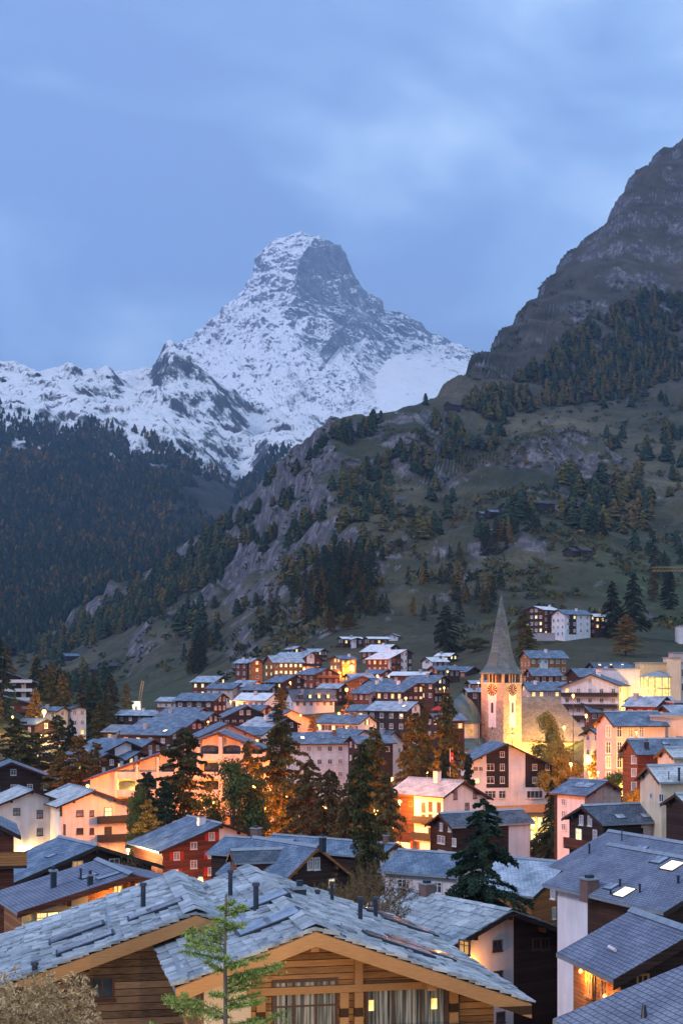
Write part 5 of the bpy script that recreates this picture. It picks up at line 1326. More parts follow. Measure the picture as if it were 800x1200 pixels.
w1 = block('white_block', 'plain white windowless block behind the large pink hotel', 706, 752, 783, 440, 12, 14, 'plaster', rows=[(10.5, 2, 1.2, 1.4, 'glass', None)])
w2 = block('glazed_building', 'modern building with yellow walls behind a rounded glass bay, right edge', 753, 786, 776, 435, 12, 14, 'plaster_yellow', rows=[])
m = MB(); m.lathe([(5.0, 0.5), (5.0, w2['H'] - 4.2)], M['lit'], 20, c=(0.3, 0), a0=math.pi, a1=2 * math.pi); m.build('glass_bay', w2['root'])
m = MB()
for k in range(9):
    t_ = math.pi + math.pi * k / 8; m.tube((0.3 + 5.05 * math.cos(t_), 5.05 * math.sin(t_), 0.5), (0.3 + 5.05 * math.cos(t_), 5.05 * math.sin(t_), w2['H'] - 4.2), .12, .12, M['zinc'], 6)
for z_ in (4.0, 7.2, w2['H'] - 4.2): m.lathe([(5.1, z_ - .15), (5.15, z_ + .15)], M['plaster_yellow'], 20, c=(0.3, 0), a0=math.pi, a1=2 * math.pi)
m.build('bay_frame', w2['root'])
m = MB(); m.lathe([(5.8, w2['H'] - 4.1), (0.1, w2['H'] - 2.4)], M['slate_light'], 20, c=(0.3, 0), a0=math.pi, a1=2 * math.pi); m.build('bay_roof', w2['root'])
glow(w2['root'], (-6, -4, 4), 4500, (1, .6, .2))
w3 = block('tower_block', 'slim cream stair tower beside the rounded glass bay at the right edge', 785, 797, 770, 430, 10, 15, 'plaster_cream', rows=[])
w4 = block('office_block', 'block with dark strip windows cut by the right edge of the photo', 797, 822, 776, 432, 10, 14, 'plaster', rows=[(3.0, 2, 2.6, 2.2, 'glass', None), (7.0, 2, 2.6, 2.2, 'glass', None)])
w5 = block('pink_hillside_house', 'pale pink house on the meadow at the right edge above the glazed building', 788, 806, 764, 560, 8, 7, 'plaster_pink', 'house', rows=[(2.4, 2, 1.4, 1.5, 'glass', None)])
w6 = block('white_hillside_tower', 'narrow white building cut by the right edge on the green meadow', 795, 808, 733, 640, 8, 10, 'plaster', 'house', rows=[(2.4, 1, 1.4, 1.5, 'glass', None)])
long_wall('terrace_wall', 'grey terrace wall under the two hillside hotels right of the spire', (612, 742), (650, 742), 628, 628, 1.6, 'grey_wall')
w7 = block('wooden_balcony_house', 'timber-fronted house with an orange glow beneath the glazed building, right edge', 790, 806, 822, 300, 8, 7, 'wood_red', 'house', rows=[(3.0, 2, 1.0, 1.2, 'lit_dim', None)])

# ------------------------------------------------------------------ church
ch = at(587, 790, 400); gz = ground(ch.x, 400)
church = empty('village_church', (ch.x, 400, gz), 0); tag(church, 'floodlit stone church with a flared blue-grey spire and clock faces', 'church')
def zc(py, D=400): return at(0, py, D).z - gz
M['church_stone'] = None
m_, t_, b_ = newmat('church_rubble_stone')
v_ = coords(t_)
vor = nd(t_, 'ShaderNodeTexVoronoi', Scale=2.0); t_.links.new(v_, vor.inputs['Vector'])
sepc = t_.nodes.new('ShaderNodeSeparateXYZ'); t_.links.new(vor.outputs['Color'], sepc.inputs[0])
st_ = ramp(t_, sepc.outputs['X'], [(0.0, (0.15, 0.115, 0.1)), (0.5, (0.3, 0.24, 0.2)), (1.0, (0.46, 0.38, 0.31))])
t_.links.new(mixc(t_, noi(t_, v_, 0.5, 4), st_, (0.33, 0.26, 0.22)), b_.inputs['Base Color']); bump(t_, b_, vor.outputs['Distance'], 0.6, 0.08)
M['church_stone'] = m_
M['spire'] = roofmat('spire_shingle', (0.07, 0.10, 0.10), (0.12, 0.155, 0.155), (0.2, 0.26, 0.28), 0.2, 0.5, 0.5, bs=0.3)
hw = 7.4 / 2
Q45 = Matrix.Rotation(R(45), 4, 'Z')
ztop = zc(800); zeave = zc(788); 
m = MB(); m.box(-hw, hw, -hw, hw, -1.5, ztop, M['church_stone'], Q45); tower = m.build('tower', church)
m = MB()      # belfry: corner piers, middle piers, dark inner core
for sx_ in (-1, 1):
    for sy_ in (-1, 1): m.box(min(sx_ * hw, sx_ * (hw - .5)), max(sx_ * hw, sx_ * (hw - .5)), min(sy_ * hw, sy_ * (hw - .5)), max(sy_ * hw, sy_ * (hw - .5)), ztop + .002, zeave, M['stone'], Q45)
for s_ in (-1, 1):
    for u in (-1.1, 0, 1.1):
        xs_ = sorted((s_ * hw, s_ * (hw - .3)))
        m.box(xs_[0], xs_[1], u - .13, u + .13, ztop + .002, zeave, M['stone'], Q45); m.box(u - .13, u + .13, xs_[0], xs_[1], ztop + .002, zeave, M['stone'], Q45)
m.box(-hw - .12, hw + .12, -hw - .12, hw + .12, ztop - .35, ztop + .001, M['stone'], Q45)
m.build('belfry', church)
m = MB(); m.box(-hw + 1.2, hw - 1.2, -hw + 1.2, hw - 1.2, ztop + .002, zeave, M['metal'], Q45); m.build('belfry_core', church)  # solid dark box filling the belfry behind its openings
prof = []
for (py_, half) in ((790, 26.5), (788, 25.6), (784.5, 21.3), (779, 17.8), (772, 15.0), (762, 12.4), (750, 10.3), (738, 8.2), (725, 6.0), (712, 3.2), (703, 1.7), (697, 0.2)):
    prof.append((half / F * 400 * 1.04, zc(py_)))
m = MB()
for ps_ in (prof,):
    m.lathe(ps_, M['spire'], 8, rot=R(22.5))
m.face([(prof[0][0] * math.cos(R(22.5 + 45 * i)), prof[0][0] * math.sin(R(22.5 + 45 * i)), prof[0][1]) for i in range(8)][::-1], M['wood_dark'])
sp_o = m.build('spire', church)
m = MB(); m.tube((0, 0, prof[-1][1] - .5), (0, 0, prof[-1][1] + 2.6), .06, .05, M['metal'], 6); m.box(-.5, .5, -.05, .05, prof[-1][1] + 1.6, prof[-1][1] + 1.75, M['metal'])
m.lathe([(.02, prof[-1][1] + .1), (.25, prof[-1][1] + .35), (.02, prof[-1][1] + .6)], M['metal'], 8); m.build('cross', sp_o)
for ang in (-45, 45):
    Qa = Matrix.Rotation(R(ang), 4, 'Z'); s_ = -1
    # rendered strip, clock, slit window; face normal = -Y rotated
    m = MB(); m.box(-1.45, 1.45, -hw - .03, -hw - .001, zc(821), ztop - .36, M['plaster'], Qa); m.box(-1.25, 1.25, -hw - .03, -hw - .001, zc(852), zc(821) - .002, M['plaster'], Qa); m.build('rendered_strip', tower)
    zc_ = zc(808)
    m = MB(); ring = [(1.62 * math.cos(a_), -hw - .06, zc_ + 1.62 * math.sin(a_)) for a_ in [2 * math.pi * i / 28 for i in range(28)]]
    m.face([Qa @ Vector(p) for p in ring], M['metal'])
    ring = [(.85 * math.cos(a_), -hw - .075, zc_ + .85 * math.sin(a_)) for a_ in [2 * math.pi * i / 24 for i in range(24)]]
    m.face([Qa @ Vector(p) for p in ring], M['shutter_brown'])
    dial = m.build('clock_face', tower)
    m = MB()
    for i in range(12):
        a_ = 2 * math.pi * i / 12; c_, n_ = math.cos(a_), math.sin(a_)
        for (r0, r1) in ((1.0, 1.5),):
            w_ = .1; px_, pz_ = -n_ * w_, c_ * w_
            m.face([Qa @ Vector((x, -hw - .09, zc_ + z)) for x, z in ((r0 * c_ + px_, r0 * n_ + pz_), (r0 * c_ - px_, r0 * n_ - pz_), (r1 * c_ - px_, r1 * n_ - pz_), (r1 * c_ + px_, r1 * n_ + pz_))], M['plaster_yellow'])
    m.build('hour_marks', dial)
    m = MB()
    for (a_, ln, w_) in ((R(75), .95, .09), (R(-35), 1.35, .07)):
        c_, n_ = math.cos(a_), math.sin(a_)
        m.face([Qa @ Vector((x, -hw - .11, zc_ + z)) for x, z in ((-n_ * w_, c_ * w_), (n_ * w_, -c_ * w_), (ln * c_ + n_ * w_, ln * n_ - c_ * w_), (ln * c_ - n_ * w_, ln * n_ + c_ * w_))], M['plaster_yellow'])
    m.build('clock_hands', dial)
    m = MB(); z0 = zc(835); z1 = zc(824.5); w_ = .38
    pts = [(-w_, z0), (w_, z0), (w_, z1)] + [(w_ * math.cos(a_), z1 + w_ * math.sin(a_)) for a_ in (.6, 1.2, 1.9, 2.5)] + [(-w_, z1)]
    m.face([Qa @ Vector((x, -hw - .05, z)) for x, z in pts], M['dark']); m.build('slit_window', tower)
    m = MB(); m.face([Qa @ Vector(p) for p in ((-.14, -hw - .05, zc(855)), (.14, -hw - .05, zc(855)), (.14, -hw - .05, zc(851)), (-.14, -hw - .05, zc(851)))], M['dark']); m.build('slit_window', tower)
# nave with a hipped stone roof reaching right
def P4(px, py, D): q_ = at(px, py, D); return (q_.x - ch.x, q_.y - 400, q_.z - gz)
r0, r1 = P4(600, 816, 412), P4(652, 817, 412)
e0, e1 = P4(596, 868, 402), P4(693, 869, 402)
b0, b1 = (e0[0], 24, e0[2]), (e1[0], 24, e1[2])
m = MB()
def rf(pts): 
    m.face(pts, M['church_roof'], [(p[0], (p[2]) * 1.6) for p in pts])
rf([e0, e1, r1, r0]); rf([e1, b1, r1]); rf([b1, b0, r0, r1]); rf([b0, e0, r0]); m.face([b0, b1, e1, e0], M['wood_dark'])
m.build('nave_roof', church)
m = MB(); m.box(e0[0] + 1, e1[0] - 1.0, 3.2, 22.5, -1.5, e0[2] - .05, M['plaster_cream']); nw = m.build('nave_wall', church)
for k in range(5):
    x = e0[0] + 3 + k * (e1[0] - e0[0] - 5) / 4.5
    m = MB(); m.box(x - .4, x + .4, 3.13, 3.19, 1.6, e0[2] - 1.6, M['lit_dim']); m.build('window', nw)
# choir: half-round copper dome, drum with round window, lower skirt roof and lit base
cx, cy = P4(543, 830, 396)[0], 0.0
rd = 22.5 / F * 396
z1_, z2_ = zc(848, 396), zc(814, 396)
m = MB(); m.lathe([(rd * 1.02, z1_), (rd * .97, z1_ + .9), (rd * .88, z1_ + 2.6), (rd * .72, z1_ + 4.4), (rd * .5, z1_ + 5.9), (rd * .25, z1_ + 6.8), (.05, z2_ + .2)], M['copper'], 20, c=(cx, cy)); m.build('choir_dome', church)
m = MB(); m.tube((cx, cy, z2_), (cx, cy, z2_ + 1.6), .06, .04, M['metal'], 6); m.build('finial', church)
m = MB(); m.lathe([(rd * .9, zc(866, 396)), (rd * .9, z1_)], M['plaster_cream'], 16, c=(cx, cy)); dr = m.build('choir_drum', church)
ox = P4(550, 856, 396)[0] - cx
m = MB(); yy_ = cy - math.sqrt(max(.1, (rd * .9) ** 2 - ox * ox)) - .12
m.face([(cx + ox + .85 * math.cos(a_), yy_, zc(857, 396) + .85 * math.sin(a_)) for a_ in [2 * math.pi * i / 20 for i in range(20)]], M['lit_dim']); m.build('round_window', dr)
m = MB(); m.lathe([(rd * 1.35, zc(878, 396)), (rd * 1.0, zc(870, 396)), (rd * .92, zc(865, 396))], M['copper'], 20, c=(cx + 1.2, cy)); m.build('skirt_roof', church)
m = MB(); m.lathe([(rd * 1.2, -1.5), (rd * 1.2, zc(878.2, 396))], M['plaster_cream'], 16, c=(cx + 1.2, cy)); cb_ = m.build('choir_base', church)
glow(church, (-14, -15, 1), 700, (1, .5, .12)); glow(church, (12, -2.5, 1.0), 15000, (1, .5, .09)); glow(church, (13, -5, 10), 14000, (1, .5, .1)); glow(church, (5.5, -6.5, 1.0), 7000, (1, .45, .09)); glow(church, (26, -7, 6), 5000, (1, .5, .12)); glow(church, (14, -9, 12), 4500, (1, .5, .12))
# little turret at the churchyard
tp = at(701, 876, 300); g_ = ground(tp.x, 300)
tur = empty('stone_turret', (tp.x, 300, g_)); tag(tur, 'small round stone turret with a pointed grey roof behind the pink gabled house', 'turret')
H_ = tp.z - g_
m = MB(); m.lathe([(1.1, -.5), (1.1, H_ - .5)], M['stone'], 14); m.build('wall', tur)
m = MB(); m.lathe([(1.5, H_ - .6), (.9, H_ + .5), (.02, H_ + 2.2)], M['slate'], 14); m.build('roof', tur)
# ------------------------------------------------------------------ trees
def tri_mesh(name, V, mats, mi=None):
    """V: list of triangles (3 points each); every triangle is an island of its own"""
    me = bpy.data.meshes.new(name)
    V = np.asarray(V, dtype=np.float32).reshape(-1, 3)
    n = len(V) // 3
    me.vertices.add(len(V)); me.vertices.foreach_set('co', V.ravel())
    me.loops.add(len(V)); me.loops.foreach_set('vertex_index', np.arange(len(V), dtype=np.int32))
    me.polygons.add(n); me.polygons.foreach_set('loop_start', np.arange(0, 3 * n, 3, dtype=np.int32))
    for m in mats: me.materials.append(m)
    if mi is not None: me.polygons.foreach_set('material_index', np.asarray(mi, dtype=np.int32))
    me.update(calc_edges=True)
    return me
def trunk_mesh(h, r0, mat='bark', wob=0.0, seed=0, n=7, limbs=()):
    b = MB(); rr = random.Random(seed); p = Vector((0, 0, -0.6)); k = 8; 
    for i in range(k):
        q = Vector((rr.uniform(-wob, wob), rr.uniform(-wob, wob), h * (i + 1) / k))
        b.tube(p, q, r0 * (1 - i / k) + .015, r0 * (1 - (i + 1) / k) + .015, M[mat], n, False); p = q
    for (a, c, ra, rb) in limbs: b.tube(a, c, ra, rb, M[mat], 5, False)
    return b.mesh('trunk')
def conifer(h, w, n_br, per, tri, seed, droop=0.35, base=0.1, ragged=0.25, mat='spruce', gap=0.0, up=0.0, curve=0.85, fan=0.5):
    """whorled branches carrying many small needle tufts; returns crown and trunk meshes"""
    r = np.random.RandomState(seed); T = []; limbs = []
    i = np.arange(n_br); t = (i + r.rand(n_br)) / n_br
    z = h * (base + (1 - base) * t ** 0.92)
    L = w * 0.5 * ((1 - t) ** curve) * (1 - ragged + 2 * ragged * r.rand(n_br)) + 0.015 * h
    L = np.where(t < 0.12, L * (0.6 + 3.2 * t), L)
    A = r.rand(n_br) * 2 * np.pi
    L *= np.where(r.rand(n_br) < gap * .5, .35, 1.0)
    U = up + 0.5 * t
    for k in range(0, n_br, 2):
        if h > 6 and L[k] > 1.0:
            ca, sa = math.cos(A[k]), math.sin(A[k]); l_ = L[k]
            limbs.append(((0, 0, z[k]), (ca * l_ * .8, sa * l_ * .8, z[k] + U[k] * l_ * .4 - droop * l_ * .5), .04, .012))
    npc = np.maximum(3, (per * (0.3 + L / (w * 0.5))).astype(int))
    B = np.repeat(i, npc); n = len(B); k = np.concatenate([np.arange(c) for c in npc])
    s = 0.1 + 0.9 * ((k + r.rand(n)) / npc[B]) ** 0.8
    l_ = L[B]; rad = l_ * s; ca, sa = np.cos(A[B]), np.sin(A[B])
    side = (r.rand(n) - .5) * fan * 1.3 * l_ * (1.2 - s)
    dz = U[B] * rad * .5 - droop * l_ * s * s * (.7 + .35 * r.rand(n)) - np.abs(side) * .25
    c = np.stack([ca * rad - sa * side, sa * rad + ca * side, z[B] + dz + (r.rand(n) - .5) * .012 * h], 1)
    sz = (tri * (.55 + .9 * r.rand(n)))[:, None]
    q = (r.rand(n) - .5) * 1.8
    d1 = np.stack([ca * .8 - sa * q, sa * .8 + ca * q, -.3 * droop - .55 * r.rand(n) + U[B] * .4], 1) * sz
    d2 = np.stack([-sa + .6 * (r.rand(n) - .5), ca + .6 * (r.rand(n) - .5), (r.rand(n) - .5) * 1.2], 1) * sz * .3
    T = np.stack([c - d2, c + d2, c + d1], 1)
    m_ = r.rand(n) < .6; hang = np.zeros((n, 3)); hang[:, 2] = -sz[:, 0] * .65
    T2 = np.stack([c, c + d1 * .45 + hang, c + d1 * .9], 1)[m_]
    tip = []
    for k in range(8):
        a = r.rand() * 6.28; d = np.array([math.cos(a), math.sin(a), 0]) * tri * .3; cc = np.array([0, 0, h * (1.0 - .02 * k)])
        tip.append([cc + d, cc - d, cc + np.array([0, 0, tri * .9])])
    T = np.concatenate([T, T2, np.array(tip)])
    return tri_mesh('crown', T, [M[mat]]), trunk_mesh(h * .98, max(0.02, h * 0.013), seed=seed, wob=h * .004, limbs=limbs)
def leafy(h, w, n, tri, seed, mat, base=0.3, clumps=16, twigs=True):
    """round-headed tree: leaves gathered in clumps round forking limbs"""
    r = np.random.RandomState(seed); T = []; limbs = []
    cl = []
    for i in range(clumps):
        a = r.rand() * 6.28; t = base + (1 - base) * (i + .5) / clumps
        prof = math.sin(math.pi * min(1, (t - base) / (1 - base) * .82 + .16)) ** .7
        rad = w * .5 * prof * (0.35 + .6 * r.rand())
        c = np.array([math.cos(a) * rad, math.sin(a) * rad, h * t * (.93 + .1 * r.rand())]); cl.append((c, w * (0.13 + .11 * r.rand())))
        z0 = h * base * (.6 + .5 * r.rand()); limbs.append(((0, 0, z0), tuple(c), .05 + .006 * h, .02))
    for i in range(n):
        c, R_ = cl[r.randint(len(cl))]
        d = r.randn(3); d /= np.linalg.norm(d); p = c + d * R_ * (r.rand() ** .45) * np.array([1, 1, .8])
        s = tri * (.6 + .8 * r.rand()); u = r.randn(3); u /= np.linalg.norm(u); v = np.cross(u, d); v /= (np.linalg.norm(v) + 1e-6)
        T += [p - v * s * .5, p + v * s * .5, p + u * s]
    return tri_mesh('crown', T, [M[mat]]), trunk_mesh(h * .8, h * .018, seed=seed, wob=h * .012, limbs=limbs)
def bare(h, w, seed, depth=6, mat='twig', spread=.55, r0=.06, buds=None):
    """leafless shrub of forking twigs"""
    r = random.Random(seed); b = MB(); bt = []
    def grow(p, d, ln, rad, k):
        q = p + d * ln
        b.tube(p, q, rad, rad * .7, M[mat], 4 if k > 2 else 3, False)
        if buds and k <= 2:
            for _ in range(3 if buds != 'dry' else 9):
                c = q + Vector((r.uniform(-.1, .1), r.uniform(-.1, .1), r.uniform(-.1, .1))) * ln * 2; s = ln * (.35 if buds != 'dry' else .3)
                u = Vector((r.uniform(-1, 1), r.uniform(-1, 1), r.uniform(-1, 1))).normalized() * s; v = Vector((r.uniform(-1, 1), r.uniform(-1, 1), r.uniform(-1, 1))).normalized() * s * .5
                bt.extend([c, c + u, c + v])
        if k == 0: return
        for _ in range(3 if r.random() < .55 else 2):
            nd_ = (d + Vector((r.uniform(-1, 1), r.uniform(-1, 1), r.uniform(-.5, .8))) * spread).normalized()
            grow(q, nd_, ln * r.uniform(.62, .86), rad * .66, k - 1)
    for i in range(7):
        a = r.uniform(0, 6.28); d = Vector((math.cos(a) * w / h * .5, math.sin(a) * w / h * .5, 1)).normalized()
        grow(Vector((r.uniform(-.1, .1) * w, r.uniform(-.1, .1) * w, -.2)), d, h * .27, r0, depth)
    return b.mesh('branches'), (tri_mesh('leaves', [tuple(v) for v in bt], [M[buds]]) if buds else None)

def plant(name, label, cat, crown, trunk, x, y, scale=1.0, rz=0.0, group=None, sink=0.0, z=None, parts=('trunk', 'crown')):
    z = ground(x, y) if z is None else z
    o = empty(name, (x, y, z - sink)); o.rotation_euler = (0, 0, rz); o.scale = (scale,) * 3 if not isinstance(scale, tuple) else scale
    tag(o, label, cat, group)
    if trunk: inst(parts[0], trunk, o)
    if crown: inst(parts[1], crown, o)
    return o

# big foreground and village trees: label, tip px, py, distance, width in metres, kind
TK = {}
def big(kind, seed):
    k = (kind, seed)
    if k in TK: return TK[k]
    if kind == 'spruce': TK[k] = conifer(18, 7.6, 130, 380, .2, seed, droop=.6, base=.05, ragged=.35, mat='spruce', curve=.75, fan=.45)
    elif kind == 'olive': TK[k] = conifer(18, 8.0, 150, 100, .34, seed, droop=.35, base=.12, ragged=.45, mat='olive', curve=.55, gap=.25, fan=.6)
    elif kind == 'larch': TK[k] = conifer(18, 7.6, 150, 95, .33, seed, droop=.25, base=.1, ragged=.45, mat='larch', curve=.6, gap=.25, fan=.6)
    elif kind == 'rust': TK[k] = conifer(18, 9.0, 160, 95, .34, seed, droop=.5, base=.08, ragged=.4, mat='rust', curve=.6, gap=.15, fan=.5)
    elif kind == 'dense': TK[k] = conifer(18, 6.0, 170, 90, .36, seed, droop=.3, base=.02, ragged=.2, mat='spruce', curve=.5)
    elif kind == 'leaf': TK[k] = leafy(12, 9, 13000, .24, seed, 'broad', base=.3, clumps=22)
    elif kind == 'yleaf': TK[k] = leafy(12, 8.4, 13000, .23, seed, 'yellowleaf', base=.2, clumps=20)
    return TK[k]
BIG = [
 ('spruce', 1, 'big dark spruce with drooping tips in front of the low frosted-roof houses', 566, 936, 130, 10.5),
 ('olive', 2, 'tall olive larch rising beside the long sloping roof, left of the terraced apartments', 215, 856, 222, 11),
 ('olive', 3, 'tall dark larch with open crown in the middle of the village', 330, 846, 225, 12),
 ('olive', 4, 'lopsided conifer with heavy lower boughs behind the bare bush', 424, 872, 158, 5.4),
 ('rust', 5, 'wide rusty-brown larch lit from behind by the street lamps', 362, 890, 205, 9.5),
 ('rust', 6, 'slim rusty larch between the two tallest middle larches', 386, 902, 200, 8),
 ('olive', 7, 'dark tapered larch in front of the white house with the dark hipped roof', 438, 852, 215, 8),
 ('olive', 8, 'broad larch cluster tree left below the church, nearer the middle', 487, 835, 260, 8.5),
 ('olive', 9, 'broad larch right beside the copper choir dome of the church', 523, 815, 275, 9),
 ('dense', 10, 'dark cypress-like conifer close below the choir dome', 521, 878, 255, 3.6),
 ('dense', 11, 'narrow dark conifer in front of the lit church base', 549, 884, 262, 3.2),
 ('dense', 12, 'dark bushy conifer behind the white chalet with the balconies on its corner', 172, 905, 215, 6),
 ('dense', 13, 'second dark conifer, nearer the red-shuttered chalet roof', 193, 915, 212, 5),
 ('larch', 14, 'golden larch low behind the white chalet with dark balconies', 174, 937, 200, 5.5),
 ('spruce', 15, 'slender spruce standing against the glowing yellow hall', 646, 914, 235, 4.6),
 ('rust', 16, 'orange-brown larch in front of the street glow, left of the white chalet with narrow balconies', 452, 905, 190, 6.5),
 ('rust', 17, 'shorter orange-brown larch against the street glow, beside the parking area', 408, 915, 195, 7),
 ('olive', 18, 'olive larch left of the white wide house with the lit roof window', 292, 868, 245, 7),
 ('larch', 19, 'large amber larch at the left between the chalets and the sloping roof', 92, 862, 265, 9),
 ('larch', 20, 'amber larch next to the large amber one, a little to its left', 72, 880, 268, 8),
 ('olive', 21, 'dark olive larch left edge behind the dark gabled chalet', 20, 842, 290, 10),
 ('olive', 22, 'dark olive larch a step right from the left edge tree', 44, 858, 295, 9),
 ('larch', 23, 'amber larch near the street lamp at the end of the sloping roof', 112, 870, 275, 7.5),
 ('olive', 24, 'greenish larch between the small chalet with a porch lamp and the amber larches', 68, 838, 330, 8),
 ('spruce', 25, 'dark spruce below the pale gable among the larches', 84, 842, 320, 6),
 ('olive', 26, 'small dark larch left of the floodlit crane mast', 118, 822, 420, 7),
 ('larch', 27, 'little golden larch in front of the pink house with a reddish-edged gable', 367, 838, 385, 4),
 ('larch', 28, 'tall narrow larch between the white house with arched windows and the blue-roofed chalet', 329, 806, 440, 7),
 ('olive', 29, 'olive tree before the wide white house with the lit roof window', 326, 825, 400, 7),
 ('larch', 30, 'round golden larch below the white gabled house with blue roof', 411, 820, 420, 7),
 ('dense', 31, 'small dark conifer on the parking slope right of the red-shuttered chalet', 272, 0, 0, 0),
 ('olive', 32, 'lone dark larch on the meadow in front of the hillside hotel', 618, 733, 560, 9),
 ('larch', 33, 'lone golden larch below the two dark conifers on the right-hand meadow', 733, 720, 590, 11),
 ('spruce', 34, 'left one of the two dark conifers on the right-hand meadow', 717, 681, 640, 12),
 ('spruce', 35, 'right one of the two dark conifers on the right-hand meadow', 742, 672, 640, 13),
 ('rust', 36, 'small orange larch alone at the tip of the yellow crane jib', 765, 664, 800, 7),
 ('dense', 37, 'dark clumpy tree right of the small orange larch by the crane jib', 783, 668, 780, 9),
 ('spruce', 38, 'dark spruce on the slope just left of the church spire', 523, 709, 660, 15),
 ('olive', 39, 'dark larch right of the spire below the hillside hotel', 614, 716, 600, 10),
 ('larch', 40, 'yellowish larch above the row of three chalets', 408, 719, 720, 9),
 ('rust', 41, 'thin orange larch left of the yellowish one above the row of three', 389, 719, 720, 5),
 ('olive', 42, 'conifer in front of the black chalet with the arched gable panel', 497, 828, 300, 5),
]
vill_pts = []
for (kind, seed, lab, px, py, D, w) in BIG:
    if D == 0: continue
    cr_, tr_ = big(kind, seed if D < 300 else seed % 3 + 50)
    tip = at(px, py, D); gz = ground(tip.x, tip.y); h = max(3.0, tip.z - gz)
    if D > 550: h = min(h, 24)
    H0 = 18.0; W0 = {'spruce': 7.6, 'olive': 8, 'larch': 7.6, 'rust': 9, 'dense': 6}[kind]
    plant('spruce_tree' if kind in ('spruce', 'dense') else 'larch_tree', lab, 'spruce' if kind in ('spruce', 'dense') else 'larch', cr_, tr_, tip.x, tip.y, (w / W0, w / W0, h / H0), rng.uniform(0, 6), z=tip.z - h, group='conifers standing in and round the village')
for (kind, seed, lab, px, py, D, w) in [
 ('leaf', 1, 'round broad-leaved tree in front of the orange-lit street, left of the middle', 272, 903, 212, 11),
 ('yleaf', 2, 'yellow-green tree right in front of the church nave', 640, 839, 300, 9.5),
 ('yleaf', 3, 'lower yellow-green tree glowing beside the church, right of the tall chalet', 655, 872, 285, 9),
 ('yleaf', 4, 'airy autumn tree between the stone turret and the balcony hotel', 706, 880, 262, 8),
 ('leaf', 5, 'dusky round tree just above the long dark chalet with the white rear part', 722, 905, 235, 6),
 ('leaf', 6, 'small dark-green tree right beneath the terraced apartments', 163, 930, 212, 4.5),
 ('yleaf', 7, 'orange-lit bushy tree at the foot of the tall brown house', 744, 928, 195, 4.5),
 ('leaf', 8, 'reddish-dark bushy tree against the rocks left of the spire', 556, 748, 640, 12)]:
    cr_, tr_ = big(kind, seed)
    tip = at(px, py, D); gz = ground(tip.x, tip.y); h = max(4.0, min(16, tip.z - gz))
    plant('broadleaf_tree', lab, 'tree', cr_, tr_, tip.x, tip.y, (w / 9, w / 9, h / 12), rng.uniform(0, 6), z=tip.z - h, group='broad-leaved trees in the village')

# foreground: young larch, dry bush, bare bush
r = np.random.RandomState(3); T = []; limbs = []
h = 7.2
for i in range(104):
    t = (i + r.rand()) / 104; z = h * (0.04 + .94 * t)
    L = (1.9 * (1 - t) ** .7 + .12) * (.4 + .75 * r.rand()); a = r.rand() * 6.28; ca, sa = math.cos(a), math.sin(a)
    rise = .25 + .35 * t
    for q_ in range(1 + int(L * 5)):
        pass
    end = np.array([ca * L, sa * L, z + rise * L * .6]); limbs.append(((0, 0, z), tuple(end), .014, .005))
    n_ = int(30 + 190 * L)
    for k in range(n_):
        s = .08 + .92 * r.rand(); c = np.array([ca * L * s, sa * L * s, z + rise * L * .6 * s]); 
        if r.rand() < .55:
            sd_ = (r.rand() - .5) * .75 * (1.1 - s * .6); c = c + np.array([-sa * sd_, ca * sd_, -.25 * abs(sd_)]) * min(1, L)
        u = r.randn(3); u /= np.linalg.norm(u); v = r.randn(3); v = np.cross(u, v); v /= np.linalg.norm(v)
        sz = .05 + .05 * r.rand(); T += [c - v * .012, c + v * .012, c + u * sz, c + v * .05, c + v * .05 + u * .014, c - v * .01 + u * sz * .9]
yl_c = tri_mesh('crown', T, [M['young']]); yl_t = trunk_mesh(h, .05, 'birch', seed=2, wob=.02, limbs=limbs)
tip = at(264, 1048, 25)
plant('young_larch', 'thin young larch with fresh green needles in front of the honey-coloured chalet', 'larch', yl_c, yl_t, tip.x, tip.y, (1.25, 1.25, 1.0), 0, z=tip.z - h)
for i, (px, py, D, w_, hh) in enumerate([(16, 1146, 15, 2.0, 2.3), (48, 1172, 14, 1.7, 1.6)]):
    br_, lv_ = bare(hh, w_, 11 + i, 6, 'twig', .6, .009, 'dry')
    p = at(px, py, D)
    plant('dry_bush', ['taller dry seed-headed bush in the bottom left corner', 'lower dry seed-headed bush just right of the taller one, bottom left'][i], 'bush', lv_, br_, p.x, p.y, z=p.z - hh * .92, parts=('branches', 'seed_heads'))
b1_, l1_ = bare(6.5, 7.0, 5, 6, 'twig', .6, .07, 'rust')
tip = at(420, 1010, 92); plant('bare_bush', 'large leafless brown bush behind the flue pipes of the honey-coloured chalet', 'bush', l1_, b1_, tip.x, tip.y, z=tip.z - 7.0, parts=('branches', 'buds'))
b1_, l1_ = bare(5, 5.0, 8, 5, 'twig', .6, .06, 'rust')
tip = at(438, 1000, 105); plant('bare_bush', 'smaller leafless bush at the foot of the lopsided conifer', 'bush', l1_, b1_, tip.x, tip.y, z=tip.z - 5.4, parts=('branches', 'buds'))
tip = at(150, 1010, 112); plant('bare_bush', 'small bare bush left of the red-shuttered chalet', 'bush', l1_, b1_, tip.x, tip.y, z=tip.z - 4.4, parts=('branches', 'buds'))

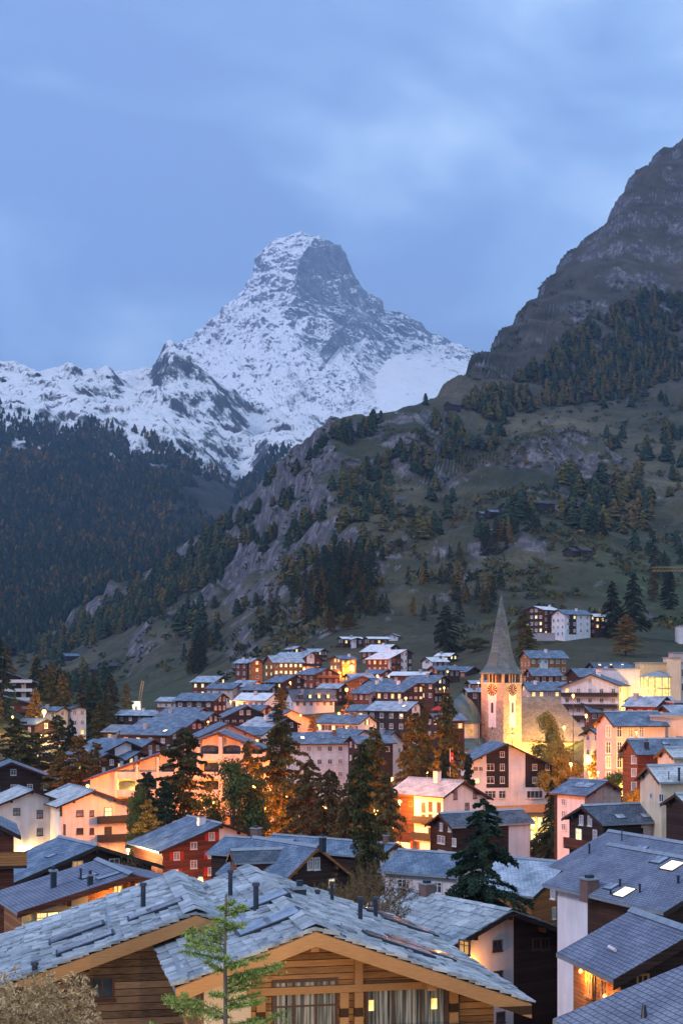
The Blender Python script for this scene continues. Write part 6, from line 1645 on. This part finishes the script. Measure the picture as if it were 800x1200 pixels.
# ------------------------------------------------------------------ hillside conifers: 240 nearest as trees, the rest as one forest each side
def in_poly(x, y, P_):
    c = False; j = len(P_) - 1
    for i in range(len(P_)):
        if (P_[i][1] > y) != (P_[j][1] > y) and x < (P_[j][0] - P_[i][0]) * (y - P_[i][1]) / (P_[j][1] - P_[i][1]) + P_[i][0]: c = not c
        j = i
    return c
HP = []   # (bearing region polygon, tries, clumpiness, rust share, height)
HP.append(([(30, 765), (120, 712), (200, 655), (270, 603), (345, 535), (352, 560), (335, 610), (300, 660), (240, 690), (160, 735), (60, 775)], 3600, .1, .22, 17))
HP.append(([(330, 600), (420, 560), (470, 590), (430, 660), (440, 720), (390, 735), (330, 690)], 330, .46, .3, 14))
HP.append(([(540, 478), (620, 430), (700, 375), (810, 318), (810, 440), (720, 470), (640, 478), (570, 500)], 1500, .3, .5, 17))
HP.append(([(345, 520), (480, 480), (560, 450), (600, 500), (560, 560), (480, 560), (380, 570)], 560, .52, .3, 13))
HP.append(([(380, 560), (560, 540), (640, 520), (800, 470), (800, 560), (640, 580), (600, 640), (520, 640), (420, 620)], 330, .54, .25, 13))
HP.append(([(560, 610), (640, 600), (560, 690), (470, 700), (460, 640)], 160, .5, .25, 13))
HP.append(([(430, 640), (560, 640), (610, 700), (560, 745), (470, 745), (390, 735)], 130, .5, .3, 11))
HP.append(([(655, 565), (700, 560), (765, 590), (760, 620), (700, 630), (655, 612)], 60, .1, .35, 19))
HP.append(([(385, 650), (440, 650), (435, 700), (385, 715)], 34, .1, .1, 19))
HP.append(([(210, 700), (262, 690), (250, 790), (212, 790)], 30, .2, .05, 18))
HP.append(([(585, 600), (625, 590), (628, 625), (590, 630)], 12, .0, .05, 19))
HP.append(([(700, 440), (800, 430), (800, 700), (720, 640)], 150, .5, .25, 14))
HP.append(([(-40, 740), (60, 760), (130, 800), (150, 850), (110, 870), (-40, 850)], 90, .2, .6, 16))
HP.append(([(0, 735), (40, 745), (70, 780), (0, 790)], 22, .0, .6, 19))
HP.append(([(260, 710), (350, 700), (420, 735), (300, 770), (250, 800), (200, 810)], 60, .45, .4, 14))
pts = []
rr = random.Random(21)
for (poly, n, cl, rs, hh) in HP:
    x0 = min(p[0] for p in poly); x1_ = max(p[0] for p in poly); y0 = min(p[1] for p in poly); y1_ = max(p[1] for p in poly)
    for _ in range(n):
        px, py = rr.uniform(x0, x1_), rr.uniform(y0, y1_)
        if not in_poly(px, py, poly): continue
        q, nn = gray(px, py)
        if q is None or q.y < 330: continue
        if fbm(q.x / 75, q.y / 75, 1.0, 3) * .5 + .5 < cl: continue
        if cl > 0 and nn.z < 0.42: continue
        pts.append((q.y, q.x, q.z, 'r' if rr.random() < rs else 's', hh * rr.uniform(.6, 1.15)))
pts.sort()
mid_c = {}
for kind, mats in (('s', 'spruce'), ('r', 'rust'), ('o', 'olive'), ('l', 'larch')):
    for s_ in range(3): mid_c[(kind, s_)] = conifer(10, 4.6 if kind == 's' else 4.4, 70, 26, .42, 70 + s_ + 5 * ord(kind), droop=.4, base=.05, ragged=.35, mat=mats, curve=.8)
FT2 = []
def reg(x, y, kind):
    px = HX + x / y * F
    c = 'dark green conifer' if kind == 's' else ('golden larch' if kind == 'l' else ('olive larch' if kind == 'o' else 'rust-coloured larch'))
    if px < 140 and y < 700: return c + ' in the wood above the left end of the village'
    if px < 330: return c + ' on the lower left foot of the right-hand mountainside'
    if px < 560: return c + ' among the crags above the middle of the village'
    if y < 850: return c + ' on the meadow slope above the hotels on the right'
    return c + ' on the open upper slope around the dark barns on the right'
NIND = 232
for i, (y, x, z, k, hh) in enumerate(pts[:NIND]):
    if k == 'r': k = rr.choice(['r', 'o', 'l', 'l'])
    elif rr.random() < .15: k = 'o'
    cr_, tr_ = mid_c[(k, rr.randrange(3))]; s_ = hh / 10
    lab = reg(x, y, k)
    plant('conifer_tree', lab, 'conifer', cr_, tr_, x, y, (s_ * rr.uniform(.85, 1.2), s_ * rr.uniform(.85, 1.2), s_), rr.uniform(0, 6.28), group=lab.replace('conifer', 'conifers').replace('larch', 'larches'), z=z - .3)
def far_tree(seed, nb=5, seg=5, ln=.42):
    r = np.random.RandomState(seed); T = []
    for k in range(nb):
        z0 = .08 + .78 * k / nb; z1 = min(1.0, z0 + ln * (1 - .04 * k)); rad = .26 * (1 - z0) ** .8 + .03
        for i in range(seg):
            a = 6.283 * (i + r.rand() * .6) / seg; b = a + 6.283 / seg * (1.0 + .3 * r.rand()); q = rad * (.65 + .7 * r.rand())
            T.append([[q * math.cos(a), q * math.sin(a), z0 - .05 * r.rand()], [q * math.cos(b), q * math.sin(b), z0 - .05 * r.rand()], [.02 * (r.rand() - .5), 0, z1]])
    return np.array(T, dtype=np.float32)
FT = [far_tree(s_) for s_ in range(6)]
FD = [far_tree(20 + s_, 15, 9, .2) for s_ in range(6)]
def forest(name, lst, label, FT=FT):
    """lst: (x, y, z, kind, height) -> one mesh of many small trees"""
    V = []; MI = []
    r = np.random.RandomState(4)
    mats = ['spruce', 'rust', 'olive', 'larch']
    for (x, y, z, k, hh) in lst:
        t = FT[r.randint(6)]; a = r.rand() * 6.28; c, s = math.cos(a), math.sin(a); w = .8 + .5 * r.rand()
        q = t.reshape(-1, 3).copy(); X = (q[:, 0] * c - q[:, 1] * s) * w; Y = (q[:, 0] * s + q[:, 1] * c) * w
        q = np.stack([X * hh + x, Y * hh + y, q[:, 2] * hh + z - .4], 1); V.append(q)
        MI.append(np.full(len(t), {'s': 0, 'r': 1, 'o': 2, 'l': 3}[k]))
    me = tri_mesh(name, np.concatenate(V), [M[m] for m in mats], np.concatenate(MI))
    o = bpy.data.objects.new(name, me); C.objects.link(o); tag(o, label, 'forest', kind='stuff')
    return o
forest('distant_forest', [(x, y, z, ('r' if k == 'r' and rr.random() < .3 else ('o' if k == 'r' or rr.random() < .2 else 's')), hh) for (y, x, z, k, hh) in pts[NIND:]], 'scattered conifer woods higher up the right-hand mountainside', FD)
sh = []
for _ in range(9000):
    px, py = rr.uniform(60, 830), rr.uniform(330, 800)
    q, nn = gray(px, py)
    if q is None or q.y < 680: continue
    g_ = fbm(q.x / 60, q.y / 60, 5.0, 4)
    if g_ < .08: continue
    sh.append((q.x, q.y, q.z, rr.choice('ssoor'), rr.uniform(2.2, 5.0)))
print('shrubs', len(sh))
def shrub_field(name, lst, label):
    V = []; MI = []; r = np.random.RandomState(9)
    for (x, y, z, k, hh) in lst:
        n = 14; c = r.randn(n, 3) * np.array([.55, .55, .2]) * hh * .6 + np.array([x, y, z + hh * .22])
        d = r.randn(n, 3) * hh * .32; e_ = r.randn(n, 3) * hh * .32; d[:, 2] = np.abs(d[:, 2])
        V.append(np.stack([c, c + d, c + e_], 1).reshape(-1, 3)); MI.append(np.full(n, {'s': 0, 'r': 1, 'o': 2}[k]))
    me = tri_mesh(name, np.concatenate(V), [M['spruce'], M['rust'], M['olive']], np.concatenate(MI))
    o = bpy.data.objects.new(name, me); C.objects.link(o); tag(o, label, 'shrubs', kind='stuff')
shrub_field('shrubs', sh, 'low juniper and heath shrubs dotted over the right-hand mountainside')
# the wooded mountain on the left
BL = bvh_of(left_mtn)
lf = []
for _ in range(26000):
    px, py = rr.uniform(-20, 345), rr.uniform(455, 775)
    lim = np.interp(px, [-20, 30, 80, 130, 180, 230, 262, 285, 300, 345], [508, 504, 512, 514, 520, 543, 577, 562, 537, 535])
    if py < lim + rr.gauss(0, 10) - 6: continue
    if 262 < px < 288 and py < 600 and abs(px - 275 - (py - 560) * -.25) < 6: continue
    d = Vector(((px - HX) / F, 1, -(py - HY) / F)).normalized()
    h_ = BL.ray_cast(Vector((0, 0, 0)), d, 9000)
    if h_[0] is None: continue
    q = h_[0]
    if TB.ray_cast(Vector((0, 0, 0)), d, q.length - 30)[0] is not None: continue
    dens = fbm(q.x / 420, q.y / 420, 2.0, 4) * .5 + .5
    if py < lim + 50 and dens < .55 - (py - lim) * .006: continue
    if dens < .3 and rr.random() < .8: continue
    k = 's'; u = rr.random(); g_ = fbm(q.x / 300, q.y / 300, 8.0, 3)
    if u < .03 + .14 * g_: k = 'l'
    elif u < .16 + .4 * g_: k = 'r'
    elif u < .32 + .4 * g_: k = 'o'
    lf.append((q.x, q.y, q.z, k, rr.uniform(12, 22)))
print('left forest', len(lf), 'hill', len(pts))
forest('distant_forest', lf, 'dense blue-green conifer forest covering the mountainside on the left')
# ------------------------------------------------------------------ streets, lamps, crane, barns, graves, small things
def ribbon(name, px_pts, w, mat, lift=0.12):
    """a road laid over the ground through photograph points given with distances"""
    P_ = [at(px, 0, D) for px, D in px_pts]; P_ = [Vector((p.x, p.y, 0)) for p in P_]
    pts_ = []
    for i in range(len(P_) - 1):
        n = max(2, int((P_[i + 1] - P_[i]).length / 3))
        for k in range(n): pts_.append(P_[i].lerp(P_[i + 1], k / n))
    pts_.append(P_[-1])
    b = MB(); L_ = []; 
    for i, p in enumerate(pts_):
        d = (pts_[min(i + 1, len(pts_) - 1)] - pts_[max(i - 1, 0)]).normalized(); s = Vector((-d.y, d.x, 0)) * w / 2
        row = []
        for t in (-1, -.5, 0, .5, 1):
            q = p + s * t; row.append(Vector((q.x, q.y, ground(q.x, q.y) + lift)))
        zz = max(v.z for v in row)
        for v in row: v.z = zz
        L_.append(row)
    for i in range(len(L_) - 1):
        for k in range(4): b.face([L_[i][k], L_[i][k + 1], L_[i + 1][k + 1], L_[i + 1][k]], mat)
    o = b.build(name); tag(o, kind='structure'); return o
M['asphalt'] = flat('asphalt', (0.055, 0.052, 0.05), .85)
M['path'] = flat('pale_gravel_path', (0.24, 0.22, 0.2), .95)
ribbon('road', [(430, 170), (455, 215), (462, 245), (400, 262), (330, 270), (230, 262), (150, 240), (120, 205)], 7, M['asphalt'])
ribbon('road', [(462, 245), (520, 330), (620, 345), (680, 300), (745, 235)], 6, M['asphalt'])
ribbon('road', [(110, 275), (60, 300), (50, 360), (80, 420), (150, 470)], 5, M['path'])
ribbon('path', [(715, 680), (735, 700), (760, 720), (790, 760)], 1.6, M['path'], .3)
ribbon('path', [(668, 640), (700, 660), (716, 680)], 1.6, M['path'], .3)
lw = 1.0
street_lamp(410, 1240, 36, 'lamp on the slope in front of the honey-coloured chalet, just below the photo', 260, bulb=.12, h=4.5, col=(1, .6, .28))
street_lamp(120, 1250, 38, 'lamp on the slope in front of the grey log chalet, just below the photo', 170, bulb=.12, h=4.5, col=(1, .6, .28))
street_lamp(460, 964, 222, 'brightest orange street lamp left of the white chalet with narrow balconies', 950)
street_lamp(468, 939, 245, 'orange street lamp on the taller pole above the brightest one', 2200)
street_lamp(459, 912, 268, 'dim orange street lamp up the lane left of the churchyard conifers', 1600, bulb=.2)
street_lamp(103, 921, 243, 'orange street lamp at the low end of the long sloping roof', 800)
street_lamp(235, 1030, 176, 'orange lamp in front of the red-shuttered chalet', 900)
street_lamp(298, 921, 238, 'orange lamp glowing through the trees left of the tall dark larch', 3200)
street_lamp(336, 934, 236, 'orange lamp glowing behind the trunk of the tall dark larch', 2600)
street_lamp(415, 940, 232, 'orange lamp glowing behind the lopsided conifer', 5200)
street_lamp(380, 945, 230, 'orange lamp glowing behind the wide rusty-brown larch', 4200)
street_lamp(440, 950, 205, 'orange lamp close right of the lopsided conifer', 1300)
street_lamp(200, 926, 236, 'orange lamp behind the tall olive larch by the apartments', 2600)
street_lamp(52, 834, 395, 'bright yellowish lamp above the small chalet in the left wood', 2200, bulb=.6, col=(1, .6, .2))
street_lamp(47, 861, 380, 'bright lamp below the small chalet in the left wood', 1500, bulb=.45, col=(1, .6, .2))
street_lamp(44, 886, 330, 'pale lamp on the path under the left wood', 1200, bulb=.25, col=(1, .7, .4), hot=True)
street_lamp(412, 782, 585, 'brightest yellow lamp of the hillside beside the orange chalet', 7000, bulb=1.0)
street_lamp(406, 808, 470, 'yellow lamp above the white gabled house under a blue roof', 3500, bulb=.5)
street_lamp(397, 836, 420, 'orange lamp over the lane above the white chalet with two bright windows', 2500, bulb=.35)
street_lamp(523, 787, 560, 'greenish-yellow lamp below the two snowy-roofed chalets', 2500, bulb=.8, col=(1, .8, .25))
street_lamp(455, 792, 520, 'small white-yellow lamp below the large dark chalet with the stair strip', 1200, bulb=.35, hot=True)
street_lamp(442, 792, 520, 'small white-yellow lamp left of its twin below the stair-strip chalet', 1200, bulb=.35, hot=True)
street_lamp(649, 791, 480, 'white lamp right of the blue roofs beside the church tower', 3000, bulb=.55, hot=True)
street_lamp(671, 815, 365, 'orange lamp at the left corner of the large pink hotel', 2200, bulb=.35)
street_lamp(668, 895, 268, 'orange lamp in the glowing yard behind the yellow-green trees', 2200)
street_lamp(690, 905, 262, 'orange lamp behind the airy autumn tree', 2000)
street_lamp(728, 922, 236, 'yellow lamp in the yard beneath the balcony hotel', 2200, col=(1, .6, .12))
street_lamp(150, 996, 190, 'pale lamp on the lane right of the dark brown chalet with the dormer', 900, bulb=.22, hot=True, col=(1, .75, .3))
street_lamp(112, 934, 262, 'whitish lamp at the road bend under the left wood', 900, bulb=.2, hot=True)
street_lamp(560, 800, 395, 'small orange flood lamp close to the left edge of the church tower', 900, bulb=.2)

for (px, py, D, lab, w_) in [
 (365, 792, 560, 'orange lamp under the big red chalet with the white panel', 1500), (340, 800, 520, 'orange lamp in front of the lit apartment house', 1200),
 (305, 801, 560, 'small orange lamp below the left end of the highest row', 900), (395, 778, 600, 'orange lamp at the corner of the orange hillside chalet', 1500),
 (430, 786, 560, 'orange lamp right of the brightest hillside lamp', 1800), (445, 770, 640, 'warm lamp under the dark chalet with a sloping snowy roof', 1000),
 (352, 838, 425, 'orange lamp in the lane before the house with arched windows', 1000), (318, 835, 440, 'orange lamp beside the tall narrow larch', 800),
 (373, 850, 378, 'orange lamp above the wide white house', 1100), (470, 838, 380, 'orange lamp below the black chalet with the arched panel', 1000),
 (520, 806, 430, 'warm lamp below the chalet with a pair of yellow windows', 1000), (475, 818, 420, 'warm lamp below the dark brown chalet with two lit windows', 800),
 (270, 822, 470, 'warm lamp behind the black chalet', 800), (244, 846, 400, 'warm lamp among the blue roofs left of the black chalet', 700), (205, 846, 430, 'warm lamp left among the blue roofs', 700),
 (170, 858, 380, 'warm lamp near the white-centred chalet', 900), (300, 868, 300, 'warm lamp right of the white gable with two tiny windows', 900),
 (655, 800, 455, 'warm lamp behind the church nave', 1000), (660, 852, 330, 'orange lamp beside the end of the church nave', 1600), (686, 838, 345, 'orange lamp left of the balcony hotel', 1400),
 (700, 905, 240, 'orange lamp beneath the balcony hotel windows', 1200), (745, 838, 300, 'orange lamp below the glazed building', 1200), (780, 822, 330, 'orange lamp before the wooden balcony house', 1200),
 (745, 858, 238, 'orange lamp over the top balcony of the balcony hotel', 350), (752, 935, 190, 'orange lamp at the foot of the tall brown house', 900),
 (250, 940, 222, 'orange lamp in the trees below the terraced apartments', 1400), (350, 952, 215, 'orange lamp at the upper edge of the graveyard', 1300), (310, 948, 220, 'orange lamp by the graveyard wall', 900),
 (500, 905, 270, 'orange lamp among the conifers left of the choir base', 1400), (540, 900, 300, 'orange lamp right at the choir base', 1300), (600, 862, 330, 'orange lamp behind the ridge of the tall black and white chalet', 1800),
 (575, 985, 210, 'small warm lamp by the dark plank chalet', 300), (70, 1000, 180, 'yellow lamp between the two white chalets and the dark brown chalet', 700),
 (30, 905, 300, 'warm lamp under the left edge larches', 1500), (95, 900, 300, 'warm lamp under the large amber larch', 1500), (15, 840, 380, 'warm lamp between the far left chalets', 1500), (85, 866, 350, 'warm lamp in the left wood', 1500)]:
    street_lamp(px, py, D, lab, w_, bulb=.16 if D < 300 else .28)

# construction crane, floodlit, and its neighbours
cb = at(160, 846, 560); g_ = ground(cb.x, cb.y)
crane = empty('crane', (cb.x, cb.y, g_)); tag(crane, 'slim yellowish lattice crane leaning up behind the billboards, left', 'crane')
M['crane'] = flat('yellow_steel', (0.42, 0.27, 0.12), .5)
def lattice(parent, name, p0, p1, w, seg, mat):
    b = MB(); p0, p1 = Vector(p0), Vector(p1); d = (p1 - p0).normalized()
    s = d.cross(Vector((0, 1, .01))).normalized() * w; u = d.cross(s).normalized() * w
    cs = [s + u, s - u, -s - u, -s + u]
    for c in cs: b.tube(p0 + c, p1 + c, .09, .09, mat, 4, False)
    for i in range(seg):
        a, e_ = p0.lerp(p1, i / seg), p0.lerp(p1, (i + 1) / seg)
        for k in range(4): b.tube(a + cs[k], e_ + cs[(k + 1) % 4], .06, .06, mat, 3, False)
    return b.build(name, parent)
zz = cb.z - g_
lattice(crane, 'mast', (0, 0, 0), (.3, 0, zz + 2.5), .45, 12, M['crane'])
lattice(crane, 'jib', (.3, 0, zz + 2.5), (2.2, 1.5, zz + 15), .4, 12, M['crane'])
lb = empty('light_mast', (cb.x + .8, cb.y - 6, ground(cb.x, cb.y - 6))); tag(lb, 'floodlit white tower box at the crane foot between green and red signs', 'tower')
H_ = at(0, 846, 554).z - ground(cb.x, cb.y - 6); H_ = max(6, H_)
m = MB(); m.box(-1.4, 1.4, 0, 2.8, -1, H_, M['plaster_cream']); m.build('wall', lb)
m = MB(); m.box(-1.6, 1.6, -.2, 3.0, H_ + .002, H_ + .3, M['zinc']); m.build('roof', lb)
m = MB(); m.box(-.5, .5, -.06, -.002, H_ * .45, H_ * .75, M['glass']); m.build('window', lb)
glow(lb, (0, -5, H_ * .6), 3000, (1, .8, .5))
M['sign_green'] = emit('green_sign_light', (.15, 1, .35), 1.3); M['sign_red'] = emit('red_sign_light', (1, .05, .06), 1.3); M['sign_white'] = emit('white_sign_light', (1, .9, .8), 1.4)
for (px0, px1, y0, y1, mt, nm, lab) in ((146, 149, 848, 855, 'sign_green', 'light_sign', 'small green lit panel left of the crane foot'), (148.5, 156, 851, 855.5, 'sign_red', 'light_sign', 'small red lit sign left of the crane foot')):
    a = at(px0, y1, 545); b_ = at(px1, y0, 545); g_ = ground(a.x, 545)
    o = empty(nm, ((a.x + b_.x) / 2, 545, min(g_, a.z - 1))); tag(o, lab, 'sign'); z0 = a.z - o.location.z; z1 = b_.z - o.location.z; w_ = (b_.x - a.x) / 2
    m = MB(); m.box(-w_, w_, 0, .2, z0, z1, M['metal']); m.build('housing', o)
    m = MB(); m.face([(-w_ + .05, -.01, z0 + .05), (w_ - .05, -.01, z0 + .05), (w_ - .05, -.01, z1 - .05), (-w_ + .05, -.01, z1 - .05)], M[mt]); m.build('panel', o)
    if mt == 'sign_red':
        m = MB(); zc_ = (z0 + z1) / 2; m.face([(-w_ + .3, -.03, zc_ - .12), (w_ - .3, -.03, zc_ - .12), (w_ - .3, -.03, zc_ + .12), (-w_ + .3, -.03, zc_ + .12)], M['sign_white']); m.build('stripe', o)
    m = MB(); m.tube((0, .1, -.5), (0, .1, z0), .1, .1, M['metal'], 6); m.build('pole', o)
street_lamp(169, 850, 540, 'round pale-orange lamp right of the floodlit tower box', 900, bulb=.6, hot=True)
# yellow jib reaching in from the right
jp = at(764, 667, 620); rt_ = at(900, 667, 640); g_ = ground(rt_.x, rt_.y)
cr2 = empty('crane', (rt_.x, rt_.y, g_)); tag(cr2, 'yellow crane whose lattice jib reaches in from the right edge', 'crane')
lattice(cr2, 'mast', (0, 0, 0), (0, 0, rt_.z - g_ + 3), .7, 16, M['crane'])
lattice(cr2, 'jib', (0, 0, rt_.z - g_), (jp.x - rt_.x, jp.y - rt_.y, jp.z - g_), .8, 34, M['crane'])

# old dark barns on the slopes
M['barnroof'] = flat('old_dark_shingle', (0.05, 0.055, 0.065), .9)
def barn(px, py_, w_, h_, L_, yaw_, lab, roof='slate'):
    q, n = gray(px, py_)
    if q is None: return
    o = empty('barn', (q.x, q.y, q.z - .3), yaw_); tag(o, lab, 'barn', 'old dark barns on the mountainside')
    m = MB(); m.prism([(-w_ / 2, -1.5), (w_ / 2, -1.5), (w_ / 2, h_ * .62), (0, h_ - .25), (-w_ / 2, h_ * .62)], -L_ / 2, L_ / 2, M['wood_black']); m.build('wall', o)
    e_ = w_ / 2 + .6; s_ = (h_ - h_ * .62) / (w_ / 2); m = MB()
    for sg in (-1, 1):
        f_ = [(0, -L_ / 2 - .6, h_), (0, L_ / 2 + .6, h_), (sg * e_, L_ / 2 + .6, h_ - s_ * e_), (sg * e_, -L_ / 2 - .6, h_ - s_ * e_)]
        m.face(f_, M[roof if py_ > 600 and 'pale' in lab else 'barnroof']); m.face([(p[0], p[1], p[2] - .2) for p in f_], M['wood_black'])
    m.build('roof', o)
    m = MB(); m.box(-.7, .7, -L_ / 2 - .06, -L_ / 2 - .001, 0, 2, M['dark']); m.build('door', o)
for a_ in [(595, 602, 9, 7, 9, 40, 'leftmost of the group of dark barns on the open slope'), (606, 597, 8, 7, 9, 30, 'second dark barn from the left in the group on the open slope'), (620, 596, 8, 6.5, 9, 50, 'middle dark barn of the group on the open slope'),
           (632, 596, 8, 6, 9, 60, 'second dark barn from the right in the group on the open slope'), (641, 596, 7, 6, 8, 35, 'rightmost of the group of dark barns on the open slope'), (567, 606, 7, 4, 9, 60, 'low pale-roofed barn left of the barn group'), (577, 604, 6, 4, 8, 60, 'low pale-roofed barn between the leftmost pale one and the barn group'),
           (671, 652, 8, 5.5, 9, 50, 'left of the pair of dark barns on the right-hand meadow'), (682, 651, 7, 5.5, 9, 50, 'right of the pair of dark barns on the right-hand meadow'), (114, 790, 13, 7, 16, 60, 'left one of the two dark barns on the far green valley meadow'),
           (128, 786, 12, 7, 14, 60, 'right one of the two dark barns on the far green valley meadow'), (83, 773, 13, 6, 14, 60, 'pale-roofed barn beneath the forest on the far valley meadow'), (530, 480, 10, 7, 12, 50, 'tiny dark hut high on the slope below the skyline, left'), (562, 470, 10, 7, 12, 50, 'tiny dark hut high on the slope below the skyline, right')]:
    barn(*a_)
# summit station huts on the snowy ridge far left
for (px, py, lab) in ((5, 441, 'cable-car station on the snowy ridge at the left edge'), (45, 434, 'hut on the snowy ridge beside the dark dip'), (127, 437, 'small station on the rounded snowy top')):
    d = Vector(((px - HX) / F, 1, -(py + 6 - HY) / F)).normalized(); h_ = BL.ray_cast(Vector((0, 0, 0)), d, 12000)
    if h_[0] is None: continue
    q = h_[0]; o = empty('mountain_hut', q - Vector((0, 0, 3)), 20); tag(o, lab, 'hut')
    m = MB(); m.prism([(-6, 0), (6, 0), (6, 8), (0, 11), (-6, 8)], -6, 6, M['wood_black']); m.build('wall', o)
    m = MB(); m.face([(0, -7, 11.4), (0, 7, 11.4), (-7, 7, 7.8), (-7, -7, 7.8)], M['snowroof']); m.face([(0, 7, 11.4), (0, -7, 11.4), (7, -7, 7.8), (7, 7, 7.8)], M['snowroof']); m.build('roof', o)

# the graveyard between the larches: rows of stones
gy = []
b = MB()
for row in range(5):
    for k in range(11):
        px = 268 + k * 6.2 + row * 2.6 + rng.uniform(-1, 1); D = 196 + row * 5.2
        p = at(px, 0, D); g_ = ground(p.x, D)
        h_ = rng.uniform(.9, 1.5); w_ = rng.uniform(.5, .75)
        m = MB(); m.box(-w_ / 2, w_ / 2, -.1, .1, -.3, h_ * .7, M['stone' if rng.random() < .6 else 'grey_wall']); m.prism([(-w_ / 2, h_ * .7), (w_ / 2, h_ * .7), (w_ * .3, h_ * .92), (0, h_), (-w_ * .3, h_ * .92)], -.1, .1, M['stone'])
        if row == 0 and k == 0: pass
        o = m.build('gravestone', None, (p.x, D, g_)); tag(o, 'upright gravestone in the rows between the red-shuttered chalet and the larches', 'gravestone', 'gravestones in the churchyard')
# flag, parasol, hedges
p = at(527, 905, 262); g_ = ground(p.x, p.y); fl = empty('flagpole', (p.x, p.y, p.z - 6)); tag(fl, 'white flagpole with a small red and white flag below the choir dome', 'flagpole')
m = MB(); m.tube((0, 0, -1), (0, 0, 10), .07, .05, M['frame'], 6); m.build('pole', fl)
m = MB(); m.box(.08, .6, -.02, .02, 7.6, 9.4, M['shutter_red']); m.box(.22, .46, -.035, .035, 8.2, 8.6, M['frame']); m.build('flag', fl)
p = at(513, 830, 330); g_ = ground(p.x, p.y); pr_ = empty('parasol', (p.x, p.y, p.z - 2.6)); tag(pr_, 'open red parasol left of the copper dome', 'parasol')
m = MB(); m.lathe([(1.6, 2.2), (.9, 2.75), (.02, 3.1)], M['shutter_red'], 8); m.build('canopy', pr_)
m = MB(); m.tube((0, 0, -2), (0, 0, 2.6), .05, .05, M['metal'], 6); m.build('pole', pr_)
hb_c, hb_t = leafy(2.6, 4.4, 1500, .26, 9, 'hedge', base=.1, clumps=12)
for i, (px, D, s_, lab) in enumerate([(624, 262, 1.0, 'rounded dark bush at the left of the garden under the glazed hall'), (636, 258, 1.1, 'rounded dark bush in the middle of the garden under the glazed hall'), (648, 255, .9, 'rounded dark bush at the right of the garden under the glazed hall'),
                                      (604, 250, .8, 'low bush left below the glowing hall'), (760, 235, 1.0, 'dark bush beneath the cream house with the pale stone roof'), (306, 214, 1.0, 'dark shrub beside the rows of gravestones')]):
    p = at(px, 0, D); plant('garden_bush', lab, 'bush', hb_c, hb_t, p.x, D, s_, i, group='garden bushes')
# antennas on the foreground roofs are flue pipes already; a lit shelter by the street

# ------------------------------------------------------------------ the air between here and the peak
hz = MB(); hm = bpy.data.materials.new('haze_air'); hm.use_nodes = True
ht = hm.node_tree; ht.nodes.clear()
ho = ht.nodes.new('ShaderNodeOutputMaterial'); hv = ht.nodes.new('ShaderNodeVolumePrincipled')
hv.inputs['Color'].default_value = (0.36, 0.6, 1.0, 1); hv.inputs['Density'].default_value = 6.0e-5
hv.inputs['Anisotropy'].default_value = 0.2
ht.links.new(hv.outputs['Volume'], ho.inputs['Volume'])
hz.box(-7000, 7000, -300, 13500, -600, 3600, hm)
haze = hz.build('haze'); tag(haze, kind='stuff')
